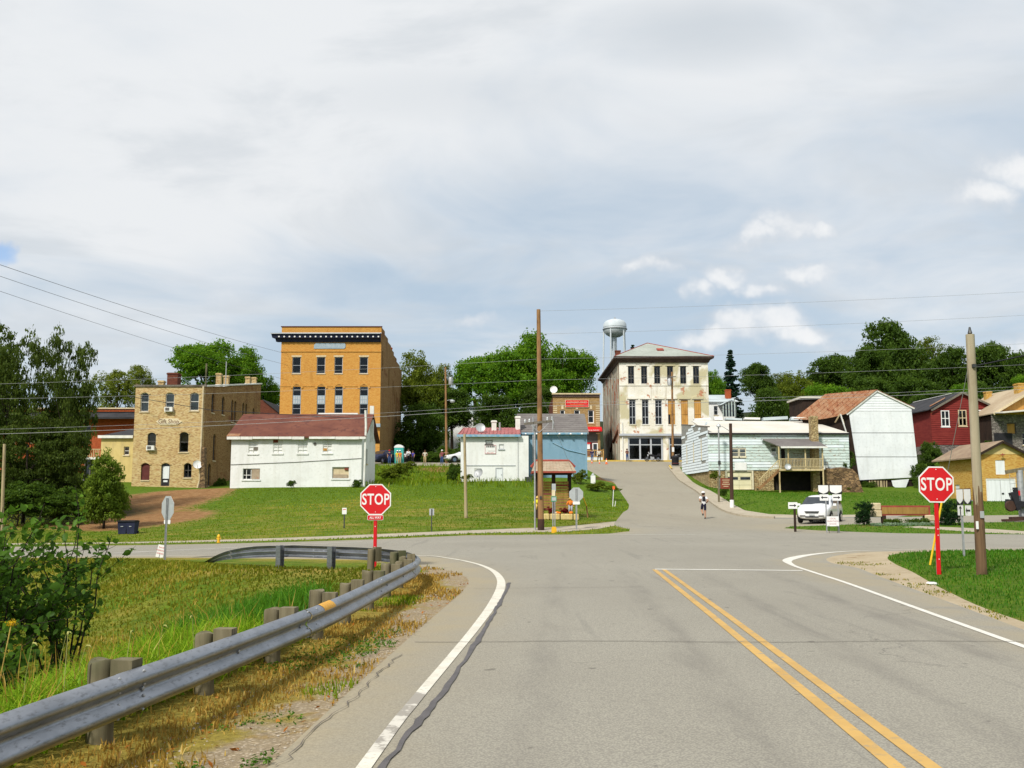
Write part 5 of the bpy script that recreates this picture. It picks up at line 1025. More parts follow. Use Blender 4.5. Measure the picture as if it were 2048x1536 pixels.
# ------------------------------------------------------------------ pale green boarded house with porch
b = broot('boarded_house', 'pale green clapboard house with porch, garage door and peeling boards', 'house', 1418.5, 990, 100); f = Fac(b, 100)
x1, ze = f.st(1697, 868); zf = f.st(0, 941)[1]; zb = -2; D = 15.5
qw = f.rc(1464, 897, 1492, 913.5); qp = f.rc(1541.5, 895, 1553.5, 911.5); qd = f.rc(1563, 898, 1571, 937); qg = f.rc(1453.5, 942, 1505.5, 979); qv = f.rc(1549, 943, 1632, 986)
panel(b, 'wall', 'grey_board', f.wl, rect(0, zf, x1, ze), [opn(*q) for q in (qw, qp, qd)], .15); planks(b, f.wl, 'teal_board', 0, x1, zf, ze - .02, .29, (qw, qp, qd), joint=4.5, seed=2, mats=['teal_board', 'teal_board', 'teal_board', 'pale_board'])
window(b, f.wl, qw[0], qw[1], qw[2] * .48, qw[3], rec=-.05, frame='window_cream', sill='window_cream', back='curtain', backr=(.45, 1)); window(b, f.wl, qw[0] + qw[2] * .52, qw[1], qw[2] * .48, qw[3], rec=-.05, frame='window_cream', sill='window_cream', back='curtain', backr=(.5, 1)); window(b, f.wl, *qp, rec=-.05, frame='pale_board', sill='pale_board', back='curtain', backr=(.5, 1))
mb = MB(); fillp(mb, f.wl, opn(*qd), .1); mb.build('door', 'black_soft', b)
panel(b, 'foundation', 'stone_brown', Wl((0, .12, 0), XD, YD), rect(0, zb, x1, zf), [opn(*qg), opn(*qv)], .5); panel(b, 'foundation', 'stone_tan', Wl((0, .05, 0), XD, YD), rect(f.st(1506, 0)[0], zb, f.st(1545, 0)[0], zf)); panel(b, 'foundation', 'stone_tan', Wl((0, .05, 0), XD, YD), rect(0, zb, qg[0], zf))
s_, t_, w_, h_ = qg; gd = MB(); ring(gd, Wl((0, .05, 0), XD, YD), opn(s_ - .12, t_, w_ + .24, h_ + .12), opn(s_ + .05, t_ + .01, w_ - .1, h_ - .05), -.06, .2); gd = gd.build('garage_door', 'window_cream', b); n_ = 4
for i in range(n_):
    for j in range(2):
        mb = MB(); a0, a1, z0, z1 = s_ + .06 + j * (w_ - .12) / 2, s_ + .04 + (j + 1) * (w_ - .12) / 2, t_ + .02 + i * (h_ - .1) / n_, t_ + (i + 1) * (h_ - .1) / n_
        wbox(mb, f.wl, a0, a1, z0, z1, .14, .2); mb.build('panel', 'cream_door', gd)
        if i == 2: mb = MB(); wbox(mb, f.wl, a0 + .12, a1 - .1, z0 + .08, z1 - .06, .128, .139); mb.build('pane', 'car_glass', gd)
s_, t_, w_, h_ = f.rc(1469, 925, 1493, 940.5); mb = MB(); wbox(mb, f.wl, s_, s_ + w_, t_, t_ + h_, -.12, -.06); mb.build('notice_board', 'sign_white', b)
# street flank: pale boards, broken away at the top
zo = b.location.z; sw = Wl((0, D, 0), -YD, XD); FQ = [(3.2, 3.0 + zf * 0 + 1.6, .5, 1.9), (7.4, 4.4, .5, 2.0), (11.8, 4.3, .5, 2.1)]; zl = zf - .1; zbk = ze + 1.4
FQ = [(a, zl + 1.4, w_, h_) for a, _, w_, h_ in FQ]
panel(b, 'wall', 'grey_board', sw, [(0, zl), (D, zl), (D, ze + .7), (0, zbk + .7)], [opn(*q) for q in FQ], .12)
planks(b, sw, 'pale_board', 0, D, zl, ze + 1.5, .30, FQ, joint=2.0, seed=7, jag=.05, skip=lambda s_, t_, r_: (t_ > ze + .55 and r_.random() < .7) or (t_ > ze - .1 and (s_ > 9 or s_ < 4) and r_.random() < .5) or r_.random() < .015)
for q in FQ: window(b, sw, *q, rec=-.04, frame='window_cream', sill='window_cream', hb=(.5,), fw=.1)
panel(b, 'foundation', 'stone_tan', Wl((.12, D, 0), -YD, XD), rect(0, zb, D, zl)); panel(b, 'wall', 'grey_board', Wl((x1, 0, 0), YD, -XD), rect(0, zb, D, ze)); panel(b, 'wall', 'grey_board', Wl((x1, D, 0), -XD, -YD), rect(0, zb, x1, zbk))
zk = f.st(0, 846)[1] + 1.0; slab(b, 'roof', 'roof_white', [(.1, -.25, ze + .1), (x1, -.25, ze + .1), (x1 - .4, D - 5, zk), (.3, D - 5, zk + .1)]); MB().bx(0, x1, -.3, -.252, ze - .08, ze + .1).build('roof_edge', 'black_soft', b)
mb = MB(); mb.bar((.1, 0, ze + .75), (.1, D, zbk + .75), .25, .12); mb.build('coping', 'timber_grey', b)
rr = random.Random(9); x = .6
while x < x1 - 1.5: L_ = rr.uniform(.7, 3.4); mb = MB(); mb.box((x + L_ / 2, D - 4.6, zk + .25 + rr.uniform(-.05, .1)), (L_, .8, rr.uniform(.2, .55)), Euler((rr.uniform(-.2, .2), rr.uniform(-.06, .06), 0)).to_matrix()); mb.build('parapet_block', rr.choice(['roof_slate', 'timber_grey', 'roof_tar', 'white_trim']), b); x += L_ + rr.uniform(0, .4)
# porch
fp = Fac(b, 97.2); yf = -2.8; pa, pb_ = fp.st(1558, 937)[0], fp.st(1648, 937)[0]; zp = fp.st(0, 937)[1]; zrl = fp.st(0, 917)[1]
MB().bx(pa, pb_, yf, -.07, zp - .22, zp).build('porch_floor', 'deck_wood', b); MB().bx(pa, pb_, yf, yf + .1, zrl - .08, zrl).build('rail', 'deck_wood', b); MB().bx(pa, pb_, yf + .02, yf + .08, zp + .1, zp + .18).build('rail', 'deck_wood', b)
n_ = 30
for i in range(n_): x = pa + .15 + i * (pb_ - pa - .3) / (n_ - 1); MB().bx(x - .028, x + .028, yf + .03, yf + .07, zp + .14, zrl - .06).build('baluster', 'deck_wood', b)
for x in (pa + .05, pa + (pb_ - pa) * .22, pa + (pb_ - pa) * .6, pb_ - .08): MB().bx(x - .06, x + .06, yf + .02, yf + .14, zb + 1 if x in (pa + .05, pb_ - .08) else zp, fp.st(0, 893)[1]).build('porch_post', 'deck_wood', b)
ra, rb = fp.st(1536, 880)[0], fp.st(1652, 880)[0]; zr1 = fp.st(0, 893.5)[1]; zr2 = f.st(0, 877)[1]
slab(b, 'porch_roof', 'roof_grey', [(ra + 1.2, yf - .35, zr1), (rb, yf - .35, zr1), (rb - .3, -.05, zr2), (ra, -.05, zr2)], .1); MB().bx(ra + 1.15, rb, yf - .4, yf - .352, zr1 - .15, zr1 + .02).build('fascia', 'white_trim', b)
for zz_, x0_ in ((ze - .62, ra), (ze - .95, ra + 2)): mb = MB(); mb.bar((x0_, -.3, zz_), (rb, -.3, zz_ - .35), .12, .1); mb.build('old_gutter', 'pale_board', b)
s0 = Vector((pa + .1, yf + .05, zp)); s1 = Vector((fp.st(1518, 976)[0], yf + .05, fp.st(0, 978)[1]))
for dy_ in (0, .9): mb = MB(); mb.bar(s0 + Vector((0, dy_, -.1)), s1 + Vector((0, dy_, 0)), .06, .26); mb.build('stringer', 'pole_brown', b)
for i in range(11): p = s0.lerp(s1, (i + .5) / 11); MB().box(p + Vector((0, .45, 0)), (.3, .9, .05)).build('step', 'deck_wood', b)
mb = MB(); mb.bar(s0 + Z * .95, s1 + Z * .85, .06, .08); mb.build('rail', 'deck_wood', b)
for i in range(13): p = s0.lerp(s1, (i + .3) / 13); MB().bar(p, p + Z * .9, .045).build('baluster', 'deck_wood', b)
cx, cz = fp.st(1641, 900); MB().bx(cx - .36, cx + .36, -1.2, -.4, zb, f.st(0, 834)[1]).build('chimney', 'stone_tan', b)
mb = MB(); mb.prism([f.st(*q) for q in ((1640, 990), (1716, 990), (1708, 968), (1703, 950), (1694, 939), (1672, 935), (1655, 938), (1640, 937))], lambda a, c: (a, -1.6 + .3 * math.sin(a * 2), c), lambda a, c: (a, 0, c)); mb.build('stone_pier', 'stone_brown', b); dish(b, (fp.st(1574, 934)[0], yf - .3, fp.st(0, 934)[1]), .32, 'sign_back', (-.2, -1, .3))
s_, t_, w_, h_ = fp.rc(1652, 930, 1662, 938); MB().bx(s_, s_ + w_, -1.75, -1.61, t_, t_ + h_).build('meter_box', 'sign_white', b)
mb = MB(); mb.bx(qv[0], qv[0] + qv[2], .6, 4, zb, zf - .1); mb.build('under_porch_dark', 'interior', b)  # near-black block paints the shade of the open space under the porch

# ------------------------------------------------------------------ leaning white barn
b = broot('leaning_barn', 'leaning white sheet-clad barn with rusty tin roof, tilting to the left', 'barn', 1760, 985, 105); f = Fac(b, 105)
PK, RE, BR, BL, LE = (f.st(*q) for q in ((1753, 781), (1822, 813), (1837, 944), (1719, 961), (1697.5, 824)))
def lx(z_, side):
    (a, b0), (c, d) = (LE, BL) if side == 0 else (RE, BR); k_ = (z_ - d) / (b0 - d); return c + (a - c) * k_
zrow = [f.st(0, v)[1] for v in (961, 914, 866, 822)]
panel(b, 'wall', 'timber_dark', Wl((0, .06, 0), XD, YD), [BL, (BR[0], BR[1]), RE, PK, LE])
for i in range(3):
    z0, z1 = zrow[i] + .04, zrow[i + 1] - .02; cols = 3; rrm = random.Random(i)
    for j in range(cols):
        a0, a1 = lx(z0, 0) + (lx(z0, 1) - lx(z0, 0)) * j / cols, lx(z0, 0) + (lx(z0, 1) - lx(z0, 0)) * (j + 1) / cols; b0, b1 = lx(z1, 0) + (lx(z1, 1) - lx(z1, 0)) * j / cols, lx(z1, 0) + (lx(z1, 1) - lx(z1, 0)) * (j + 1) / cols
        tl = -.10 * (j / cols); th = -.10 * ((j + 1) / cols)
        zl0 = z0 + (.28 * (1 - 0) if False else 0); skew = lambda q: .33 * q
        mb = MB(); mb.prism([(a0 + .004, z0 + skew(j / cols) * (i == 0)), (a1 - .004, z0 + skew((j + 1) / cols) * (i == 0)), (b1 - .004, z1), (b0 + .004, z1)], lambda p, q: (p, -.03 - .006 * ((i + j) % 2), q), lambda p, q: (p, .05, q)); mb.build('cladding_sheet', 'white_sheet', b)
t_ = zrow[3]
while t_ < PK[1] - .15:
    h_ = .27
    def xr_(z_):
        l = lx(z_, 0) if z_ < LE[1] else LE[0] + (PK[0] - LE[0]) * (z_ - LE[1]) / (PK[1] - LE[1]); r = lx(z_, 1) if z_ < RE[1] else RE[0] + (PK[0] - RE[0]) * (z_ - RE[1]) / (PK[1] - RE[1]); return l, r
    (l0, r0), (l1, r1) = xr_(t_), xr_(min(t_ + h_, PK[1] - .02)); mb = MB()
    mb.add([(l0, -.06, t_), (r0, -.06, t_), (r1, -.03, min(t_ + h_, PK[1] - .02)), (l1, -.03, min(t_ + h_, PK[1] - .02)), (l0, .03, t_), (r0, .03, t_)], [(0, 1, 2, 3), (4, 5, 1, 0)]); mb.build('plank', 'white_sheet', b); t_ += h_
sk = [f.st(*q) for q in ((1783, 961), (1818, 958), (1812, 974), (1800, 981), (1786, 972))]; mb = MB(); mb.prism(sk, lambda p, q: (p, -.02, q), lambda p, q: (p, .04, q)); mb.build('hanging_sheet', 'white_sheet', b)
BK = Vector((-4.2, 4.4, 0))
for nm, (p0, p1) in dict(a=(LE, PK), b=(RE, PK)).items():
    n_ = 9; e = Vector((p1[0] - p0[0], 0, p1[1] - p0[1])); ov = e.normalized() * -.35
    if nm == 'a':
        for i in range(n_):
            k0, k1 = i / n_, (i + 1) / n_ ; sag = lambda k_: Vector((0, 0, -.55 * math.sin(math.pi * min(1, k_ * 1.0)) * .6)); lo0, lo1 = Vector((p0[0], -.2, p0[1] + .05)) + BK * k0 + ov * (1 + 1.0 * k0) + sag(k0), Vector((p0[0], -.2, p0[1] + .05)) + BK * k1 + ov * (1 + 1.0 * k1) + sag(k1)
            hi0, hi1 = Vector((p1[0], -.2, p1[1] + .08)) + BK * k0, Vector((p1[0], -.2, p1[1] + .08)) + BK * k1
            slab(b, 'tin_sheet', 'roof_rust', [lo0, hi0, hi1, lo1][::-1], .03); mb = MB(); mb.bar(lo0 + Z * .02, hi0 + Z * .02, .05, .05); mb.build('seam', 'roof_rust', b)
    else: slab(b, 'roof', 'roof_rust', [Vector((p1[0], -.2, p1[1] + .08)), Vector((p0[0], -.2, p0[1] + .05)) + ov, Vector((p0[0], -.2, p0[1] + .05)) + ov + BK, Vector((p1[0], -.2, p1[1] + .08)) + BK], .05)
    mb = MB(); mb.bar(Vector((p0[0], -.14, p0[1] - .06)) + ov, Vector((p1[0], -.14, p1[1] - .02)), .06, .2); mb.build('bargeboard', 'white_trim', b)
lo = Vector((LE[0], -.2, LE[1] + .02)) + BK * 1.02 - Vector((.6, 0, .25)); mb = MB(); mb.bar(lo, Vector(f.wl.p(*f.st(1656, 834), 2.4)), .08, .14); mb.build('eave_board', 'white_trim', b)
for (u0, v0, u1, v1, yy) in ((1677, 829, 1689, 867, -.6), (1676, 830, 1667, 846, -.5), (1687, 838, 1690, 848, .3)): mb = MB(); mb.bar(f.wl.p(*f.st(u0, v0), yy), f.wl.p(*f.st(u1, v1), yy), .2, .1); mb.build('fallen_post', 'white_trim' if u0 == 1677 else 'pole_pale', b)
mb = MB(); mb.add([(LE[0] + .1, .1, LE[1]), (BL[0] + .1, .1, BL[1]), (BL[0] + .1 - 3, 4.2, BL[1]), (LE[0] + .1 - 4, 4.4, LE[1])], [(0, 1, 2, 3)]); mb.build('side_dark_sheet', 'timber_dark', b); mb = MB(); mb.add([(RE[0] - .1, .1, RE[1]), (BR[0] - .1, .1, BR[1]), (BR[0] - 4, 4.2, BR[1]), (RE[0] - 4, 4.4, RE[1])], [(0, 1, 2, 3)]); mb.build('side_dark_sheet', 'timber_dark', b)  # near-black left sheet stands for the shade of the open interior
mb = MB(); mb.bx(BL[0] + .6, BR[0] - .5, .3, 3.4, -1.5, BL[1] + .1); mb.build('underfloor', 'timber_dark', b)
for i in range(9): x = f.st(1740 + i * 4, 970)[0]; mb = MB(); mb.bar((x, -.05 + .02 * (i % 2), -.9), (x + .05 * (i % 3 - 1), -.05, BL[1] - .02), .13, .05); mb.build('slat', 'pole_pale', b)
b = broot('dark_shed', 'dark board shed with flat white roof edge behind the rusty tin roof', 'shed', 1606, 850, 126); f = Fac(b, 126); x1, z1 = f.st(1662, 797)
panel(b, 'wall', 'timber_dark', f.wl, rect(0, -4, x1, z1)); shell(b, 'timber_dark', 0, x1, 0, 6, -4, z1); slab(b, 'roof', 'roof_white', [(-.3, -.4, z1 + .25), (x1 + .3, -.4, z1 + .25), (x1 + .3, 6, z1 + .25), (-.3, 6, z1 + .25)], .25)
for i in range(8): x = i * x1 / 8; MB().bx(x + .02, x + x1 / 8 - .02, -.03, -.001, -3.9, z1 - .1).build('plank', 'timber_dark', b)

# ------------------------------------------------------------------ red house, grey house, yellow brick garage
b = broot('red_house', 'dark red clapboard house with white sash windows and black roof', 'house', 1866, 925, 118); f = Fac(b, 118)
LEv, PKv, REv = f.st(1866, 818), f.st(1922, 786), f.st(1988, 815); zf = f.st(0, 890)[1]; D = 13; wn = [f.rc(1882.5, 821, 1899.5, 853), f.rc(1917, 820, 1934, 852), f.rc(1953.5, 820, 1969, 851)]
panel(b, 'wall', 'red_board', f.wl, [(0, zf), (REv[0], zf), REv, PKv, LEv], [opn(*q) for q in wn], .12)
def shp(z_):
    l = 0 if z_ < LEv[1] else LEv[0] + (PKv[0] - LEv[0]) * (z_ - LEv[1]) / (PKv[1] - LEv[1]); r = REv[0] if z_ < REv[1] else REv[0] + (PKv[0] - REv[0]) * (z_ - REv[1]) / (PKv[1] - REv[1]); return l, r
planks(b, f.wl, 'red_board', 0, REv[0], zf, PKv[1] - .1, .26, wn, shp=shp, seed=3)
for i, q in enumerate(wn): window(b, f.wl, *q, rec=-.06, frame='sign_white' if i != 1 else 'stone_trim', vb=(.5,), hb=(.5,), sill='stone_trim' if i == 1 else 'sign_white', fw=.1, bw=.09)
q = f.rc(1967, 822, 1987, 844); mb = MB(); wbox(mb, f.wl, q[0], q[0] + q[2], q[1], q[1] + q[3], -.06, -.04); mb.build('bare_patch', 'timber_grey', b)
panel(b, 'foundation', 'stone_grey', f.wl, rect(0, -3, REv[0], zf)); sl = Wl((0, D, 0), -YD, XD); panel(b, 'wall', 'red_board', sl, rect(0, zf, D, LEv[1])); panel(b, 'foundation', 'stone_grey', sl, rect(0, -3, D, zf)); panel(b, 'wall', 'red_board', Wl((REv[0], 0, 0), YD, -XD), rect(0, -3, D, REv[1])); panel(b, 'wall', 'red_board', Wl((REv[0], D, 0), -XD, -YD), rect(0, -3, REv[0], LEv[1]))
MB().bx(-3.2, -.02, 7, 11, -3, LEv[1] - 1.0).build('lean_to', 'timber_grey', b)
slab(b, 'roof', 'roof_tar', [(-.5, -.4, LEv[1] - .1), (PKv[0], -.4, PKv[1] + .12), (PKv[0] - .5, D, PKv[1] + .12), (-.9, D, LEv[1] - .1)]); slab(b, 'roof', 'roof_tar', [(PKv[0] + .001, -.4, PKv[1] + .12), (REv[0] + .4, -.4, REv[1] - .1), (REv[0] + .4, D, REv[1] - .1), (PKv[0] - .5, D, PKv[1] + .12)])
for p0, p1 in ((LEv, PKv), (REv, PKv)): mb = MB(); mb.bar((p0[0] + (-.4 if p0 is LEv else .4), -.42, p0[1] - .22), (p1[0], -.42, p1[1] + .02), .05, .24); mb.build('bargeboard', 'timber_grey', b)
mb = MB(); mb.bar((PKv[0] - .3, 2, PKv[1] + .16), (PKv[0] - .5, D, PKv[1] + .16), .1, .06); mb.build('ridge_cap', 'sign_white', b); slab(b, 'roof_patch', 'roof_rust', [(.2, .6, LEv[1] + .36), (1.9, .2, LEv[1] + 1.33), (2.3, .9, LEv[1] + 1.56), (.5, 1.3, LEv[1] + .54)], .03)
mb = MB(); mb.tube([(REv[0] + .15, -.3, REv[1] - .2), (REv[0] + .6, -.35, zf + 1.0), (REv[0] + .9, -.35, zf - .2)], .07, 6); mb.build('downspout', 'sign_white', b)
b = broot('grey_house', 'run-down grey house with tan roof and orange gable at the right edge', 'house', 1984, 925, 113); f = Fac(b, 113)
xA, zA = f.st(1990, 824); xP, zP = f.st(2078, 770); x1 = f.st(2160, 830)[0]; zpo = f.st(0, 829)[1]; H1 = [f.rc(2015, 846, 2033, 868), f.rc(2046, 865, 2060, 890)]
panel(b, 'wall', 'stone_grey', f.wl, rect(.2, -3, x1, zpo), [opn(*q) for q in H1], .2); window(b, f.wl, *H1[0], frame='trim_dark', hb=(), pane='plywood', sill=None); window(b, f.wl, *H1[1], frame='sign_white')
panel(b, 'gable', 'plywood', Wl((0, 0, 0), XD, YD), [(xA, zpo), (x1, zpo), (x1, zA + 1), (xP, zP), (xA, zA)]); slab(b, 'roof', 'roof_tan', [(xA - .5, -.6, zA - .15), (xP, -.6, zP + .1), (xP - .6, 11, zP + .1), (xA - .3, 11, zA - .15)]); slab(b, 'roof', 'roof_tan', [(xP + .001, -.6, zP + .1), (x1 + .5, -.6, zA), (x1, 11, zA), (xP - .6, 11, zP + .1)])
slab(b, 'porch_roof', 'roof_white', [(.3, -2.6, zpo + .05), (x1, -2.6, zpo + .9), (x1, -.05, zpo + 1.1), (.3, -.05, zpo + .25)], .12); mb = MB(); mb.bar((xA - .5, -.65, zA - .3), (xP, -.65, zP - .05), .06, .26); mb.build('bargeboard', 'stone_trim', b)
shell(b, 'timber_dark', .6, x1, .01, 11, -3, zA - .4); MB().bx(.4, 2.5, -.04, -.005, .8, 3.4).build('doorway', 'black_soft', b)
for (u, v0, v1, w_, yy) in ((1976, 783, 800, .7, 9.0), (2042, 767, 790, 1.1, 2.0)): p = at(u, v1, 113 + yy) - b.location; chimney(b, p.x, yy, p.z - 1.5, at(u, v0, 113 + yy).z - b.location.z, w_, 'brick_yellow')
b = broot('brick_garage', 'yellow brick garage with white double doors and taupe roof', 'garage', 1960, 1012, 85); f = Fac(b, 85); X0 = 0
LEv, PKv = f.st(1960, 909), f.st(2002, 884); x1 = PKv[0] * 2; D = 7.6; zb = -1; dd = f.rc(1974.5, 957, 2034, 1010); du = f.rc(1992, 920.5, 2011, 949)
panel(b, 'wall', 'brick_yellow', f.wl, [(0, zb), (x1, zb), (x1, LEv[1]), (PKv[0], PKv[1]), (0, LEv[1])], [opn(*dd), opn(*du)], .2); zg = f.st(0, 909.5)[1]
panel(b, 'gable_panel', 'cream_paint', Wl((0, -.02, 0), XD, YD), [(.35, zg + .05), (x1 - .35, zg + .05), (PKv[0], PKv[1] - .1)])
dr = MB(); ring(dr, f.wl, opn(*dd), opn(dd[0] + .08, dd[1], dd[2] - .16, dd[3] - .1), .02, .1); dr = dr.build('door', 'white_trim', b); n_ = 12
for i in range(n_): mb = MB(); a0 = dd[0] + .09 + i * (dd[2] - .18) / n_; rz_ = random.Random(i).uniform(0, .22); wbox(mb, f.wl, a0, a0 + (dd[2] - .18) / n_ - (.03 if i == 5 else .008), dd[1] + rz_, dd[1] + dd[3] - .11, .06 + .004 * (i % 2), .1); mb.build('plank', 'door_white', dr)
mb = MB(); wbox(mb, f.wl, dd[0] + dd[2] * .52, dd[0] + dd[2] * .6, dd[1] + dd[3] * .4, dd[1] + dd[3] * .46, .03, .06); mb.build('handle', 'steel_dark', dr); mb = MB(); wbox(mb, f.wl, *[du[0], du[0] + du[2], du[1], du[1] + du[3]], .04, .1); mb.build('loft_door', 'door_white', b)
mb = MB(); mb.bar(f.wl.p(PKv[0] - .1, zg + .0, -.3), f.wl.p(PKv[0] + .1, zg + .1, 0), .06); mb.bar(f.wl.p(PKv[0] - .25, zg - .02, -.32), f.wl.p(PKv[0] + .1, zg - .02, -.32), .08); mb.build('hoist_hook', 'ridge_red', b)
sl = Wl((0, D, 0), -YD, XD); sd = (D - 4.6, .9 + 0, .9, 1.0); sd2 = (D - 7.0, .55, .5, 1.9); panel(b, 'wall', 'brick_yellow', sl, rect(0, zb, D, LEv[1]), [opn(*sd), opn(*sd2)], .15); mb = MB(); fillp(mb, sl, opn(*sd), .08); mb.build('side_door', 'door_white', b); mb = MB(); fillp(mb, sl, opn(*sd2), .1); mb.build('side_door', 'timber_dark', b)
panel(b, 'wall', 'brick_yellow', Wl((x1, 0, 0), YD, -XD), rect(0, zb, D, LEv[1])); panel(b, 'wall', 'brick_yellow', Wl((x1, D, 0), -XD, -YD), [(0, zb), (x1, zb), (x1, LEv[1]), (x1 / 2, PKv[1]), (0, LEv[1])])
slab(b, 'roof', 'roof_taupe', [(-.6, -.35, LEv[1] - .25), (PKv[0], -.35, PKv[1] + .12), (PKv[0], D + .3, PKv[1] + .12), (-.6, D + .3, LEv[1] - .25)]); slab(b, 'roof', 'roof_taupe', [(PKv[0] + .001, -.35, PKv[1] + .12), (x1 + .6, -.35, LEv[1] - .25), (x1 + .6, D + .3, LEv[1] - .25), (PKv[0] + .001, D + .3, PKv[1] + .12)])
for p0, sx_ in (((0, LEv[1]), -.6), ((x1, LEv[1]), .6)): mb = MB(); mb.bar((p0[0] + sx_, -.37, p0[1] - .34), (PKv[0], -.37, PKv[1] + .0), .05, .2); mb.build('bargeboard', 'timber_dark', b)

# ------------------------------------------------------------------ water tower on the hill
wt = at(1230, 672, 330); b = thing('water_tower', 'pale grey municipal water tower on legs behind the stucco building', 'water tower', (wt.x, 330, H(wt.x, 330) - .5)); zo = b.location.z
zt = at(1230, 638, 330).z - zo; ze = at(1230, 660, 330).z - zo; zl = at(1230, 675, 330).z - zo; R_ = 4.0
prof = [(.05, zl), (R_ * .45, zl + .25), (R_ * .78, zl + (ze - zl) * .4), (R_ * .95, zl + (ze - zl) * .8), (R_ * .98, ze)]; MB().lathe(prof + [(R_ * .98, ze + .9)], 28).build('tank_bowl', 'tank_white', b, 50)
MB().lathe([(R_ * 1.06, ze + .15), (R_ * 1.06, ze + .3), (R_ * .98, ze + .3), (R_ * .98, ze + .15)], 28).build('balcony', 'galv_dull', b)
MB().lathe([(R_, ze + .9), (R_ * .97, ze + (zt - ze) * .55), (R_ * .80, ze + (zt - ze) * .80), (R_ * .45, zt - .25), (R_ * .12, zt), (.12, zt + .05)], 28).build('tank_dome', 'tank_white', b, 50); MB().lathe([(.35, zt - .1), (.35, zt + .4), (.1, zt + .6)], 10).build('vent', 'galv_dull', b)
MB().lathe([(.62, 0), (.62, zl + .3)], 12).build('riser_pipe', 'tank_white', b, 40)
for i in range(5): a = .45 + i * 2 * math.pi / 5; mb = MB(); mb.tube([(math.cos(a) * R_ * 1.15, math.sin(a) * R_ * 1.15, 0), (math.cos(a) * R_ * .95, math.sin(a) * R_ * .95, ze)], .26, 8); mb.build('leg', 'tank_white', b, 40)
# ------------------------------------------------------------------ guardrail along the corner
def arc_pts(path, step, start=0.0):
    P_ = [Vector((*p, 0)) for p in path]; out = []; acc = 0.0; nxt = start
    for a, c in zip(P_[:-1], P_[1:]):
        L_ = (c - a).length
        while nxt <= acc + L_ + 1e-9: q = a.lerp(c, (nxt - acc) / L_); out.append((q, (c - a).normalized(), nxt)); nxt += step
        acc += L_
    return out, acc
gr = thing('guardrail', 'galvanised steel guardrail on wooden posts curving round the road corner', 'guardrail', (0, 0, 0))
RS = spl(RAIL, 6); _, TOT = arc_pts(RS, 1.0)
WPROF = [(.0, .292), (.014, .290), (.05, .272), (.076, .246), (.082, .225), (.074, .203), (.026, .165), (.016, .146), (.026, .127), (.074, .089), (.082, .067), (.076, .046), (.05, .020), (.014, .002), (.0, .0)]
def railz(s_):
    k_ = max(0.0, (s_ - (TOT - 6.2)) / 6.2); return .17 - .50 * k_ ** 1.5
sam, _ = arc_pts(RS, .16)
def rail_seg(s0, s1, proud):
    pts_ = [x for x in sam if s0 - .18 <= x[2] <= s1 + .02]; vs = []; n = len(WPROF)
    for i, (q, d, s_) in enumerate(pts_):
        d = (pts_[min(i + 1, len(pts_) - 1)][0] - pts_[max(i - 1, 0)][0]).normalized(); nr = Vector((d.y, -d.x, 0)); gz = H(q.x, q.y) * .0
        base_z = railz(s_) + (-.37 * smooth(np.array(s_), TOT - 7, TOT) if False else 0)
        kz = 1 - .93 * max(0.0, (s_ - (TOT - 4.6)) / 4.6) ** 1.3
        for a, z_ in WPROF: vs.append(q + nr * (a + proud + (1 - kz) * (.29 - z_) * .5) + Z * (base_z + z_ * kz))
    fs = [(i * n + j, (i + 1) * n + j, (i + 1) * n + j + 1, i * n + j + 1) for i in range(len(pts_) - 1) for j in range(n - 1)]
    o = MB().add(vs, fs).build('rail_beam', 'galvanised', gr, True); return o
s_ = 0.0; k_ = 0; splices = []
while s_ < TOT - .5:
    e = min(TOT, s_ + 3.81 + (1.15 if k_ == 0 else 0)); rail_seg(s_, e, .009 * (k_ % 2)); splices.append(e); s_ = e; k_ += 1
bolt = None
def rail_point(s_):
    i = min(range(len(sam)), key=lambda i: abs(sam[i][2] - s_)); return sam[i][0], sam[i][1]
for e in splices[:-1]:
    for off in (.06, .22):
        q, d = rail_point(e + off - .16); nr = Vector((d.y, -d.x, 0))
        for a, z_ in ((.048, .274), (.05, .184), (.05, .108), (.048, .018)):
            p = q + d * (off - .1) + nr * (a + .006) + Z * (railz(e) + z_)
            if bolt is None: bolt = MB().lathe([(.011, -.008), (.011, .004), (.006, .008)], 8).build('bolt', 'galv_dull', gr, 40); o = bolt
            else: o = bpy.data.objects.new('bolt', bolt.data); link(o, gr)
            o.location = p; o.rotation_euler = (nr + Z * (.8 if z_ > .2 else -.5 if z_ > .15 else .5 if z_ > .1 else -.6)).to_track_quat('Z', 'Y').to_euler()
first = next(x[2] for x in sam if x[0].y > 6.75); posts, _ = arc_pts(RS, 1.66, first - 3 * 1.66); rr = random.Random(11)
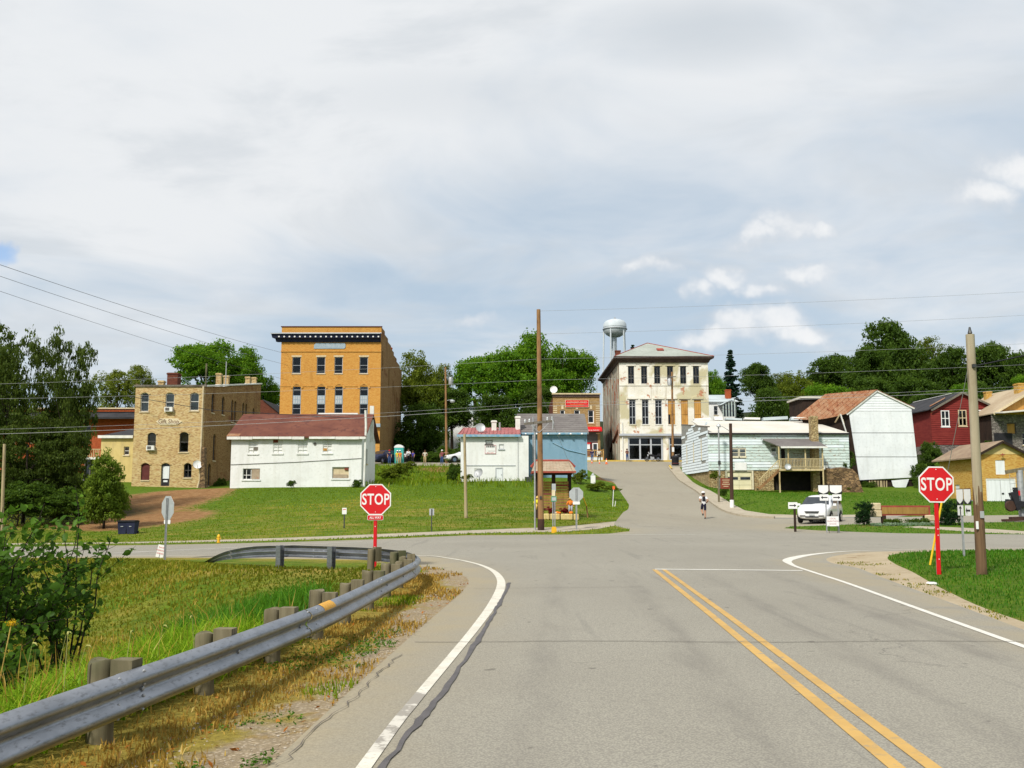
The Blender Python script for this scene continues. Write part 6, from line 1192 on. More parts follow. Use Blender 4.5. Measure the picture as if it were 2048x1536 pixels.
for i, (q, d, s_) in enumerate(posts):
    nr = Vector((-d.y, d.x, 0)); p = q + nr * .27; hz = H(p.x, p.y); ztop = railz(s_) + rr.uniform(.28, .36)
    if s_ < 0 or s_ > TOT - 4.5: continue
    if s_ > TOT - 9.0:      # steel posts on the far run
        mb = MB()
        for w_, d_, off in ((.15, .012, -.07), (.15, .012, .07), (.012, .14, 0)):
            mb.box(p + nr * (off - .12) + Z * ((hz + railz(s_) + .30) / 2 - .1), (w_, d_, railz(s_) + .30 - hz + .2), Matrix.Rotation(math.atan2(d.y, d.x), 3, 'Z'))
        mb.build('steel_post', 'galvanised', gr); mb = MB(); mb.box(p - nr * .07 * 0 - nr * .12 + d * .0 + nr * -.0 + Z * (railz(s_) + .15), (.1, .16, .3), Matrix.Rotation(math.atan2(d.y, d.x), 3, 'Z')); continue
    mb = MB(); r_ = rr.uniform(.082, .094); tilt = Vector((rr.uniform(-.02, .02), rr.uniform(-.02, .02), 0)); n = 14
    rings = [(hz - .3, 1.03), (hz + .1, 1.0), (ztop - .06, .98), (ztop - .015, .97), (ztop, .90)]; vs = []
    for z_, k_ in rings:
        for j in range(n): a = 2 * math.pi * j / n; kk = 1 + .035 * math.sin(3 * a + i) ; vs.append(p + tilt * (z_ - hz) + Vector((math.cos(a), math.sin(a), 0)) * r_ * k_ * kk + Z * (z_ + (.012 * math.sin(a * 2 + i) if k_ < .98 else 0)))
    mb.add(vs, [(a * n + j, a * n + (j + 1) % n, (a + 1) * n + (j + 1) % n, (a + 1) * n + j) for a in range(len(rings) - 1) for j in range(n)] + [tuple(range((len(rings) - 1) * n, len(rings) * n))]); mb.build('post', 'post_wood', gr, 40)
    bo = bpy.data.objects.new('bolt', bolt.data); link(bo, gr); bo.location = q - nr * .026 + Z * (railz(s_) + .146); bo.rotation_euler = (-nr).to_track_quat('Z', 'Y').to_euler(); bo.scale = (1.5, 1.5, 1.2)
    mb = MB(); mb.box(p - nr * .17 + Z * (railz(s_) + .17 + rr.uniform(-.01, .02)), (.135, .16, .33), Matrix.Rotation(math.atan2(d.y, d.x) + rr.uniform(-.04, .04), 3, 'Z')); mb.build('spacer_block', 'post_wood', gr)
# yellow reflective band wrapped on the beam
i0 = min(range(len(sam)), key=lambda i: abs(sam[i][0].y - 11.0)); vs = []; tp = WPROF[:6]
for i in (i0 - 1, i0, i0 + 1, i0 + 2):
    q, d, s_ = sam[i]; nr = Vector((d.y, -d.x, 0)); vs += [q + nr * (a + .009) + Z * (railz(s_) + z_ + .004) for a, z_ in tp]
MB().add(vs, [(i * 6 + j, (i + 1) * 6 + j, (i + 1) * 6 + j + 1, i * 6 + j + 1) for i in range(3) for j in range(5)]).build('reflective_band', 'reflector_yellow', gr, True)

# ------------------------------------------------------------------ signs
def octo(r): return [(r * math.cos(math.pi / 8 + i * math.pi / 4), r * math.sin(math.pi / 8 + i * math.pi / 4)) for i in range(8)]
def rrect(w, h, r, n=4):
    out = []
    for cx, cy, a0 in ((w / 2 - r, h / 2 - r, 0), (-w / 2 + r, h / 2 - r, 90), (-w / 2 + r, -h / 2 + r, 180), (w / 2 - r, -h / 2 + r, 270)):
        out += [(cx + r * math.cos(math.radians(a0 + 90 * i / n)), cy + r * math.sin(math.radians(a0 + 90 * i / n))) for i in range(n + 1)]
    return out
def plate(par, name, mat, poly, x, z, y0, y1): mb = MB(); mb.prism(poly, lambda a, c: (x + a, y0, z + c), lambda a, c: (x + a, y1, z + c)); return mb.build(name, mat, par)
def channel(par, z0, z1, mat, w=.075, y=.02, name='post', x=0.0):
    mb = MB(); mb.bx(x - w * .32, x + w * .32, y, y + .012, z0, z1); mb.bx(x - w * .5, x - w * .32, y + .012, y + .04, z0, z1); mb.bx(x + w * .32, x + w * .5, y + .012, y + .04, z0, z1); return mb.build(name, mat, par)
def screws(par, pts_, mat='sign_white', r=.011, y=-.014):
    for x, z_ in pts_: MB().lathe([(r, -.004), (r, .004)], 8, (x, y, z_), 'y').build('screw', mat, par)
def stop_sign(name, label, loc, zc, w, rz, post_mat, front=True, allway=None, post_top=None):
    t_ = thing(name, label, 'stop sign', loc, rz); R_ = w / 2 / math.cos(math.pi / 8); zc -= loc[2]
    pl = plate(t_, 'sign_plate', 'sign_white', octo(R_), 0, zc, -.006, .0); plate(t_, 'sign_back', 'sign_back', octo(R_ * .998), 0, zc, .0005, .003)
    plate(pl, 'red_face', 'sign_red', octo(R_ * .925), 0, zc, -.0085, -.0065); text(pl, 'lettering', 'STOP', w * .50, 'sign_white', (0, -.010, zc - w * .01), FACE, .001, .72, .008 * w, 1.06)
    channel(t_, -.35, zc + (w * .42 if post_top is None else post_top), post_mat, .085, .006)
    screws(t_, [(0, zc + w * .42), (0, zc - w * .40)])
    if allway:
        za = zc - w / 2 - w * .085; p2 = plate(t_, 'plaque', 'sign_white', rrect(w * .52, w * .165, .03), 0, za, -.006, .003); plate(p2, 'red_face', 'sign_red', rrect(w * .50, w * .145, .025), 0, za, -.0085, -.0065); text(p2, 'lettering', 'ALL WAY', w * .105, 'sign_white', (0, -.010, za - .002), FACE, .001, .85, .002 * w)
    return t_
g = G(749, 1140, 24.4); t1 = stop_sign('stop_sign', 'red stop sign with ALL WAY plaque behind the guardrail', g, at(749, 999, 24.4).z, .762, 0, 'sign_red', allway=True)
screws(t1, [(0, z_ - g.z) for z_ in (1.30, .95, .45, .2)], y=.0)
g = G(1880, 1160, 20.9); t1 = stop_sign('stop_sign', 'red stop sign on red post beside the bare utility pole', g, at(1873, 969, 20.9).z, .765, .05, 'sign_red'); screws(t1, [(0, z_) for z_ in (1.55, .95, .82, .32)], y=.0); t1.rotation_euler = (0, .012, .05); MB().bx(-.04, .04, .05, .062, -.3, .32).build('post_stub', 'galv_dull', t1)
g = G(331, 1125, 31.8); t1 = stop_sign('stop_sign', 'grey back of a stop sign turned sideways at the left road edge', g, at(331, 1016, 31.8).z, .762, math.radians(138), 'galv_dull', allway=True)
g = G(1153, 1058, 50.5); t1 = stop_sign('stop_sign', 'grey back of a stop sign in front of the notice kiosk', g, at(1153, 989, 50.5).z, .71, math.pi, 'galv_dull'); zq = at(0, 1006, 50.5).z - g.z; plate(t1, 'plaque', 'sign_white', rrect(.36, .15, .02), 0, zq, -.02, .05)

def shield(par, x, z, w, h, y=-.006):
    p = plate(par, 'route_plate', 'black_soft', rrect(w, h, .02), x, z, y - .002, y + .002); k = w * .48
    plate(p, 'route_shield', 'sign_white', [(-k, h * .46), (-k, -h * .12), (-k * .8, -h * .28), (-k * .3, -h * .40), (0, -h * .46), (k * .3, -h * .40), (k * .8, -h * .28), (k, -h * .12), (k, h * .46)], x, z, y - .006, y - .003); return p
def arrow(par, x, z, w, h, ang, y=-.006):
    p = plate(par, 'arrow_plate', 'sign_white', rrect(w, h, .02), x, z, y - .002, y + .002); L_ = min(w, h * 1.6) * .38; c, s = math.cos(ang), math.sin(ang)
    pl_ = [(-L_, -.025), (L_ * .45, -.025), (L_ * .35, -.085), (L_, 0), (L_ * .35, .085), (L_ * .45, .025), (-L_, .025)]; plate(p, 'arrow', 'black', [(a * c - d * s, a * s + d * c) for a, d in pl_], x, z, y - .006, y - .003); return p
def Zat(v, Y): return at(1024, v, Y).z
g = G(1654, 1058, 49); t1 = thing('route_sign', 'route shield with left arrow on the grass island', 'road sign', g); w_ = .52; px = 49 / FPX
shield(t1, (1649.5 - 1654) * px, Zat(979, 49) - g.z, w_, .45); arrow(t1, (1650.5 - 1654) * px, Zat(995, 49) - g.z, .44, .31, math.pi); channel(t1, -.3, Zat(972, 49) - g.z, 'galv_dull', .06, .0, x=0)
g = G(1678, 1059, 49); t1 = thing('route_sign', 'route shield with right arrow on the grass island', 'road sign', g); shield(t1, (1674.5 - 1678) * px, Zat(979, 49) - g.z, .62, .45); arrow(t1, (1676 - 1678) * px, Zat(995, 49) - g.z, .46, .31, 0); channel(t1, -.3, Zat(972, 49) - g.z, 'galv_dull', .06, .0)
g = G(1591, 1056, 50); t1 = thing('arrow_sign', 'small white right-arrow sign on a black post left of the van', 'road sign', g); arrow(t1, -.1, Zat(1011, 50) - g.z, .47, .33, 0); MB().bx(-.05, .05, .0, .1, -.3, Zat(1016, 50) - g.z).build('post', 'timber_dark', t1)
g = G(1666, 1052, 48.6); t1 = thing('yard_sign', 'white yard sign with faded red lettering between the route sign posts', 'yard sign', g); zc = Zat(1042.5, 48.6) - g.z; pl = plate(t1, 'board', 'sign_white', rrect(.58, .48, .01), 0, zc, -.006, .006)
for i, s_ in enumerate(('LOCAL', 'MARATHON', '& RACE')): text(pl, 'lettering', s_, .10, 'shirt_pink', (0, -.009, zc + .13 - .13 * i), FACE, .001)
for x in (-.2, .2): MB().bx(x - .01, x + .01, -.01, .01, -.2, zc - .2).build('stake', 'steel_dark', t1)
g = G(1937, 1116, 26.2); t1 = thing('route_sign', 'pair of route shields with arrows seen edge-on beside the bare pole', 'road sign', g, math.radians(-90)); px = 26.2 / FPX
for dx_, ang in ((-.30, math.pi / 2), (.14, math.pi)): shield(t1, dx_, Zat(993, 26.2) - g.z, .40, .42); arrow(t1, dx_, Zat(1021, 26.2) - g.z, .34, .27, ang)
channel(t1, -.3, Zat(978, 26.2) - g.z, 'galv_dull', .07, .0, x=-.3); MB().bx(-.5, .35, .002, .03, Zat(1002, 26.2) - g.z, Zat(1000, 26.2) - g.z).build('crossbar', 'galv_dull', t1)
g = G(1108, 1062, 49.3); t1 = thing('sign_post', 'street sign post with green plate and pale panels in front of the kiosk', 'road sign', g); px = 49.3 / FPX
plate(t1, 'pale_panel', 'sign_back', rrect(.2, .38, .01), 0, Zat(975, 49.3) - g.z, -.01, .0); plate(t1, 'pale_panel', 'sign_cream', rrect(.17, .30, .01), -.02, Zat(986, 49.3) - g.z, -.02, -.011); gp = plate(t1, 'green_plate', 'sign_green', rrect(.27, .26, .02), .0, Zat(998, 49.3) - g.z, -.02, -.011); plate(gp, 'green_border', 'sign_back', rrect(.2, .17, .02), .0, Zat(998, 49.3) - g.z, -.024, -.021)
for x in (-.05, .05): channel(t1, -.3, Zat(968, 49.3) - g.z, 'galv_dull', .05, .0, x=x)
g = G(1108, 1063, 48.0); t1 = thing('utility_box', 'small yellow utility pedestal at the grass verge', 'utility box', g); mb = MB(); mb.box((0, 0, .13), (.25, .16, .26), taper=.95); mb.box((0, 0, .28), (.16, .12, .05)); mb.build('box', 'hydrant_yellow', t1); MB().box((0, 0, .33), (.1, .08, .05)).build('cap', 'timber_grey', t1)
g = G(688, 1062, 53); t1 = thing('lawn_sign', 'small white parking sign with red print on the lawn', 'road sign', g); pl = plate(t1, 'board', 'sign_white', rrect(.24, .34, .02), 0, Zat(1022, 53) - g.z, -.01, .0); plate(pl, 'red_bar', 'red_text', rrect(.16, .04, .01), 0, Zat(1019, 53) - g.z, -.013, -.011); MB().bx(-.03, .03, .0, .04, -.3, Zat(1017, 53) - g.z).build('post', 'steel_dark', t1)
g = G(863, 1066, 50); t1 = thing('lawn_sign', 'small white sign seen from behind at the sidewalk edge', 'road sign', g); plate(t1, 'board', 'sign_back', rrect(.24, .34, .02), 0, Zat(1024, 50) - g.z, .0, .01); MB().bx(-.025, .025, -.045, -.001, -.3, Zat(1018, 50) - g.z).build('post', 'steel_dark', t1)
g = G(318, 1112, 33.2); t1 = thing('yard_sign', 'tilted white yard sign with red lettering at the roadside', 'yard sign', g, rot=(0, .22, .1)); zc = Zat(1102, 33.2) - g.z; pl = plate(t1, 'board', 'sign_white', rrect(.22 * 1.1, .42, .01), 0, zc, -.006, .006)
for i, s_ in enumerate(('RACE', 'PARKING', 'AHEAD')): text(pl, 'lettering', s_, .07, 'red_text', (0, -.009, zc + .12 - .1 * i), FACE, .001)
MB().bx(-.008, .008, -.008, .008, -.3, zc - .1).build('stake', 'steel_dark', t1)
g = G(1438, 995, 80); t1 = thing('wooden_sign', 'brown carved wooden sign beside the dark pole', 'sign', g); px = 80 / FPX; MB().bx(-.07, .07, 0, .12, -.3, Zat(953, 80) - g.z).build('post', 'post_wood', t1)
pl = plate(t1, 'board', 'sign_brown', rrect(.9, .88, .03), .58, Zat(967, 80) - g.z, -.05, .0); zc = Zat(967, 80) - g.z
for i, w_ in enumerate((.6, .5, .62, .4)): plate(pl, 'carved_line', 'stone_trim', rrect(w_, .05, .01), .58, zc + .28 - .17 * i, -.056, -.051)
# ------------------------------------------------------------------ poles
def pole(name, label, u, vb, vt, Y, r0, r1, mat, ut=None, loc=None):
    g = loc or G(u, vb, Y); p = at(ut or u, vt, Y); t_ = thing(name, label, 'utility pole', g); n = 10; L_ = p.z - g.z; top = Vector((p.x - g.x, 0, L_))
    mb = MB(); mb.tube([Vector((0, 0, -.5))] + [top * k_ for k_ in (.02, .25, .5, .75, 1.0)], [r0 * 1.03] + [r0 + (r1 - r0) * k_ for k_ in (.02, .25, .5, .75, 1.0)], 12); mb.build('shaft', mat, t_, 50); t_['h'] = L_; return t_
P0 = pole('utility_pole', 'tall brown wooden utility pole in front of the kiosk', 1082, 1057, 619, 50, .155, .10, 'pole_brown', ut=1077); L_ = P0['h']; zo = P0.location.z
MB().lathe([(.17, -.2), (.172, .55), (.16, .56)], 14).build('base_sleeve', 'pole_dark', P0)
z_ = Zat(846, 50) - zo; xt = -.08; mb = MB(); mb.bar((-.78 + xt, -.17, z_ - .06), (.78 + xt, -.17, z_ + .10), .09, .11); mb.build('crossarm', 'timber_grey', P0)
for x in (-.72, -.5, .42, .66): mb = MB(); mb.lathe([(.02, 0), (.05, .03), (.035, .08), (.055, .11), (.04, .16), (.015, .2)], 8, (x + xt, -.17, z_ + .06 + .1 * x)); mb.build('insulator', 'sign_back', P0, 40)
mb = MB(); mb.tube([(.66 + xt, -.2, z_ + .3), (.72 + xt, -.2, z_), (.68 + xt, -.2, z_ - .35)], [.035, .05, .03], 8); mb.build('cutout', 'galv_dull', P0)
for x in (-.55, .5): mb = MB(); mb.bar((x + xt, -.17, z_), (xt, -.13, z_ - .5), .03); mb.build('brace', 'galv_dull', P0)
mb = MB(); mb.tube([(-.30, .1, -.2), (-.30, .1, z_ - .1)], .045, 8); mb.build('conduit', 'galv_dull', P0); MB().box((-.02, -.17, Zat(995, 50) - zo), (.1, .05, .14)).build('tag', 'steel_dark', P0)
P1_ = pole('utility_pole', 'bare pale utility pole in the foreground at the right edge', 1964, 1155, 669, 20.5, .098, .088, 'pole_grey', ut=1940); zo = P1_.location.z
mb = MB(); n = P1_['h']; top = at(1940, 669, 20.5) - P1_.location; mb.tube([(0, 0, -.2), top * .12, top * .28, top * .33], [.104, .103, .100, .0955], 14)
rr = random.Random(1); mb.v = [(x, y, z if z < top.z * .3 else z + rr.uniform(-.25, .25)) for x, y, z in mb.v]; mb.build('weathered_base', 'pole_stain', P1_, 50)
for v, w_, hh, mt in ((1029, .08, .14, 'sign_back'), (1050, .05, .16, 'sign_white')): k_ = (Zat(v, 20.5) - zo) / top.z; p = top * k_; MB().box((p.x + (.01 if v == 1029 else -.1), -.118, p.z), (w_, .012, hh)).build('paper_notice', mt, P1_)
mb = MB(); mb.lathe([(.03, 0), (.05, .03), (.03, .1), (.02, .16)], 8, (top.x - .0, 0, top.z)); mb.build('insulator', 'steel_dark', P1_); k_ = (Zat(733, 20.5) - zo) / top.z; MB().box((top.x * k_, -.1, top.z * k_), (.07, .08, .07)).build('clamp', 'steel_dark', P1_)
ga = atz(1860, 1130, .1); gb = at(1886, 990, 23.0); gt = top * .92; mb = MB(); mb.tube([ga - P1_.location, ga.lerp(gb, .5) - P1_.location, gb - P1_.location], .024, 8); mb.build('guy_guard', 'yellow_plastic', P1_); mb = MB(); mb.tube([gb - P1_.location, Vector(gt)], .007, 5); mb.build('guy_wire', 'galv_dull', P1_)
pole('utility_pole', 'thin tall utility pole with transformer beside the vacant plot', 893, 927, 734, 131.5, .17, .12, 'pole_brown', ut=891); P2_ = bpy.context.scene.objects['utility_pole.002']; z_ = Zat(762, 131.5) - P2_.location.z; MB().lathe([(.28, -.5), (.3, -.45), (.3, .4), (.26, .5)], 12, (.48, 0, z_)).build('transformer', 'galv_dull', P2_, 40); mb = MB(); mb.lathe([(.1, 0), (.32, -.08), (.34, -.22), (.2, -.4)], 10, (.75, -.3, Zat(800, 131.5) - P2_.location.z)); mb.bar((0, 0, Zat(801, 131.5) - P2_.location.z), (.75, -.3, Zat(799, 131.5) - P2_.location.z), .05); mb.build('lamp', 'sign_back', P2_)
pole('utility_pole', 'short pale pole standing before the white red-roofed house', 932, 1036, 868, 58, .10, .075, 'pole_pale', ut=929)
pole('utility_pole', 'pale yellow pole at the left edge among the locust trees', 4, 1046, 888, 58, .10, .08, 'pole_pale', ut=9)
p3 = pole('utility_pole', 'dark brown pole with white base band before the boarded house', 1464, 1014, 847, 76, .15, .12, 'pole_dark', ut=1461); MB().lathe([(.163, -.2), (.163, .62), (.155, .63)], 12).build('white_band', 'sign_white', p3); mb = MB(); mb.tube([(0, 0, p3['h'] - .6), (-.6, -.1, p3['h'] - .25), (-.95, -.15, p3['h'] - .3)], .025, 6); mb.build('lamp_arm', 'galv_dull', p3)
p4 = pole('utility_pole', 'brown pole with poster in front of the stucco building', 1346, 936, 744, 127, .17, .12, 'pole_brown', ut=1344); mb = MB(); mb.bar((-.6, -.15, p4['h'] - .7), (.6, -.15, p4['h'] - .6), .1); mb.build('crossarm', 'timber_grey', p4); MB().lathe([(.25, -.4), (.27, .4), (.2, .5)], 10, (-.3, -.35, p4['h'] - 1.4)).build('transformer', 'galv_dull', p4, 40); MB().box((.02, -.19, 1.9), (.3, .02, .6)).build('paper_notice', 'sign_white', p4)
g = G(1439, 985, 98.5); t1 = thing('street_lamp', 'grey pipe street lamp beside the pale boarded wall', 'street lamp', (at(1438, 900, 98.5).x, 98.5, g.z)); hh = Zat(853, 98.5) - g.z; MB().tube([(0, 0, -.3), (0, 0, hh)], [.1, .07], 10).build('column', 'galv_dull', t1, 40); mb = MB(); mb.lathe([(.05, .3), (.2, .15), (.24, 0), (.1, -.08)], 12, (0, -.1, hh)); mb.build('lantern', 'sign_back', t1, 40); MB().box((-.02, -.12, hh * .42), (.25, .15, .35)).build('control_box', 'steel_dark', t1)

# ------------------------------------------------------------------ overhead lines
def wire(label, pts_, r=.014, sag=.0, mat='galv_dull', n=14):
    out = []; P_ = [at(*p) for p in pts_]
    for a, c in zip(P_[:-1], P_[1:]):
        L_ = (c - a).length
        for i in range(n + (c is P_[-1])): k_ = i / n; q = a.lerp(c, k_); q.z -= 4 * sag * L_ * L_ / 400 * k_ * (1 - k_); out.append(q)
    mb = MB(); mb.tube([q - P_[0] for q in out], r, 4, False); o = mb.build('power_line', mat, None); o.location = P_[0]; return tag(o, label, 'power line', 'overhead wires')
wire('topmost overhead wire running right from the tall pole top', [(1077, 622, 50), (2200, 575, 50)], .006, .06, 'galv_dull')
wire('second overhead wire running right across the big cumulus', [(1077, 668, 50), (2200, 622, 50)], .006, .06, 'galv_dull')
wire('third overhead wire crossing from the gift shop trees past the pole to the right', [(-150, 772, 50), (1078, 718, 50), (2200, 680, 50)], .006, .06)
wire('fourth overhead wire crossing the orange building upper storey', [(-150, 800, 50), (1078, 760, 50), (2200, 722, 50)], .006, .06)
wire('thick lower overhead cable crossing the shed roof', [(-150, 872, 50), (1078, 812, 50), (2200, 770, 50)], .010, .08)
wire('thin lowest overhead wire just above the thick cable', [(-150, 862, 50), (1078, 806, 50), (2200, 764, 50)], .006, .08)
for i, (v0, v1, l) in enumerate(((515, 700, 'uppermost'), (538, 722, 'middle'), (568, 752, 'lowest'))): wire(l + ' of the three wires sloping down from the upper left sky', [(-60, v0 - 6, 60), (600, v1 + 14, 150)], .017 - .002 * i, .02, 'steel_dark')
wire('dark service cable drooping across the gift shop wall to the shed', [(255, 792, 94.3), (420, 820, 90), (700, 836, 84.2)], .03, .03, 'black_soft')
wire('dark insulated cable rising right from the bare pole', [(1945, 733, 20.5), (2100, 700, 20.5)], .014, .3, 'black_soft')

# ------------------------------------------------------------------ notice kiosk with harvest decorations
g = G(1107, 1037, 58); K = thing('notice_kiosk', 'wooden notice kiosk with shake roof on the lawn corner', 'kiosk', g); px = 58 / FPX; X_ = lambda u: (u - 1107) * px; z_ = lambda v: Zat(v, 58) - g.z
for u in (1076, 1107.5, 1139): MB().bx(X_(u) - .11, X_(u) + .11, -.1, .1, -.3, z_(944)).build('post', 'timber_dark', K)
MB().bx(X_(1070), X_(1144), -.12, .12, z_(950), z_(944)).build('beam', 'timber_dark', K)
e0, e1, zr_ = z_(944), z_(931), z_(923); xa, xb_, xc, xd = X_(1063), X_(1150), X_(1073), X_(1138)
for sg, nm in ((-1, 'roof_slope'), (1, 'roof_slope')):
    rows = 6
    for i in range(rows):
        k0, k1 = i / rows, (i + 1) / rows + .06; f_ = lambda k_: (1.0 - k_) ** 1.25; zf = lambda k_: e0 + (zr_ - e0) * (1 - (1 - min(k_, 1)) ** 1.3)
        l0, l1 = xa + (xc - xa) * k0, xa + (xc - xa) * min(k1, 1); r0, r1 = xb_ + (xd - xb_) * k0, xb_ + (xd - xb_) * min(k1, 1); y0, y1 = sg * (.12 + 1.0 * f_(k0)), sg * (.12 + 1.0 * f_(min(k1, 1)))
        n = 12
        for j in range(n):
            a0, a1 = l0 + (r0 - l0) * j / n + .003, l0 + (r0 - l0) * (j + 1) / n - .003; b0, b1 = l1 + (r1 - l1) * j / n + .003, l1 + (r1 - l1) * (j + 1) / n - .003
            mb = MB(); jz = random.Random(i * 50 + j).uniform(0, .015); mb.add([(a0, y0, zf(k0) + .03 + jz), (a1, y0, zf(k0) + .03 + jz), (b1, y1, zf(k1) + .005), (b0, y1, zf(k1) + .005), (a0, y0, zf(k0) - .01), (a1, y0, zf(k0) - .01)], [(0, 1, 2, 3), (4, 5, 1, 0)]); mb.build('shingle', 'kiosk_shake', K)
mb = MB(); mb.tube([(xa, 0, e1 - .1), (xc, 0, zr_ + .03), (xd, 0, zr_ + .03), (xb_, 0, e1 - .1)], .09, 6); mb.build('ridge', 'ridge_red', K); mb = MB(); [mb.add([(x0, -1.1, e0), (x0, 1.1, e0), (x1_, 0.1, zr_), (x1_, -.1, zr_)], [(0, 1, 2, 3)]) for x0, x1_ in ((xa + .02, xc), (xb_ - .02, xd))]; mb.build('roof_end', 'kiosk_shake', K)
for sg in (-1, 1): mb = MB(); mb.bar((xa, sg * 1.1, e0 - .03), (xb_, sg * 1.1, e0 - .03), .05, .1); mb.build('fascia', 'ridge_red', K)
rr = random.Random(8)
for u0, u1 in ((1085, 1104), (1111, 1137)):
    v = 963
    while v < 1016:
        h_ = rr.choice((5.0, 5.5, 6.0)); m_ = 'board_gold' if rr.random() > .12 else 'sign_brown'
        bd = MB().bx(X_(u0), X_(u1), -.13, -.07, z_(v + h_ - .5), z_(v)).build('board', m_, K)
        if h_ > 5 and rr.random() < .75:
            mb = MB(); x = X_(u0) + .06
            while x < X_(u1) - .1: w_ = rr.uniform(.02, .06); mb.bx(x, x + w_, -.134, -.131, z_(v + h_ * .68), z_(v + h_ * .3)); x += w_ + rr.uniform(.012, .04)
            mb.build('routed_lettering', 'brown_text', bd)
        v += h_ + rr.uniform(.2, .7)
for i, (u0, u1) in enumerate(((1086, 1098), (1099, 1118), (1119.5, 1143), (1144.5, 1155))):
    t1 = thing('hay_bale', ['small weathered hay bale', 'hay bale', 'long hay bale', 'rounded end hay bale'][i] + ['', '', '', ''][i] + [' half behind the tall utility pole', ' behind the green street sign post', ' below the right kiosk panel', ' behind the grey stop sign back'][i], 'hay bale', (g.x + X_((u0 + u1) / 2), g.y - .95, H(g.x + X_((u0 + u1) / 2), g.y - .95)), group='hay bales round the kiosk')
    w_ = (u1 - u0) * px; mb = MB(); mb.box((0, 0, .17), (w_, .45, .36)); o = mb.build('bale', 'hay', t1); bv = o.modifiers.new('bevel', 'BEVEL'); bv.width = .07; bv.segments = 3
    for x in (-w_ * .25, w_ * .25): mb = MB(); mb.box((x, 0, .17), (.015, .46, .372)); o = mb.build('twine', 'straw', t1)
for i, (u, s_, l) in enumerate(((1113, .11, 'left pumpkin of the row on the bales'), (1117.5, .09, 'small middle pumpkin on the bales'), (1140, .12, 'pumpkin at the feet of the scarecrow'), (1110, .08, 'pale gourd beside the left pumpkin'))):
    x = g.x + X_(u); t1 = thing('pumpkin', 'orange ' + l if i < 3 else l, 'pumpkin', (x, g.y - .85 - .02 * i, H(x, g.y - .95) + .345)); mb = MB(); n = 20; prof = [(.12, 0), (.75, .12), (1, .42), (.85, .72), (.35, .85), (.08, .8)]; vs = []
    for r_, zz_ in prof:
        for j in range(n): a = 2 * math.pi * j / n; k_ = 1 + .06 * math.cos(a * 8); vs.append((r_ * s_ * k_ * math.cos(a), r_ * s_ * k_ * math.sin(a), zz_ * s_ * 1.5))
    mb.add(vs, [(i_ * n + j, i_ * n + (j + 1) % n, (i_ + 1) * n + (j + 1) % n, (i_ + 1) * n + j) for i_ in range(5) for j in range(n)] + [tuple(range(n))]); mb.build('flesh', 'pumpkin' if i < 3 else 'sign_cream', t1, True); MB().tube([(0, 0, s_ * 1.1), (.01, 0, s_ * 1.5)], .012, 5).build('stem', 'timber_grey', t1)
# guy stake, marker stakes, hydrant, cones, bins and other small things
g0 = G(1176, 1026, 59); t1 = thing('guy_anchor', 'yellow-tipped guy wire guard leaning right of the kiosk', 'guy wire', g0); mb = MB(); p1 = at(1173, 1012, 59) - g0; p2 = at(1166, 994, 58.9) - g0; mb.tube([(0, 0, -.1), p1], .04, 6); mb.build('lower_guard', 'pole_brown', t1); mb = MB(); mb.tube([p1, p2], .04, 6); mb.build('upper_guard', 'yellow_plastic', t1); mb = MB(); mb.tube([p2, at(1083, 790, 50.2) - g0], .008, 4); mb.build('guy_wire', 'galv_dull', t1)
g0 = G(1226, 1000, 73); t1 = thing('marker_stake', 'white stake with orange flag box at the street edge', 'marker', g0); mb = MB(); mb.bar((-.04, 0, -.1), (.05, 0, Zat(978, 73) - g0.z), .045); mb.bar((.12, .05, -.1), (.2, .05, .42), .04); mb.build('stake', 'sign_white', t1); MB().box((.06, 0, Zat(975.5, 73) - g0.z), (.17, .1, .24)).build('flag', 'orange', t1)
g0 = G(437, 1088, 45.4); t1 = thing('fire_hydrant', 'small yellow fire hydrant beside the far road edge', 'hydrant', g0); MB().lathe([(.08, -.05), (.08, .04), (.06, .05), (.06, .26), (.075, .27), (.075, .30), (.05, .36), (.015, .39)], 12).build('barrel', 'hydrant_yellow', t1, 40); mb = MB(); mb.lathe([(.03, -.1), (.03, .1)], 8, (0, 0, .2), 'x'); mb.build('nozzle', 'hydrant_yellow', t1)
for i, (u, w_, l) in enumerate(((245, .62, 'left of the two dark wheeled bins under the small maple'), (264, .66, 'right of the two dark wheeled bins under the small maple'))):
    g0 = G(u, 1076, 57); t1 = thing('wheelie_bin', l, 'bin', g0, (.15, -.1)[i]); mb = MB(); mb.box((0, 0, .36), (w_ * .8, .55, .70), taper=1.0); o = mb.build('body', 'navy', t1)
    for v_ in o.data.vertices:
        if v_.co.z < .2: v_.co.x *= .82; v_.co.y *= .8
    mb = MB(); mb.box((0, -.02, .735), (w_ * .87, .62, .06)); mb.box((0, .02, .775), (w_ * .7, .45, .03)); mb.build('lid', 'black_soft', t1); MB().bx(-w_ * .3, w_ * .3, .28, .34, .62, .68).build('handle', 'black_soft', t1); MB().bx(-.07, .07, -.286, -.276, .42, .46).build('label_plate', 'sign_back', t1)
    for x in (-w_ * .34, w_ * .34): mb = MB(); mb.lathe([(.09, -.03), (.09, .03)], 12, (x, .22, .09), 'x'); mb.build('wheel', 'tyre', t1)
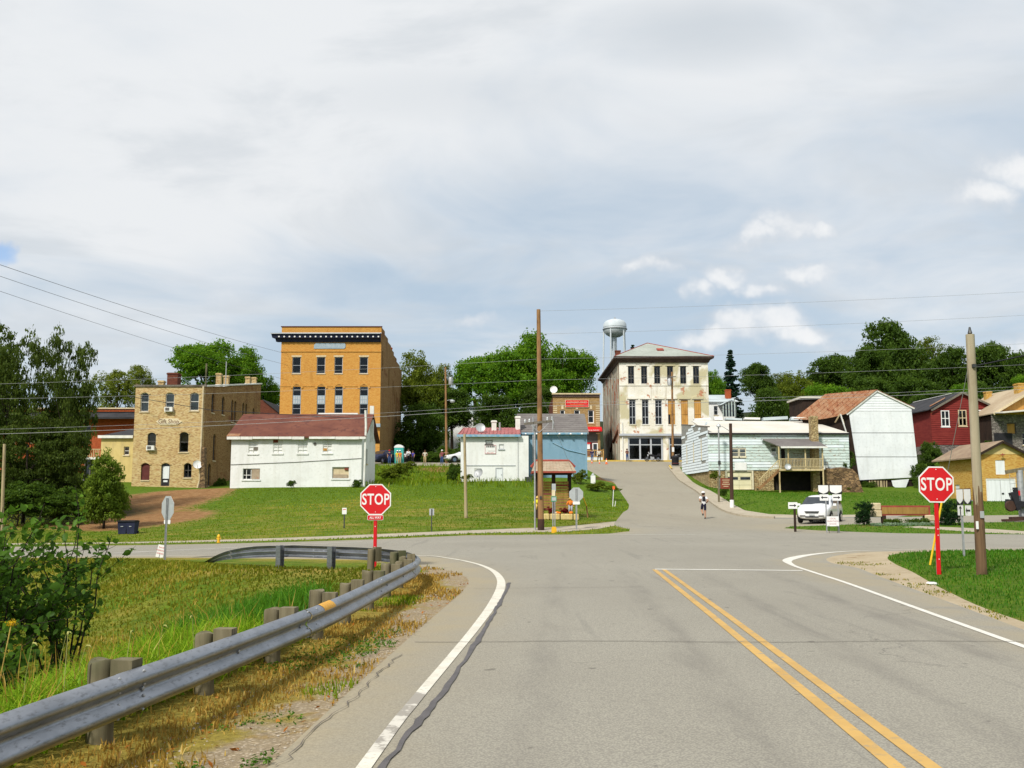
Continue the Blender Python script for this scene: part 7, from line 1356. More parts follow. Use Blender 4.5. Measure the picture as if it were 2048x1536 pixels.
for i, (u, Y, s_, l) in enumerate(((1213, 127, .75, 'largest orange traffic cone in the street below the stucco building'), (1184, 129, .5, 'small orange cone in front of the person in blue'), (1199, 128, .45, 'small orange cone in front of the person in pale shirt'))):
    g0 = G(u, 935, Y); t1 = thing('traffic_cone', l, 'traffic cone', g0, group='traffic cones'); MB().lathe([(.19 * s_, .05 * s_), (.12 * s_, .45 * s_), (.05 * s_, .98 * s_), (.03 * s_, 1.0 * s_)], 14).build('cone', 'orange', t1, 40); MB().box((0, 0, .03 * s_), (.48 * s_, .48 * s_, .05 * s_)).build('base', 'orange', t1); MB().lathe([(.128 * s_, .42 * s_), (.09 * s_, .7 * s_), (.088 * s_, .7 * s_)], 14).build('band', 'sign_white', t1)
g0 = G(1351, 936, 125); t1 = thing('trash_can', 'dark round litter bin under the pole by the stucco building', 'bin', g0); MB().lathe([(.42, 0), (.46, .1), (.46, .95), (.5, 1.0), (.5, 1.06), (.36, 1.25), (.1, 1.3)], 14).build('drum', 'black_soft', t1, 40); MB().lathe([(.47, .2), (.475, .25), (.47, .3)], 14).build('hoop', 'maroon', t1)
g0 = G(958, 965, 87); t1 = thing('ground_dish', 'grey satellite dish on a post before the white red-roofed house', 'satellite dish', g0); dish(t1, (0, 0, Zat(947, 87) - g0.z), .45, 'galv_dull', (-.6, -1, .5), 'reflector', (0, .1, -.3))
g0 = G(1186, 962, 90.5); t1 = thing('gas_meter', 'white gas meter cabinet at the corner of the blue house', 'meter', g0); MB().box((0, 0, .3), (.42, .3, .75)).build('cabinet', 'sign_white', t1); MB().lathe([(.12, 0), (.16, .06), (.05, .2)], 10, (0, 0, .68)).build('cap', 'sign_back', t1)
g0 = G(798, 930, 129); t1 = thing('portable_toilet', 'turquoise portable toilet on the vacant plot', 'portable toilet', g0); MB().bx(-.58, .58, -.58, .58, 0, 2.05).build('cabin', 'porta_teal', t1); mb = MB(); mb.prism([(.62 * math.cos(math.pi * i / 10), .42 * math.sin(math.pi * i / 10)) for i in range(11)], lambda a, c: (a, -.62, 2.04 + c), lambda a, c: (a, .62, 2.04 + c)); mb.build('roof', 'sign_white', t1, 40); MB().bx(-.42, .42, -.6, -.581, .15, 1.9).build('door', 'porta_teal', t1); MB().bx(-.3, -.05, -.62, -.601, 1.2, 1.5).build('notice', 'sign_white', t1)
# town sign wall on the island
g0 = G(1810, 1036, 57.5); t1 = thing('town_sign', 'low carved wooden town sign with red border between the round bushes', 'sign', g0); w_ = 100 * 57.5 / FPX; zt_ = Zat(1011, 57.5) - g0.z; zb_ = Zat(1031, 57.5) - g0.z; MB().bx(-w_ / 2, w_ / 2, -.06, .1, zb_, zt_).build('frame', 'ridge_red', t1); fc = MB().bx(-w_ / 2 + .12, w_ / 2 - .12, -.085, -.061, zb_ + .09, zt_ - .1).build('carved_face', 'board_gold', t1)
for x in (-w_ * .42, w_ * .42): MB().bx(x - .12, x + .12, -.05, .15, -.3, zb_).build('leg', 'timber_dark', t1)
for i, (u, v0, v1, l) in enumerate(((1752, 1006, 1020, 'upper pale stone block beside the town sign'), (1752.5, 1020.5, 1034, 'lower pale stone block beside the town sign'), (1858, 1030, 1042, 'pale stone at the right foot of the town sign'))):
    g0 = at(u, v1, 57.6); o = MB().box((0, 0, 0), (.45 + .08 * i, .5, (v1 - v0) * 57.6 / FPX)).build('stone_block', 'stone_trim'); o.location = (g0.x, 57.6, at(u, (v0 + v1) / 2, 57.6).z); bv = o.modifiers.new('bevel', 'BEVEL'); bv.width = .06; bv.segments = 3; tag(o, l, 'stone', 'stones by the town sign')
# old machinery under a timber gantry at the right edge
g0 = G(2036, 1040, 60); t1 = thing('farm_implement', 'black antique farm implement under a timber arm at the right edge', 'machinery', g0); q = lambda u, v: at(u, v, 60) - g0
mb = MB(); mb.bar(q(2016, 1004) + Vector((0, .2, 0)), q(2070, 1012), .5, .35); mb.bar(q(2023, 985), q(2036, 1020), .36, .25); mb.bar(q(2030, 975), q(2034, 1005), .2, .25); mb.build('frame', 'black_soft', t1); mb = MB(); mb.lathe([(.3, -.12), (.34, -.05), (.34, .05), (.3, .12)], 14, q(2021, 1012), 'y'); mb.build('drum', 'pole_dark', t1, 40)
mb = MB(); mb.bar(q(2018, 944) + YD * .4, q(2075, 934) + YD * .4, .18, .22); mb.build('timber_arm', 'post_wood', t1); mb = MB(); mb.tube([q(2046, 940) + YD * .4, q(2052, 1042) + YD * .4], .2, 10); mb.build('grey_post', 'galv_dull', t1, 40); mb = MB(); mb.bar(q(2000, 1041) + Vector((0, -.4, .02)), q(2075, 1038) + Vector((0, -.4, .02)), .5, .12); mb.bar(q(2014, 1037) + Vector((0, -.4, .04)), q(2075, 1035) + Vector((0, -.4, .04)), .4, .12); mb.build('skid', 'pole_dark', t1); mb = MB(); mb.box(q(2037, 986), (.14, .14, .3)); mb.build('lamp', 'sign_red', t1)
mb = MB(); [mb.tube([q(2019, 948), q(2022, 1006)], .012, 4) for _ in range(1)]; [mb.tube([q(2020, v), q(2034, v - 2)], .012, 4) for v in (956, 968, 980)]; mb.build('rope_ladder', 'galv_dull', t1)
g0 = atz(1864, 1160, .09); o = MB().box((0, 0, .02), (.22, .1, .03), Euler((.1, .05, .4)).to_matrix(), .7).build('litter', 'sign_white'); o.location = (g0.x, g0.y, H(g0.x, g0.y) + .01); tag(o, 'crumpled white paper litter on the grass below the right stop sign', 'litter')
# ------------------------------------------------------------------ vehicles
def car(label, loc, rz, paint, kind='van', group=None, cat='car', name='parked_car'):
    t_ = thing(name, label, cat, loc, rz, group)
    if kind == 'van': ST = [(-2.57, .70, .34, .52, .76, .62, .80), (-2.52, .86, .28, .56, .84, .78, .90), (-2.3, .95, .24, .60, .95, .86, 1.00), (-1.95, .985, .24, .62, 1.0, .88, 1.06), (-1.45, .99, .24, .64, 1.06, .88, 1.14), (-.55, .995, .24, .66, 1.08, .74, 1.68), (.3, 1.0, .24, .66, 1.09, .74, 1.75), (1.6, .995, .24, .66, 1.10, .74, 1.74), (2.25, .97, .26, .66, 1.10, .70, 1.66), (2.52, .94, .32, .66, 1.08, .80, 1.18), (2.57, .86, .40, .66, 1.0, .74, 1.06)]
    else: ST = [(-2.2, .66, .36, .5, .70, .58, .74), (-2.1, .82, .28, .54, .78, .74, .84), (-1.7, .87, .22, .56, .86, .80, .92), (-1.0, .88, .22, .58, .92, .80, 1.0), (-.2, .89, .22, .60, .95, .64, 1.42), (.6, .89, .22, .60, .96, .64, 1.46), (1.4, .88, .22, .60, .97, .62, 1.36), (1.95, .85, .26, .60, .97, .74, 1.06), (2.2, .76, .36, .58, .9, .66, .96)]
    sec = []
    for y_, w, zb, zm, zt_, wt, zr in ST: sec.append([(0, zb), (w * .93, zb), (w, zm), (w * .985, zt_), (wt, zr - .05), (wt * .82, zr), (0, zr + .025)])
    vs = []; n = 13; fs = []
    for (y_, *_), s_ in zip(ST, sec):
        ring_ = [(x, z_) for x, z_ in s_] + [(-x, z_) for x, z_ in s_[1:-1][::-1]]; n = len(ring_); vs += [(x, y_, z_) for x, z_ in ring_]
    m = len(ST); fs = [(i * n + j, i * n + (j + 1) % n, (i + 1) * n + (j + 1) % n, (i + 1) * n + j) for i in range(m - 1) for j in range(n)] + [tuple(range(n))[::-1], tuple(range((m - 1) * n, m * n))]
    o = MB().add(vs, fs).build('body', paint, t_, True); o.modifiers.new('sub', 'SUBSURF').levels = 1; o.modifiers[0].render_levels = 1
    def P(y_, k, off=.012):      # point on the half section at station y
        i = max(0, min(m - 2, next((i for i in range(m - 1) if ST[i][0] <= y_ <= ST[i + 1][0]), m - 2))); f_ = (y_ - ST[i][0]) / (ST[i + 1][0] - ST[i][0]); j = int(k); g_ = k - j; j2 = min(j + 1, 6)
        lerp = lambda a, b_, q: (a[0] + (b_[0] - a[0]) * q, a[1] + (b_[1] - a[1]) * q); a = lerp(lerp(sec[i][j], sec[i][j2], g_), lerp(sec[i + 1][j], sec[i + 1][j2], g_), f_); return a
    a, b_ = (-1.36, -.62) if kind == 'van' else (-.95, -.28)
    q = [P(a, 3.6), P(a, 5.0), P(b_, 5.0), P(b_, 4.35)]; lift = .012
    a2, wz = (a - .14, .92) if kind == 'van' else (a, .78); mb = MB(); mb.add([(-wz * .9, a2 - .0, P(a, 5)[1] - .04), (-wz * .5, a2 - .07, P(a, 5)[1] - .02), (wz * .5, a2 - .07, P(a, 5)[1] - .02), (wz * .9, a2, P(a, 5)[1] - .04), (wz * .74, b_ - .06, P(b_, 5)[1] - .02), (-wz * .74, b_ - .06, P(b_, 5)[1] - .02)], [(0, 1, 2, 3, 4, 5)]); mb.build('windshield', 'car_glass', t_)
    spans = ((-.85, -.02), (.06, 1.0), (1.08, 2.1)) if kind == 'van' else ((-.5, .45), (.52, 1.35))
    for sg in (1, -1):
        for y0, y1 in spans:
            pts_ = [(P(y0, 3.12), y0), (P(y1, 3.12), y1), (P(y1, 3.82), y1), (P(y0, 3.82), y0)]; mb = MB(); mb.add([(sg * (x + .012), yy, z_) for (x, z_), yy in pts_], [(0, 1, 2, 3)]); mb.build('side_window', 'car_glass', t_)
        ym = -1.05 if kind == 'van' else -.6; mb = MB(); x = P(ym, 3)[0]; mb.box((sg * (x + .12), ym, P(ym, 3)[1] + .08), (.2, .1, .14)); mb.build('mirror', paint, t_)
        yh = ST[1][0]; mb = MB(); mb.add([(sg * .38, yh - .045, .70), (sg * .84, yh + .04, .74), (sg * .85, yh + .10, .86), (sg * .40, yh - .01, .80)], [(0, 1, 2, 3)]); mb.build('headlight', 'lamp_lens', t_); mb = MB(); mb.bx(sg * .56 - .16, sg * .56 + .16, ST[0][0] - .03, ST[0][0] + .1, .44, .50); mb.build('fog_lamp', 'trim_dark', t_)
        mb = MB(); yr = ST[-1][0]; mb.bx(sg * .74 - .07, sg * .74 + .07, yr - .04, yr + .03, .8, 1.1 if kind == 'van' else .92); mb.build('tail_lamp', 'sign_red', t_)
        for yy in ((-1.62, 1.46) if kind == 'van' else (-1.35, 1.3)):
            xw = sg * (.90 if kind == 'van' else .80); w_ = MB().lathe([(.2, -.11), (.32, -.11), (.345, -.07), (.345, .07), (.32, .11), (.2, .11)], 20, (xw, yy, .345), 'x').build('wheel', 'tyre', t_, 40); MB().lathe([(.02, sg * .115), (.21, sg * .118), (.22, sg * .1)], 16, (xw, yy, .345), 'x').build('rim', 'chrome', w_, 40)
            mb = MB(); pts_ = [(yy + .43 * math.cos(math.pi * i / 10), .36 + .43 * math.sin(math.pi * i / 10)) for i in range(11)]; mb.add([(sg * (1.004 if kind == 'van' else .894), a_, max(b2, .3)) for a_, b2 in pts_], [tuple(range(11))]); mb.build('wheel_arch', 'black', t_)
    yf = ST[0][0]; mb = MB(); mb.prism([(-.36, .60), (.36, .60), (.44, .72), (-.44, .72)], lambda x, z_: (x, yf - .035, z_ + .03), lambda x, z_: (x, yf + .1, z_ + .03)); mb.build('grille', 'shirt_maroon' if False else 'steel_dark', t_); MB().bx(-.4, .4, yf - .03, yf + .08, .37, .44).build('air_intake', 'black', t_); MB().bx(-.16, .16, yf - .045, yf - .03, .49, .57).build('number_plate', 'sign_back', t_); MB().bx(-.8, .8, -1.9, 1.9, .16, .26).build('underbody', 'black', t_)
    return t_
g = G(1632, 1045, 62.5); car('white minivan parked in the lane behind the route signs', (g.x + .3, 62.5, g.z), -.50, 'car_white', 'van', cat='van', name='minivan')
g = G(914, 926, 112); car('white car half hidden behind the white red-roofed house', (at(927, 900, 112).x, 112, at(0, 926, 112).z), -1.2, 'car_white', 'sedan'); MB
g = G(1066, 930, 100); car('white car nose between the white house and the blue house', (at(1066, 918, 106).x - .5, 106, at(0, 934, 106).z), -.9, 'car_white', 'sedan')
g = G(770, 930, 131); car('dark off-road car beside the orange building', (at(768, 900, 128).x, 128, H(at(768, 900, 128).x, 128)), -.5, 'navy', 'van')
def motorcycle(label, loc, rz, bag):
    t_ = thing('motorcycle', label, 'motorcycle', loc, rz, 'motorcycles by the stucco building')
    for x, nm in ((-.78, 'wheel'), (.80, 'wheel')):
        w_ = MB(); R_, r_ = .30, .06; n, k_ = 18, 7; w_.add([((R_ + r_ * math.cos(b2)) * math.cos(a) + x, r_ * math.sin(b2), (R_ + r_ * math.cos(b2)) * math.sin(a) + R_ + r_) for a in [2 * math.pi * i / n for i in range(n)] for b2 in [2 * math.pi * j / k_ for j in range(k_)]], [(i * k_ + j, ((i + 1) % n) * k_ + j, ((i + 1) % n) * k_ + (j + 1) % k_, i * k_ + (j + 1) % k_) for i in range(n) for j in range(k_)]); w_ = w_.build('wheel', 'tyre', t_, True); MB().lathe([(.05, -.05), (.2, -.04), (.2, .04), (.05, .05)], 12, (x, 0, R_ + r_), 'y').build('hub', 'chrome', w_, 40)
    mb = MB(); [mb.tube([(-.78, s_, .36), (-.52, s_, .95)], .03, 6) for s_ in (-.09, .09)]; mb.build('fork', 'chrome', t_); mb = MB(); mb.tube([(-.25, -.38, 1.02), (-.45, -.2, 1.0), (-.5, 0, .98), (-.45, .2, 1.0), (-.25, .38, 1.02)], .018, 6); mb.build('handlebar', 'chrome', t_)
    mb = MB(); mb.box((-.02, 0, .42), (.55, .32, .42), taper=.8); mb.build('engine', 'galv_dull', t_); mb = MB(); mb.lathe([(.05, -.34), (.15, -.22), (.18, 0), (.14, .2), (.05, .3)], 12, (-.12, 0, .84), 'x'); mb.build('fuel_tank', 'black', t_, True); mb = MB(); mb.box((.4, 0, .78), (.75, .3, .12), taper=.85); mb.build('seat', 'black_soft', t_); mb = MB(); mb.tube([(.0, -.2, .3), (.5, -.22, .28), (1.0, -.22, .34)], .045, 8); mb.build('exhaust', 'chrome', t_)
    mb = MB(); [mb.add([(.8 + .4 * math.cos(a), s_ * .1, .36 + .4 * math.sin(a)) for a in [math.radians(20 + 16 * i) for i in range(9)]] + [(.8 + .34 * math.cos(a), s_ * .1, .36 + .34 * math.sin(a)) for a in [math.radians(20 + 16 * i) for i in range(8, -1, -1)]], [tuple(range(18))]) for s_ in (-1, 1)]; mb.build('fender', 'black', t_); MB().lathe([(.02, -.1), (.1, -.08), (.1, .04), (.06, .08)], 12, (-.62, 0, .86), 'x').build('headlamp', 'lamp_lens', t_)
    if bag: MB().box((.92, 0, .92), (.42, .5, .36), taper=.85).build('luggage_box', 'black', t_); MB().box((-.5, 0, 1.15), (.06, .4, .34), Euler((0, -.4, 0)).to_matrix()).build('screen', 'lamp_lens', t_)
g = G(1305, 926, 135.4); motorcycle('black touring motorcycle parked before the shop windows', (at(1305, 920, 135.2).x, 135.2, g.z), .1, True)
g = G(1356, 926, 135.0); motorcycle('second black motorcycle partly hidden behind the litter bin', (at(1359, 920, 135.0).x, 135.0, g.z), .5, False)
# ------------------------------------------------------------------ people
def person(label, loc, rz, top, legs, hair='hair_brown', sleeve='short', h=1.74, pose=None, cap=None, pack=None, shorts=False, group='people in the town'):
    J = dict(pel=(0, 0, .95), wai=(0, .0, 1.08), che=(0, -.01, 1.30), nek=(0, .0, 1.47), hd0=(0, -.02, 1.56), hd1=(0, -.02, 1.66), shl=(.185, 0, 1.41), ell=(.245, .02, 1.14), wrl=(.235, -.09, .90), hal=(.23, -.11, .82), shr=(-.185, 0, 1.41), elr=(-.245, .02, 1.14), wrr=(-.235, -.09, .90), har=(-.23, -.11, .82),
             hil=(.095, 0, .90), knl=(.105, -.02, .50), anl=(.11, .02, .09), tol=(.125, -.14, .04), hir=(-.095, 0, .90), knr=(-.105, -.02, .50), anr=(-.11, .02, .09), tor=(-.125, -.14, .04))
    J.update(pose or {}); Rr = dict(pel=.135, wai=.125, che=.145, nek=.06, hd0=.085, hd1=.088, sh=.075, el=.047, wr=.034, ha=.036, hi=.092, kn=.062, an=.042, to=.042)
    ks = list(J); E = [('pel', 'wai'), ('wai', 'che'), ('che', 'nek'), ('nek', 'hd0'), ('hd0', 'hd1')] + [e for s_ in 'lr' for e in (('che', 'sh' + s_), ('sh' + s_, 'el' + s_), ('el' + s_, 'wr' + s_), ('wr' + s_, 'ha' + s_), ('pel', 'hi' + s_), ('hi' + s_, 'kn' + s_), ('kn' + s_, 'an' + s_), ('an' + s_, 'to' + s_))]
    Rr = {a: b_ * 1.22 for a, b_ in Rr.items()}; k_ = h / 1.74; me = bpy.data.meshes.new('figure'); me.from_pydata([Vector(J[q]) * k_ for q in ks], [(ks.index(a), ks.index(b_)) for a, b_ in E], [])
    tmp = bpy.data.objects.new('figure', me); COL.objects.link(tmp); sk = tmp.modifiers.new('skin', 'SKIN'); sk.use_smooth_shade = True; sk.branch_smoothing = .5; tmp.modifiers.new('sub', 'SUBSURF').levels = 1
    for q, d in zip(ks, me.skin_vertices[0].data): r_ = Rr.get(q, Rr.get(q[:2], .05)) * k_; d.radius = (r_, r_ * (.72 if q in ('che', 'wai', 'pel') else 1)); d.use_root = q == 'pel'
    dg = bpy.context.evaluated_depsgraph_get(); body = bpy.data.meshes.new_from_object(tmp.evaluated_get(dg)); bpy.data.objects.remove(tmp)
    mats_ = ['skin', top, legs, 'shoe']; body.materials.clear(); [body.materials.append(M[q]) for q in mats_]
    segs = [(Vector(J[a]) * k_, Vector(J[b_]) * k_, a, b_) for a, b_ in E]
    for p in body.polygons:
        c = p.center; best = min(segs, key=lambda s_: (c - (s_[0] + (s_[1] - s_[0]) * max(0, min(1, (c - s_[0]).dot(s_[1] - s_[0]) / (s_[1] - s_[0]).length_squared)))).length); a, b_ = best[2], best[3]; f_ = max(0, min(1, (c - best[0]).dot(best[1] - best[0]) / (best[1] - best[0]).length_squared)); p.use_smooth = True
        if a in ('pel', 'wai', 'che') and b_ in ('wai', 'che') or (a == 'che' and b_[:2] == 'sh') or (a[:2] == 'sh' and (sleeve == 'long' or f_ < .62)) or (a[:2] == 'el' and sleeve == 'long'): m_ = 1
        elif a == 'che': m_ = 1 if f_ < .55 else 0
        elif a == 'pel' or a[:2] == 'hi' and (not shorts or f_ < .8) or (a[:2] == 'kn' and not shorts): m_ = 2
        elif a[:2] == 'an': m_ = 3
        else: m_ = 0
        p.material_index = m_
    bm = bmesh.new(); bm.from_mesh(body)      # five fingers on each hand and a nose
    for s_ in 'lr':
        hp = Vector(J['ha' + s_]) * k_; d = (hp - Vector(J['wr' + s_]) * k_).normalized(); sd = d.cross(XD if abs(d.x) < .8 else YD).normalized()
        for i in range(5):
            o_ = sd * (.016 * (i - 2)) if i < 4 else sd * -.05; L_ = (.075, .085, .08, .065, .05)[i] * k_; a = hp + o_ * k_ + d * .01; b_ = a + (d + (sd * -.5 if i == 4 else Vector())) * L_ + YD * -.012
            mb = MB().tube([a, a.lerp(b_, .55) + YD * -.003, b_], [.0095, .009, .006], 5); vv = [bm.verts.new(q) for q in mb.v]; [bm.faces.new([vv[j] for j in f_]) for f_ in mb.f]
    mb = MB().box(Vector(J['hd0']) * k_ + Vector((0, -.098, .035)) * k_, (.028, .04, .04)); vv = [bm.verts.new(q) for q in mb.v]; [bm.faces.new([vv[j] for j in f_]) for f_ in mb.f]; bm.to_mesh(body); bm.free()
    t_ = thing('person', label, 'person', loc, rz, group); o = bpy.data.objects.new('body', body); link(o, t_)
    hc = Vector(J['hd1']) * k_; mb = MB(); mb.lathe([(.112, -.10), (.124, -.05), (.128, .0), (.116, .06), (.07, .105), (.01, .122)], 12, hc + Vector((0, .022, .01))); hr_ = mb.build('hair', hair, t_, True)
    if cap: mb = MB(); mb.lathe([(.136, .0), (.136, .03), (.115, .085), (.065, .122), (.01, .135)], 12, hc + Vector((0, .01, .02))); mb.box(hc + Vector((0, -.13, .03)), (.15, .12, .02)); mb.build('cap', cap, t_, 50)
    if pack: c = Vector(J['che']) * k_; mb = MB(); mb.box(c + Vector((0, .16, .0)), (.24, .10, .34), taper=.85); o = mb.build('backpack', pack, t_); o.modifiers.new('bevel', 'BEVEL').width = .05; mb = MB(); [mb.tube([c + Vector((s_ * .1, .12, .2)), c + Vector((s_ * .11, -.03, .2)), c + Vector((s_ * .11, -.125, .02)), c + Vector((s_ * .12, .08, -.2))], .016, 5) for s_ in (-1, 1)]; mb.build('strap', pack, t_)
    return t_
run = dict(pel=(0, 0, .97), hil=(.09, 0, .92), knl=(.10, -.16, .58), anl=(.10, .20, .33), tol=(.11, .26, .22), hir=(-.09, 0, .92), knr=(-.09, -.02, .50), anr=(-.08, .06, .09), tor=(-.09, -.10, .04), ell=(.27, .14, 1.20), wrl=(.20, -.08, 1.10), hal=(.17, -.15, 1.12), elr=(-.27, .12, 1.18), wrr=(-.21, -.06, 1.06), har=(-.18, -.13, 1.08), che=(0, -.05, 1.31), nek=(0, -.06, 1.48), hd0=(0, -.08, 1.57), hd1=(0, -.08, 1.67))
g = G(1408, 1039, 68.3); person('runner in white shirt, white cap, black backpack and shorts seen from behind on the street', g, math.pi, 'shirt_white', 'shorts_navy', h=1.84, pose=run, cap='cap_white', pack='black_soft', shorts=True, sleeve='short')
fold = dict(ell=(.25, -.02, 1.15), wrl=(.08, -.18, 1.14), hal=(.0, -.19, 1.15), elr=(-.25, -.02, 1.15), wrr=(-.08, -.19, 1.18), har=(.0, -.2, 1.2)); stride = dict(knl=(.16, -.05, .5), anl=(.22, -.02, .09), tol=(.25, -.17, .04), knr=(-.15, 0, .5), anr=(-.21, .05, .09), tor=(-.24, -.1, .04)); hips = dict(ell=(.34, .06, 1.18), wrl=(.2, -.02, 1.0), hal=(.14, -.03, 1.0), elr=(-.34, .06, 1.18), wrr=(-.2, -.02, 1.0), har=(-.14, -.03, 1.0)); point = dict(ell=(.44, -.05, 1.42), wrl=(.68, -.08, 1.43), hal=(.76, -.08, 1.43))
for u, v, Y, rz, args in ((1184, 926, 134.5, .1, dict(label='person in navy jacket and jeans before the red-awning shop', top='shirt_navy', legs='jeans', sleeve='long', h=1.7)),
                          (1198, 926, 134.5, -.2, dict(label='person in pale shirt and black trousers standing with legs apart', top='shirt_pale', legs='trousers_dark', pose={**stride, **hips}, h=1.72)),
                          (1254, 926, 135.2, .4, dict(label='person in maroon top and jeans at the corner of the stucco building', top='shirt_maroon', legs='jeans', pose=fold, h=1.74)),
                          (850, 925, 129, .0, dict(label='person in white shirt and tan trousers standing on the dirt ramp', top='shirt_pale', legs='trousers_tan', pose=hips, h=1.75)),
                          (884, 926, 127, .2, dict(label='person in red plaid shirt and jeans pointing beside the thin pole', top='shirt_red', legs='jeans', pose=point, cap='cap_white', h=1.85)),
                          (817, 927, 131, .1, dict(label='person in white sweatshirt next to the portable toilet', top='shirt_white', legs='trousers_dark', sleeve='long', pose=fold, h=1.85)),
                          (826, 927, 131.3, -.3, dict(label='shorter person in blue shirt beside the white sweatshirt', top='shirt_blue', legs='trousers_dark', h=1.6)),
                          (811, 928, 131.5, .3, dict(label='small person in pale top left of the white sweatshirt', top='shirt_white', legs='trousers_dark', h=1.45)),
                          (795, 929, 127.8, .1, dict(label='worker in yellow safety vest before the portable toilet', top='shirt_hivis', legs='trousers_tan', cap='cap_white', h=1.7)),
                          (800, 929, 127.6, -.2, dict(label='worker in orange safety vest before the portable toilet', top='shirt_orange', legs='trousers_tan', cap='cap_white', h=1.72)),
                          (779, 929, 126.5, .2, dict(label='person in red cap and blue shirt by the dark car', top='shirt_navy', legs='jeans', cap='cap_red', h=1.8))):
    p = at(u, 900, Y); person(loc=(p.x, Y, H(p.x, Y) + (.14 if u > 1100 and Y > 136.6 else 0)), rz=rz, **args)
# scarecrows leaning on the kiosk
for u, v0, v1, top, legs, l in ((1141, 995, 1025, 'shirt_orange', 'shirt_grey', 'straw scarecrow in orange top and grey trousers at the right kiosk post'), (1075, 994, 1020, 'shirt_hivis', 'straw', 'straw scarecrow in yellow clothes half behind the tall pole')):
    p = at(u, v1, 57.2); t1 = thing('scarecrow', l, 'scarecrow', (p.x, 57.2, p.z)); hh = at(u, v0, 57.2).z - p.z; mb = MB(); mb.tube([(0, 0, hh * .48), (0, 0, hh * .62), (0, 0, hh * .8)], [.11, .13, .10], 8); [mb.tube([(s_ * .1, 0, hh * .76), (s_ * .2, -.03, hh * .6), (s_ * .17, -.06, hh * .46)], [.05, .05, .045], 7) for s_ in (-1, 1)]; mb.build('shirt', top, t1, True)
    mb = MB(); [mb.tube([(s_ * .06, 0, hh * .5), (s_ * .07, -.02, hh * .25), (s_ * .07, 0, .03)], [.075, .06, .055], 7) for s_ in (-1, 1)]; mb.build('trousers', legs, t1, True); mb = MB(); mb.lathe([(.02, -.1), (.075, -.05), (.085, .02), (.05, .09), (.01, .1)], 10, (0, 0, hh * .9)); mb.build('head', 'straw', t1, True); mb = MB(); mb.lathe([(.17, 0), (.08, .02), (.06, .1), (.01, .12)], 10, (0, 0, hh * .93)); mb.build('hat', 'straw', t1)
    mb = MB(); rr = random.Random(2); [mb.bar((s_ * .17, -.06, hh * .46), (s_ * .17 + rr.uniform(-.06, .06), -.07 + rr.uniform(-.04, .04), hh * .40), .012) for s_ in (-1, 1) for _ in range(6)]; mb.build('straw_tufts', 'straw', t1)
# ------------------------------------------------------------------ trees and shrubs
def leaf_cloud(rng, centers, radii, per, size, flat=.6, up=.35, shape='diamond'):
    """leaf-sized faces gathered in clumps; returns vertices, faces and a tint per vertex"""
    C_ = np.repeat(centers, per, 0); R_ = np.repeat(radii, per)[:, None]; n = len(C_); d = rng.normal(size=(n, 3)); d /= np.linalg.norm(d, axis=1)[:, None]; rad = rng.random((n, 1)) ** .45
    P_ = C_ + d * rad * R_ * np.array([1, 1, flat]); nrm = d * .7 + rng.normal(size=(n, 3)) * .6 + np.array([0, 0, up]); nrm /= np.linalg.norm(nrm, axis=1)[:, None]
    a = np.cross(nrm, rng.normal(size=(n, 3))); a /= np.linalg.norm(a, axis=1)[:, None] + 1e-9; b_ = np.cross(nrm, a); s_ = size * rng.uniform(.6, 1.35, (n, 1))
    q = np.stack([P_ - a * s_, P_ - b_ * s_ * .55 + nrm * s_ * .12, P_ + a * s_, P_ + b_ * s_ * .55 + nrm * s_ * .12], 1).reshape(-1, 3)
    ct = np.repeat(rng.random(len(centers)) * .34, per); tint = np.clip(ct + rng.random(n) * .42 + .12 * (d[:, 2] + .2) + .05, 0, 1)
    return q, np.arange(n * 4).reshape(-1, 4), np.repeat(tint, 4)
def crown_mesh(seed, lobes, clumps, per, leaf, mat, rx=1.0, rz=1.0, spread=.55, lob=.46, clr=.17, flat=.7, egg=0.0, holes=.0):
    """unit crown (radius 1, centre 0): lobes of clumps, ragged outline"""
    rng = np.random.default_rng(seed); L = rng.normal(size=(lobes, 3)); L /= np.linalg.norm(L, axis=1)[:, None]; L *= spread * rng.uniform(.7, 1.15, (lobes, 1)); L[:, 2] *= .95
    if egg: L[:, :2] *= (1 - egg * np.clip(L[:, 2:3], -1, 1))
    L[0] = (0, 0, .1); lr = lob * rng.uniform(.7, 1.2, lobes)
    k_ = rng.integers(0, lobes, clumps); d = rng.normal(size=(clumps, 3)); d /= np.linalg.norm(d, axis=1)[:, None]; d[:, 2] = np.where(d[:, 2] < -.5, -d[:, 2], d[:, 2])
    c = L[k_] + d * (lr[k_] * rng.uniform(.72, 1.08, clumps))[:, None]
    V, F, T = leaf_cloud(rng, c, clr * rng.uniform(.55, 1.3, clumps), per, leaf, flat)
    hz = np.clip((V[:, 2] + .9) / 1.8, 0, 1); T = np.clip(T * .9 + .0 * hz, 0, 1); V = V * np.array([rx, rx, rz])
    return np_mesh('crown', V, F, mat, {'tint': T}), L * np.array([rx, rx, rz])
def trunk_mesh(L, h0, r0, mat='bark', scale=1.0, lean=0):
    """trunk from -h0 up to the centre of the unit crown with limbs into the lobes"""
    mb = MB(); mb.tube([(0, 0, -h0), (.01, .01, -h0 * .6), (.0, .02, -.35), (.0, .0, .25)], [r0 * 1.25, r0, r0 * .8, r0 * .3], 9)
    for l in L[1:]: l = Vector(l); s_ = Vector((0, 0, -.45 + .3 * max(l.z, 0))); mb.tube([s_, s_.lerp(l, .5) + Vector((0, 0, -.05)), l * 1.05], [r0 * .5, r0 * .32, r0 * .1], 6, False)
    o = mb.build('trunk', mat, None, True); me = o.data; bpy.data.objects.remove(o); return me
KINDS_ = {}
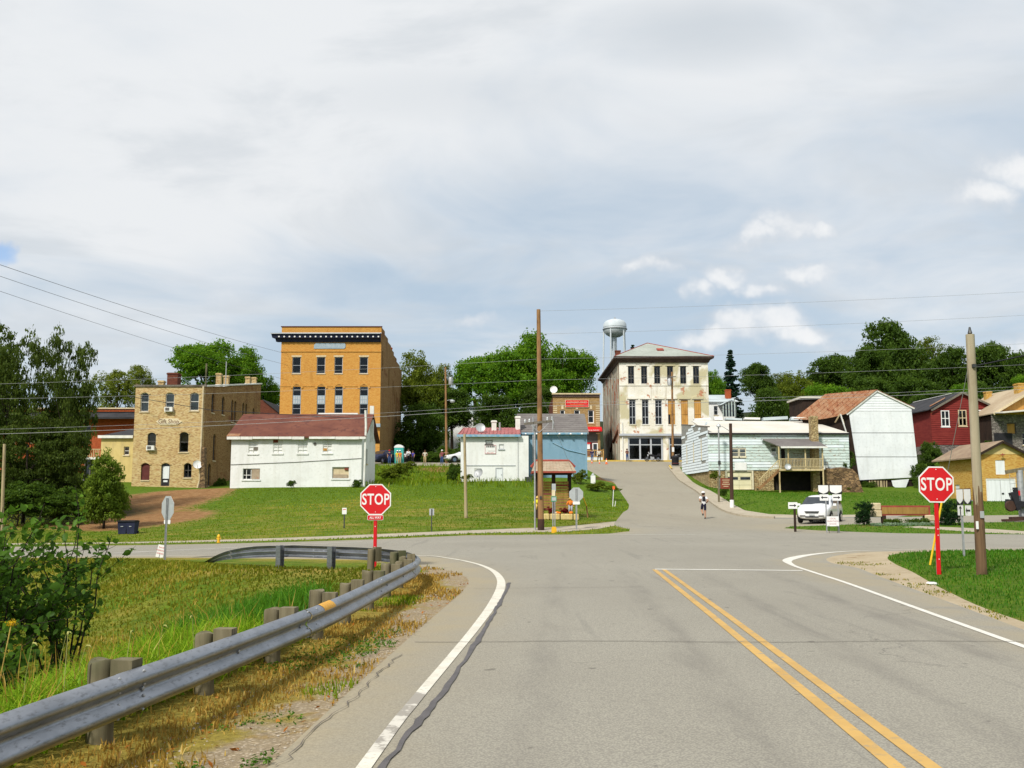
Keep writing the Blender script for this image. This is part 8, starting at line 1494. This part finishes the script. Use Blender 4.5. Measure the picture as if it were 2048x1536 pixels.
def kind(name, mat, seed, lobes, clumps, per, leaf, h0=1.3, r0=.05, bark='bark', **kw):
    me, L = crown_mesh(seed, lobes, clumps, per, leaf, mat, **kw); KINDS_[name] = (me, trunk_mesh(L, h0, r0, bark), h0)
kind('maple_a', 'leaf_maple', 1, 11, 470, 46, .031); kind('maple_b', 'leaf_maple', 2, 14, 470, 46, .031, rz=1.1); kind('olive', 'leaf_olive', 3, 10, 430, 46, .031)
kind('dark_a', 'leaf_dark', 4, 13, 470, 46, .033, rz=1.1); kind('dark_b', 'leaf_dark', 5, 9, 430, 46, .033); kind('yellow', 'leaf_yellow', 6, 9, 300, 36, .033, h0=1.6, spread=.62, clr=.15)
kind('locust_a', 'leaf_locust', 7, 15, 330, 46, .024, h0=1.25, r0=.03, bark='bark_dark', rz=1.45, spread=.62, lob=.36, clr=.16, flat=.38); kind('locust_b', 'leaf_locust', 8, 17, 300, 46, .024, h0=1.25, r0=.03, bark='bark_dark', rz=1.6, spread=.66, lob=.33, clr=.15, flat=.38)
kind('young', 'leaf_young', 9, 12, 420, 44, .036, h0=1.25, r0=.035, bark='bark_dark', rz=1.55, spread=.5, lob=.48, clr=.15, egg=.35)
kind('bush', 'leaf_box', 10, 8, 260, 50, .030, h0=.7, r0=.03, bark='bark_dark', spread=.42, lob=.52, clr=.13); kind('wild_bush', 'leaf_olive', 11, 8, 150, 40, .05, h0=.5, r0=.02, rz=.8); kind('dark_bush', 'leaf_dark', 12, 9, 200, 40, .045, h0=.6, r0=.02)
def tree(kindname, label, u, v_top, Y, ru, v_base=None, name='tree', cat='tree', rz=0.0, zs=None, group=None, gz=None):
    """crown radius ru photo-pixels wide at distance Y, top of the crown at v_top, standing on the ground"""
    cm, tm, h0 = KINDS_[kindname]; p = at(u, v_top, Y); r_ = ru * Y / FPX; g = H(p.x, Y) if gz is None else gz; top = p.z; zext = max(v.co.z for v in cm.vertices) if not hasattr(cm, '_z') else 1
    sz = zs * r_ if zs else r_; zc = top - zext * sz
    t_ = thing(name, label, cat, (p.x, Y, g), rz, group); c = bpy.data.objects.new('crown', cm); link(c, t_); c.scale = (r_, r_, sz); c.location = (0, 0, zc - g)
    k = bpy.data.objects.new('trunk', tm); link(k, t_); hz_ = max((zc - g) / h0, sz * .3); k.scale = (r_, r_, hz_); k.location = (0, 0, zc - g); return t_
TREES = [
 ('locust_a', 'feathery locust tree leaning at the left picture edge', 30, 618, 67, 95, .3, 1.5), ('locust_b', 'tall thin locust nearest the gift shop', 150, 642, 68, 66, 1.3, 2.3), ('locust_b', 'locust tree rising in the middle of the left clump', 95, 652, 71, 70, 2.2, 2.2), ('locust_a', 'locust partly cut off by the left picture edge', -50, 640, 70, 95, 4.0, 1.5), ('locust_a', 'low spreading locust over the dark bank at left', 60, 800, 64, 95, 5.1, .95), ('locust_b', 'low dark locust in front of the brick block', 135, 830, 66, 62, .9, 1.3),
 ('young', 'small yellow-green maple standing beside the wheeled bins', 215, 893, 60, 62, .4, .93),
 ('yellow', 'pale yellow-green tree behind the left end of the gift shop', 238, 735, 158, 46, .2, 1.3), ('yellow', 'second pale tree just left of the gift shop chimney', 287, 728, 165, 34, 2.0, 1.6),
 ('maple_a', 'big bright maple behind the gift shop roof', 425, 672, 162, 80, 1.0, 1.0), ('maple_b', 'rounded maple behind the gift shop flank', 488, 690, 168, 58, 3.0, 1.2), ('maple_b', 'small tree in the gap left of the orange building', 540, 750, 172, 34, 1.0, 1.5),
 ('olive', 'tree rising right of the orange building', 838, 700, 172, 62, 2.0, 1.35), ('dark_a', 'dark tree filling the plot behind the portable toilet', 835, 800, 160, 64, .5, 1.1), ('dark_b', 'dark tree behind the thin pole with transformer', 905, 775, 175, 62, 1.5, 1.0), ('olive', 'narrow tree touching the orange building flank', 880, 725, 185, 42, 4.0, 1.6),
 ('maple_a', 'huge bright green maple left of the tall utility pole', 990, 688, 188, 84, .2, 1.1), ('maple_b', 'tallest bright maple behind the tall utility pole', 1062, 660, 195, 92, 2.2, 1.15), ('maple_a', 'bright maple on the right of the central clump', 1128, 686, 190, 76, 4.4, 1.3), ('dark_a', 'shaded tree below the central maples', 1000, 785, 170, 60, 3.3, .95), ('dark_b', 'shaded tree behind the small brick shop', 1085, 770, 178, 66, 5.0, 1.0), ('dark_a', 'dark tree between the slate roof and the cottage', 955, 850, 150, 50, 1.1, .8),
 ('maple_b', 'bright tree just right of the stucco building', 1428, 738, 178, 34, .7, 1.5), ('dark_b', 'dark rounded tree right of the spruce', 1515, 724, 200, 46, .4, 1.1), ('olive', 'low olive tree on the skyline gap', 1565, 745, 215, 44, 2.0, .8), ('dark_a', 'dark tree above the white roof ridge', 1540, 768, 160, 62, 1.2, 1.1), ('maple_a', 'bright green tree behind the boarded house', 1650, 762, 160, 66, 3.1, 1.0), ('olive', 'yellowish tree above the boarded house', 1600, 740, 180, 60, .9, 1.1), ('dark_b', 'dark tree on the slope left of the great oak', 1665, 705, 205, 64, 2.6, 1.1),
 ('dark_a', 'great dark oak towering over the right hillside', 1785, 630, 200, 82, 1.9, 1.35), ('dark_b', 'broad dark tree below the great oak', 1740, 690, 190, 72, .1, 1.2), ('olive', 'rusty-tinged tree right of the great oak', 1850, 672, 205, 60, 3.0, 1.3), ('dark_a', 'dark tree left of the bare pole top', 1900, 690, 195, 62, 4.2, 1.3), ('dark_b', 'dark tree right of the bare pole top', 1975, 680, 190, 66, 2.9, 1.3), ('dark_a', 'dark tree at the right skyline edge', 2045, 695, 180, 68, .8, 1.2), ('dark_b', 'shaded tree behind the red house roof', 1830, 750, 165, 70, 5.5, 1.0), ('dark_a', 'shaded tree behind the grey house roof', 1960, 755, 158, 70, 1.4, 1.0), ('maple_b', 'sunny green tree above the red house', 1925, 765, 150, 36, .3, 1.0), ('maple_a', 'sunny green tree at the far right above the grey house', 2050, 745, 150, 40, 2.3, 1.2), ('dark_b', 'dark tree between the barn and the red house', 1860, 780, 142, 46, 1.0, 1.0), ('dark_a', 'tree beyond the right picture edge', 2120, 700, 170, 75, 1.0, 1.2), ('dark_b', 'tree behind the tin roof of the leaning barn', 1735, 750, 150, 55, 3.6, 1.0)]
for kn, lab, u, vt, Y, ru, rz, zs in TREES: tree(kn, lab, u, vt, Y, ru, rz=rz, zs=zs, name='locust_tree' if 'locust' in kn else 'tree')
BUSHES = [('bush', 'round dark clipped bush left of the town sign', 1727, 1000, 57, 27, .2, 1.35), ('bush', 'larger dark clipped bush behind the right stop sign post', 1893, 998, 56, 34, 1.2, 1.25), ('wild_bush', 'scrubby bush at the corner of the blue house', 1160, 938, 89, 20, .2, 1.2), ('wild_bush', 'brownish weeds below the blue house', 1195, 962, 86, 26, 1.0, .6), ('wild_bush', 'straggly weeds right of the kiosk', 1225, 970, 80, 22, 2.0, .5), ('dark_bush', 'leafy bush at the left corner of the white cottage', 908, 925, 88, 17, .5, 1.6), ('wild_bush', 'weeds behind the shed on the vacant plot', 790, 925, 100, 36, .6, .9), ('wild_bush', 'weedy mound at the top of the vacant plot', 815, 922, 112, 26, .9, .6), ('dark_bush', 'low hedge beside the thin pole', 866, 902, 136, 26, .3, .7), ('dark_bush', 'low hedge behind the pointing person', 905, 895, 137, 26, 1.3, .9),
          ('dark_bush', 'bush below the boarded house stairs', 1448, 970, 82, 12, .5, 1.4), ('wild_bush', 'yellow-green bush at the boarded house corner', 1430, 940, 98, 13, 1.5, 1.3), ('dark_bush', 'dark vines between boarded house and barn', 1690, 900, 101, 24, .4, 1.8), ('dark_bush', 'bush right of the leaning barn base', 1845, 925, 104, 24, 2.4, 1.4), ('dark_bush', 'bush between the barn and the red house foundation', 1860, 880, 110, 26, .9, 1.6), ('dark_bush', 'weeds at the foot of the leaning barn', 1735, 962, 104, 22, .1, .7), ('wild_bush', 'weeds along the left of the stone pier', 1690, 965, 99, 22, .6, .7), ('dark_bush', 'dark undergrowth below the locust trees at left', 40, 960, 62, 70, .3, .75), ('dark_bush', 'dark undergrowth in the middle of the left bank', 110, 970, 63, 66, 1.3, .75), ('dark_bush', 'dark undergrowth next to the small maple', 165, 985, 64, 50, 2.2, .8), ('dark_bush', 'undergrowth behind the locust trunks', 80, 930, 74, 80, 2.8, .8),
          ('wild_bush', 'yellow weeds at the foot of the white cottage', 935, 948, 88.5, 16, .5, .6), ('dark_bush', 'weed clump against the long white shed', 583, 960, 83.8, 11, .5, .9), ('dark_bush', 'weeds at the right corner of the long white shed', 715, 958, 84, 13, .9, 1.1), ('dark_bush', 'sunlit shrub on the plot behind the cottage', 893, 890, 150, 26, 1.9, 1.2), ('dark_bush', 'shrub in the gap beside the gift shop flank', 440, 955, 98, 14, .2, 1.4), ('dark_bush', 'shrub before the red house foundation', 1975, 880, 112, 10, .2, 1.0)]
for kn, lab, u, vt, Y, ru, rz, zs in BUSHES: tree(kn, lab, u, vt, Y, ru, rz=rz, zs=zs, name='bush', cat='bush')
# spruces
def conifer(label, u, vt, Y, ru, seed):
    p = at(u, vt, Y); g = H(p.x, Y); h = p.z - g; r_ = ru * Y / FPX; rng = np.random.default_rng(seed); cs = []; rs = []
    for z_ in np.arange(.12, .99, .022):
        w = r_ * (1 - z_) ** .8 * rng.uniform(.75, 1.1); n = max(3, int(9 * (1 - z_) + 3))
        for a in rng.uniform(0, 2 * math.pi, n):
            for k_ in (.35, .7, 1.0): cs.append((math.cos(a) * w * k_, math.sin(a) * w * k_, h * z_ - .12 * w * k_)); rs.append(.10 * r_ + .22 * w * k_ * .6)
    V, F, T = leaf_cloud(rng, np.array(cs), np.array(rs), 14, .05 * r_ + .12, .35, .1); t_ = thing('spruce_tree', label, 'tree', (p.x, Y, g)); o = bpy.data.objects.new('crown', np_mesh('crown', V, F, 'leaf_conifer', {'tint': T})); link(o, t_); MB().tube([(0, 0, -.2), (0, 0, h * .97)], [.3, .03], 8).build('trunk', 'bark_dark', t_)
conifer('dark spruce rising right of the stucco building', 1460, 698, 185, 30, 3); conifer('spruce tip behind the stucco roof left slope', 1265, 687, 215, 22, 4); conifer('second spruce tip behind the stucco roof', 1290, 690, 220, 18, 5)
# ------------------------------------------------------------------ leafy foreground shrub below the guardrail
def shrub(label, loc, stems, hgt_, spread, seed, leaf=.045, cat='shrub', step=.05, name='leafy_shrub', mat='leaf_shrub', yb=0.0):
    rng = np.random.default_rng(seed); t_ = thing(name, label, cat, loc); mb = MB(); P_ = []; D_ = []; Hh = []
    for i in range(stems):
        a = rng.uniform(0, 2 * math.pi); out = rng.uniform(.25, 1.0) * spread; h = hgt_ * rng.uniform(.45, 1.0) * (1.12 - .45 * out / spread); b0 = Vector((rng.uniform(-.3, .3) * spread * .6, rng.uniform(-.3, .3) * spread * .6, -.1)); e = Vector((math.cos(a) * out, math.sin(a) * out, h)); pts_ = [b0.lerp(e, k_) + Vector((0, 0, .22 * h * math.sin(math.pi * k_ * .8))) + Vector(rng.normal(size=3) * .03) for k_ in np.linspace(0, 1, 8)]
        mb.tube(pts_, list(np.linspace(.016, .004, 8)), 5, False)
        for j in range(3):
            k0 = rng.uniform(.35, .85); q0 = pts_[int(k0 * 7)]; e2 = q0 + Vector((rng.normal() * .45, rng.normal() * .45, rng.uniform(.1, .5))) * (hgt_ / 2.4); br = [q0.lerp(e2, k_) for k_ in np.linspace(0, 1, 4)]; mb.tube(br, [.006, .005, .004, .002], 4, False)
            for k_ in np.arange(.1, 1.02, step * 1.6): P_.append(q0.lerp(e2, k_) + Vector(rng.normal(size=3) * .035))
        for k_ in np.arange(.22, 1.02, step): f_ = k_ * 7; q = pts_[min(int(f_), 6)].lerp(pts_[min(int(f_) + 1, 7)], f_ - int(f_)); [P_.append(q + Vector(rng.normal(size=3) * .05)) for _ in range(2)]
    mb.build('stems', 'bark_dark', t_, True); n = len(P_); P_ = np.array([tuple(q) for q in P_]); nr = rng.normal(size=(n, 3)) * .7 + np.array([0, -.2, .7]); nr /= np.linalg.norm(nr, axis=1)[:, None]; ax = np.cross(nr, rng.normal(size=(n, 3))); ax /= np.linalg.norm(ax, axis=1)[:, None]; bx_ = np.cross(nr, ax); s_ = leaf * rng.uniform(.6, 1.3, (n, 1))
    shp = [(-1.0, 0, 0), (-.55, .62, .18), (.2, .72, .2), (1.25, 0, -.1), (.2, -.72, .2), (-.55, -.62, .18)]; V = np.stack([P_ + ax * s_ * a + bx_ * s_ * b_ + nr * s_ * c for a, b_, c in shp], 1).reshape(-1, 3); F = (np.arange(n)[:, None] * 6 + np.array([[0, 1, 2, 3, 4, 5]])); F4 = np.concatenate([F[:, [0, 1, 2, 3]], F[:, [0, 3, 4, 5]]]); zt_ = P_[:, 2] / hgt_; tint = np.clip(.02 + .45 * rng.random(n) + .38 * np.clip(zt_ - .25, 0, 1), 0, 1); o = bpy.data.objects.new('foliage', np_mesh('foliage', V, F4, mat, {'tint': np.repeat(tint, 6)})); link(o, t_); return t_
def gp(x, y): return (x, y, H(x, y))
shrub('tall leafy shrub at the left edge in the ditch', gp(-7.3, 13.6), 25, 3.1, 1.5, 1, .055); shrub('leafy shrub with arching twigs right of the tall one', gp(-6.5, 14.4), 13, 2.6, 1.25, 2, .05); shrub('low dark shrub close behind the guardrail at left', gp(-5.9, 10.9), 14, 1.2, 1.1, 3); shrub('leafy shrub running out of the left picture edge', gp(-8.1, 14.8), 20, 2.9, 1.4, 6, .055)
# ------------------------------------------------------------------ grass, weeds, litter
def blades(name, rng, X, Y, Hh, Wd, mat, tint, lean=.5, segs=2, kind_='stuff', label=None, zoff=0.0):
    n = len(X); zb = hgt(X, Y) + zoff; a = rng.uniform(0, 2 * math.pi, n); dxy = np.stack([np.cos(a), np.sin(a)], 1); l = Hh * rng.uniform(.1, 1.0, n) * lean; wa = a + math.pi / 2 + rng.normal(size=n) * .4; w = np.stack([np.cos(wa), np.sin(wa)], 1) * Wd[:, None] * .5
    B = np.c_[X, Y]; p0 = np.c_[B - w, zb - .01]; p1 = np.c_[B + w, zb - .01]; m = B + dxy * (l * .35)[:, None]; q0 = np.c_[m - w * .75, zb + Hh * .6]; q1 = np.c_[m + w * .75, zb + Hh * .6]; t_ = np.c_[B + dxy * l[:, None], zb + Hh * (1 - .35 * (l / np.maximum(Hh, 1e-3)) ** 2 * .6)]
    V = np.stack([p0, p1, q1, q0, t_], 1).reshape(-1, 3); i = np.arange(n)[:, None] * 5; F = np.concatenate([np.concatenate([i, i + 1, i + 2], 1), np.concatenate([i, i + 2, i + 3], 1), np.concatenate([i + 3, i + 2, i + 4], 1)]); o = bpy.data.objects.new(name, np_mesh(name, V, F, mat, {'tint': np.repeat(tint, 5)})); link(o); return tag(o, label, None, None, kind_)
rng = np.random.default_rng(21)
def on_grass(X, Y): 
    ok = ~inpoly(X, Y, asphalt_poly)
    for pl_ in (apron_poly, walk_poly, walk2_poly, path_poly): ok &= ~inpoly(X, Y, pl_)
    return ok
def scatter(n, x0, x1, y0, y1, pw=1.0):
    Y = y0 + (y1 - y0) * rng.random(n) ** pw; X = x0 + (x1 - x0) * rng.random(n); k_ = on_grass(X, Y) & (np.abs(X) < .56 * Y + 3.0); return X[k_], Y[k_]
def vnoise(X, Y, s_, seed=0):
    r_ = np.random.default_rng(seed + 99); out = np.zeros_like(X)
    for o_ in range(4): a = r_.uniform(0, 6.28, 6); f_ = s_ * 1.9 ** o_; out += sum(np.sin(X * f_ * math.cos(q) * 1.3 + Y * f_ * math.sin(q) + q * 9) for q in a) / 6 / 1.6 ** o_
    return out
# field in the ditch: mown, streaked with dry stems
X, Y = scatter(120000, -26, -1.5, 6, 34, 1.15); k_ = inpoly(X, Y, FIELD); X, Y = X[k_], Y[k_]; nz = vnoise(X, Y, .55); h_ = np.clip(.055 + .02 * nz, .03, .12) * (1 + .012 * Y)
blades('grass', rng, X, Y, h_ * rng.uniform(.6, 1.4, len(X)), .010 + .0011 * Y, 'blade_field', np.clip(.48 + .50 * nz + rng.normal(size=len(X)) * .16, 0, 1), 1.0, label='short streaky grass of the roadside field')
# verge between rail and road
X, Y = scatter(75000, -3.8, .2, 3.5, 28, 1.5); k_ = ~inpoly(X, Y, FIELD); X, Y = X[k_], Y[k_]; de = pdist(X, Y, L_EDGE[:-1]); nz = vnoise(X, Y, 1.7, 3); k_ = (nz + .75 - 1.1 * smooth(1.0 - de, 0, .9) > rng.random(len(X)) - .35); X, Y, nz, de = X[k_], Y[k_], nz[k_], de[k_]
gr_ = vnoise(X, Y, .9, 8) > .12
blades('verge_grass', rng, X[gr_], Y[gr_], rng.uniform(.025, .11, gr_.sum()), .007 + .0008 * Y[gr_], 'blade', np.clip(rng.normal(.55, .25, gr_.sum()), 0, 1), 1.2, label='patchy grass on the gravel verge below the rail')
blades('verge_dry_grass', rng, X[~gr_], Y[~gr_], rng.uniform(.02, .085, (~gr_).sum()), .007 + .0008 * Y[~gr_], 'blade_dry', np.clip(rng.normal(.45, .25, (~gr_).sum()), 0, 1), 1.3, label='dry straw grass on the gravel verge')
X, Y = scatter(9000, -3.6, -.9, 4.6, 13, 1.4); k_ = ~inpoly(X, Y, FIELD) & (vnoise(X, Y, 1.5, 55) > .3); X, Y = X[k_], Y[k_]; cs = np.c_[X, Y, hgt(X, Y) + rng.uniform(.01, .05, len(X))]; V, F, T = leaf_cloud(rng, cs, np.full(len(X), .02), 4, .013, .5, 1.2); o = bpy.data.objects.new('clover', np_mesh('clover', V, F, 'clover', {'tint': T})); link(o); tag(o, 'low clover and broadleaf weeds on the verge', kind='stuff')
# tall weeds directly behind the rail
def along(n, s0, s1, off0, off1):
    L_ = [x for x in sam if s0 <= x[0].y <= s1 and x[0].y < 21.5]; i = rng.integers(0, len(L_), n); o_ = rng.uniform(off0, off1, n); q = np.array([(L_[j][0].x - L_[j][1].y * a, L_[j][0].y + L_[j][1].x * a) for j, a in zip(i, o_)]); return q[:, 0], q[:, 1]
X, Y = along(15000, 4.5, 12.5, .35, 2.2); k_ = vnoise(X, Y, .8, 5) > -.35; X, Y = X[k_], Y[k_]; hh = np.clip(.27 + .14 * vnoise(X, Y, 1.1, 6), .12, .7) * rng.uniform(.45, 1.15, len(X))
blades('tall_weeds', rng, X, Y, hh, rng.uniform(.010, .026, len(X)), 'weed_bright', np.clip(rng.normal(.60, .2, len(X)), 0, 1), 1.5, label='tall bright weeds growing behind the guardrail')
X, Y = along(5000, 11, 19, .7, 2.6); k_ = vnoise(X, Y, .6, 15) > .02; X, Y = X[k_], Y[k_]; blades('lush_grass', rng, X, Y, rng.uniform(.15, .5, len(X)), rng.uniform(.010, .022, len(X)), 'blade_lush', np.clip(rng.normal(.42, .2, len(X)), 0, 1), 1.0, label='lush dark green grass clump in the field')
X, Y = along(500, 4.5, 12.5, .3, 2.2); blades('dry_weeds', rng, X, Y, rng.uniform(.2, .62, len(X)), rng.uniform(.006, .012, len(X)), 'blade_dry', np.clip(rng.normal(.5, .25, len(X)), 0, 1), .8, label='yellow dry stems among the tall weeds')
# foxtails: nodding seed heads
X, Y = along(22, 5.0, 9.5, .5, 2.2); mb = MB(); mh = MB(); rr = random.Random(5)
for x, y in zip(X, Y):
    z0 = H(x, y); h = rr.uniform(.35, .66); a = rr.uniform(0, 6.28); d = Vector((math.cos(a), math.sin(a), 0)); b0 = Vector((x, y, z0)); t1_ = b0 + Z * h + d * .06; mb.tube([b0, b0 + Z * h * .6 + d * .01, t1_], [.004, .003, .0022], 4, False); mh.tube([t1_, t1_ + d * .015 + Z * .022, t1_ + d * .04 + Z * .022, t1_ + d * .062 + Z * .004], [.002, .007, .007, .002], 6)
tag(mb.build('foxtail_stems', 'foxtail'), 'thin stems of foxtail grass behind the rail', kind='stuff'); tag(mh.build('foxtail_heads', 'foxtail', None, True), 'nodding foxtail seed heads behind the rail', kind='stuff')
# goldenrod at the lower left
t1 = thing('goldenrod', 'yellow goldenrod flowers at the lower left edge', 'flower', gp(-4.55, 8.5)); cs = np.array([(rng.normal() * .16, rng.normal() * .2, rng.uniform(.55, .95)) for _ in range(14)]); V, F, T = leaf_cloud(rng, cs, np.full(14, .055), 50, .012); o = bpy.data.objects.new('flower_heads', np_mesh('flower_heads', V, F, 'goldenrod', {'tint': T})); link(o, t1); tag(o, kind='stuff'); mb = MB(); [mb.tube([(c[0] * .5, c[1] * .5, -.1), tuple(c)], .005, 4, False) for c in cs]; mb.build('stems', 'blade_lush' if False else 'straw', t1)
# right-hand lawn, far lawns
X, Y = scatter(60000, 6.5, 26, 8, 34, 1.1); k_ = X > 6; blades('lawn_grass', rng, X, Y, rng.uniform(.03, .085, len(X)), .006 + .0008 * Y, 'blade_lush', np.clip(.30 + .24 * vnoise(X, Y, .7, 12) + rng.normal(size=len(X)) * .14, 0, 1), 1.0, label='mown green grass round the right stop sign')
X, Y = scatter(52000, -45, 11, 44.5, 84, .95); dz_ = at(0, 0, 1); k_ = (X < 9.5); X, Y = X[k_], Y[k_]; nz = vnoise(X, Y, .22, 31) + .5 * vnoise(X, Y * 2.2, .5, 32); dirt_m = (np.hypot((X + 27.9) / 4.8, (Y - 79) / 12) < 1) | (np.hypot((X + 24.8) / 4.8, (Y - 66) / 6) < 1) | (np.hypot((X + 25.3) / 3.5, (Y - 61) / 3) < 1); X, Y, nz = X[~dirt_m], Y[~dirt_m], nz[~dirt_m]
blades('far_lawn_grass', rng, X, Y, rng.uniform(.04, .11, len(X)), .022 + .0004 * Y, 'blade', np.clip(.50 + .40 * nz + rng.normal(size=len(X)) * .09, 0, 1), 1.2, label='rough lawn grass on the slope below the buildings')
X, Y = scatter(34000, 14, 56, 45, 100, .95); X, Y = X[X > 14], Y[X > 14]; blades('far_lawn_grass', rng, X, Y, rng.uniform(.04, .10, len(X)), .022 + .0004 * Y, 'blade_lush', np.clip(.40 + .22 * vnoise(X, Y, .25, 41) + rng.normal(size=len(X)) * .09, 0, 1), 1.2, label='green lawn grass before the boarded house and garage')
X, Y = scatter(9000, -22, 3, 84, 128, 1.0); k_ = (X > -14) | (Y > 98); X, Y = X[k_], Y[k_]; blades('slope_weeds', rng, X, Y, rng.uniform(.2, .6, len(X)), rng.uniform(.04, .09, len(X)), 'blade', np.clip(rng.normal(.42, .25, len(X)), 0, 1), 1.0, label='rank weeds on the vacant plot slope')
# weeds in the joints of the apron and along the base of walls
P_ = [at_ for at_ in (atz(1690, 1140), atz(1750, 1150), atz(1770, 1160), atz(1800, 1175), atz(1830, 1190), atz(1880, 1185), atz(1720, 1165), atz(1900, 1215), atz(1960, 1235), atz(2000, 1225), atz(1850, 1170), atz(1695, 1128), atz(1735, 1132))]
X = np.concatenate([rng.normal(p.x, .24, 110) for p in P_]); Y = np.concatenate([rng.normal(p.y, .16, 110) for p in P_]); k_ = inpoly(X, Y, apron_poly); blades('joint_weeds', rng, X[k_], Y[k_], rng.uniform(.01, .045, k_.sum()), np.full(k_.sum(), .018), 'blade_field', np.clip(rng.normal(.5, .35, k_.sum()), 0, 1), 1.6, label='dry weeds growing through the concrete apron', zoff=.004)
# silver-green flower bed before the town sign
cs = np.array([(at(u, 0, 1).x * 0 + (u - 1024) / FPX * 56.2, 56.2 + rng.uniform(-.5, .5), 0) for u in rng.uniform(1735, 1860, 60)]); cs[:, 2] = hgt(cs[:, 0], cs[:, 1]) + .06; V, F, T = leaf_cloud(rng, cs, np.full(60, .16), 46, .05, .7, .6); o = bpy.data.objects.new('flower_bed', np_mesh('flower_bed', V, F, 'leaf_silver', {'tint': T})); link(o); tag(o, 'silver-green bedding plants before the town sign', kind='stuff')
cs = np.array([((u - 1024) / FPX * 57, 57.1 + rng.uniform(-.2, .2), 0) for u in rng.uniform(1765, 1850, 40)]); cs[:, 2] = hgt(cs[:, 0], cs[:, 1]) + .2; V, F, T = leaf_cloud(rng, cs, np.full(40, .24), 46, .05, .7, .6); o = bpy.data.objects.new('bedding_plants', np_mesh('bedding_plants', V, F, 'leaf_dark', {'tint': T})); link(o); tag(o, 'dark green bedding plants under the town sign', kind='stuff')
for i, u in enumerate((1100, 1124, 1131)): x = (u - 1107) * 58 / FPX + K.location.x; t1 = thing('mum_plant', ['dark red mum behind the left hay bale', 'dark red mum left of the scarecrow pumpkin', 'dark red mum beside the right kiosk post'][i], 'plant', (x, 57.5, H(x, 57.5))); cs = rng.normal(size=(14, 3)) * .1 + np.array([0, 0, .45]); V, F, T = leaf_cloud(rng, cs, np.full(14, .1), 40, .03); o = bpy.data.objects.new('blooms', np_mesh('blooms', V, F, 'mum_red', {'tint': T})); link(o, t1); MB().lathe([(.12, -.05), (.17, .3), (.15, .3)], 10).build('pot', 'sign_brown', t1)
# pebbles and fallen leaves on the verge
n = 2600; X, Y = scatter(9000, -2.6, .2, 4.5, 26, 1.3); de = pdist(X, Y, L_EDGE[:-1]); k_ = ~inpoly(X, Y, FIELD) & (de < 1.0) & (vnoise(X, Y, 1.3, 77) > -.1); X, Y = X[k_][:n], Y[k_][:n]; n = len(X); s_ = rng.uniform(.005, .017, n)[:, None]; zb = hgt(X, Y)
oc = np.array([(1, 0, 0), (0, 1, 0), (-1, 0, 0), (0, -1, 0), (0, 0, .7), (0, 0, -.4)]); V = (np.c_[X, Y, zb + .004][:, None, :] + oc[None] * s_[:, None, :] * rng.uniform(.6, 1.3, (n, 6, 1))).reshape(-1, 3); F = (np.arange(n)[:, None, None] * 6 + np.array([(0, 1, 4), (1, 2, 4), (2, 3, 4), (3, 0, 4)])[None]).reshape(-1, 3); o = bpy.data.objects.new('gravel', np_mesh('gravel', V, F, 'pebble')); link(o); tag(o, 'loose gravel stones on the road verge', kind='stuff')
X, Y = scatter(900, -3.2, .0, 4.5, 24, 1.4); k_ = ~inpoly(X, Y, FIELD); X, Y = X[k_], Y[k_]; n = len(X); cs = np.c_[X, Y, hgt(X, Y) + .02]; V, F, T = leaf_cloud(rng, cs, np.full(n, .004), 1, .026, .3, 2.0); o = bpy.data.objects.new('fallen_leaves', np_mesh('fallen_leaves', V, F, 'litter', {'tint': T})); link(o); tag(o, 'fallen brown and orange leaves on the verge', kind='stuff')
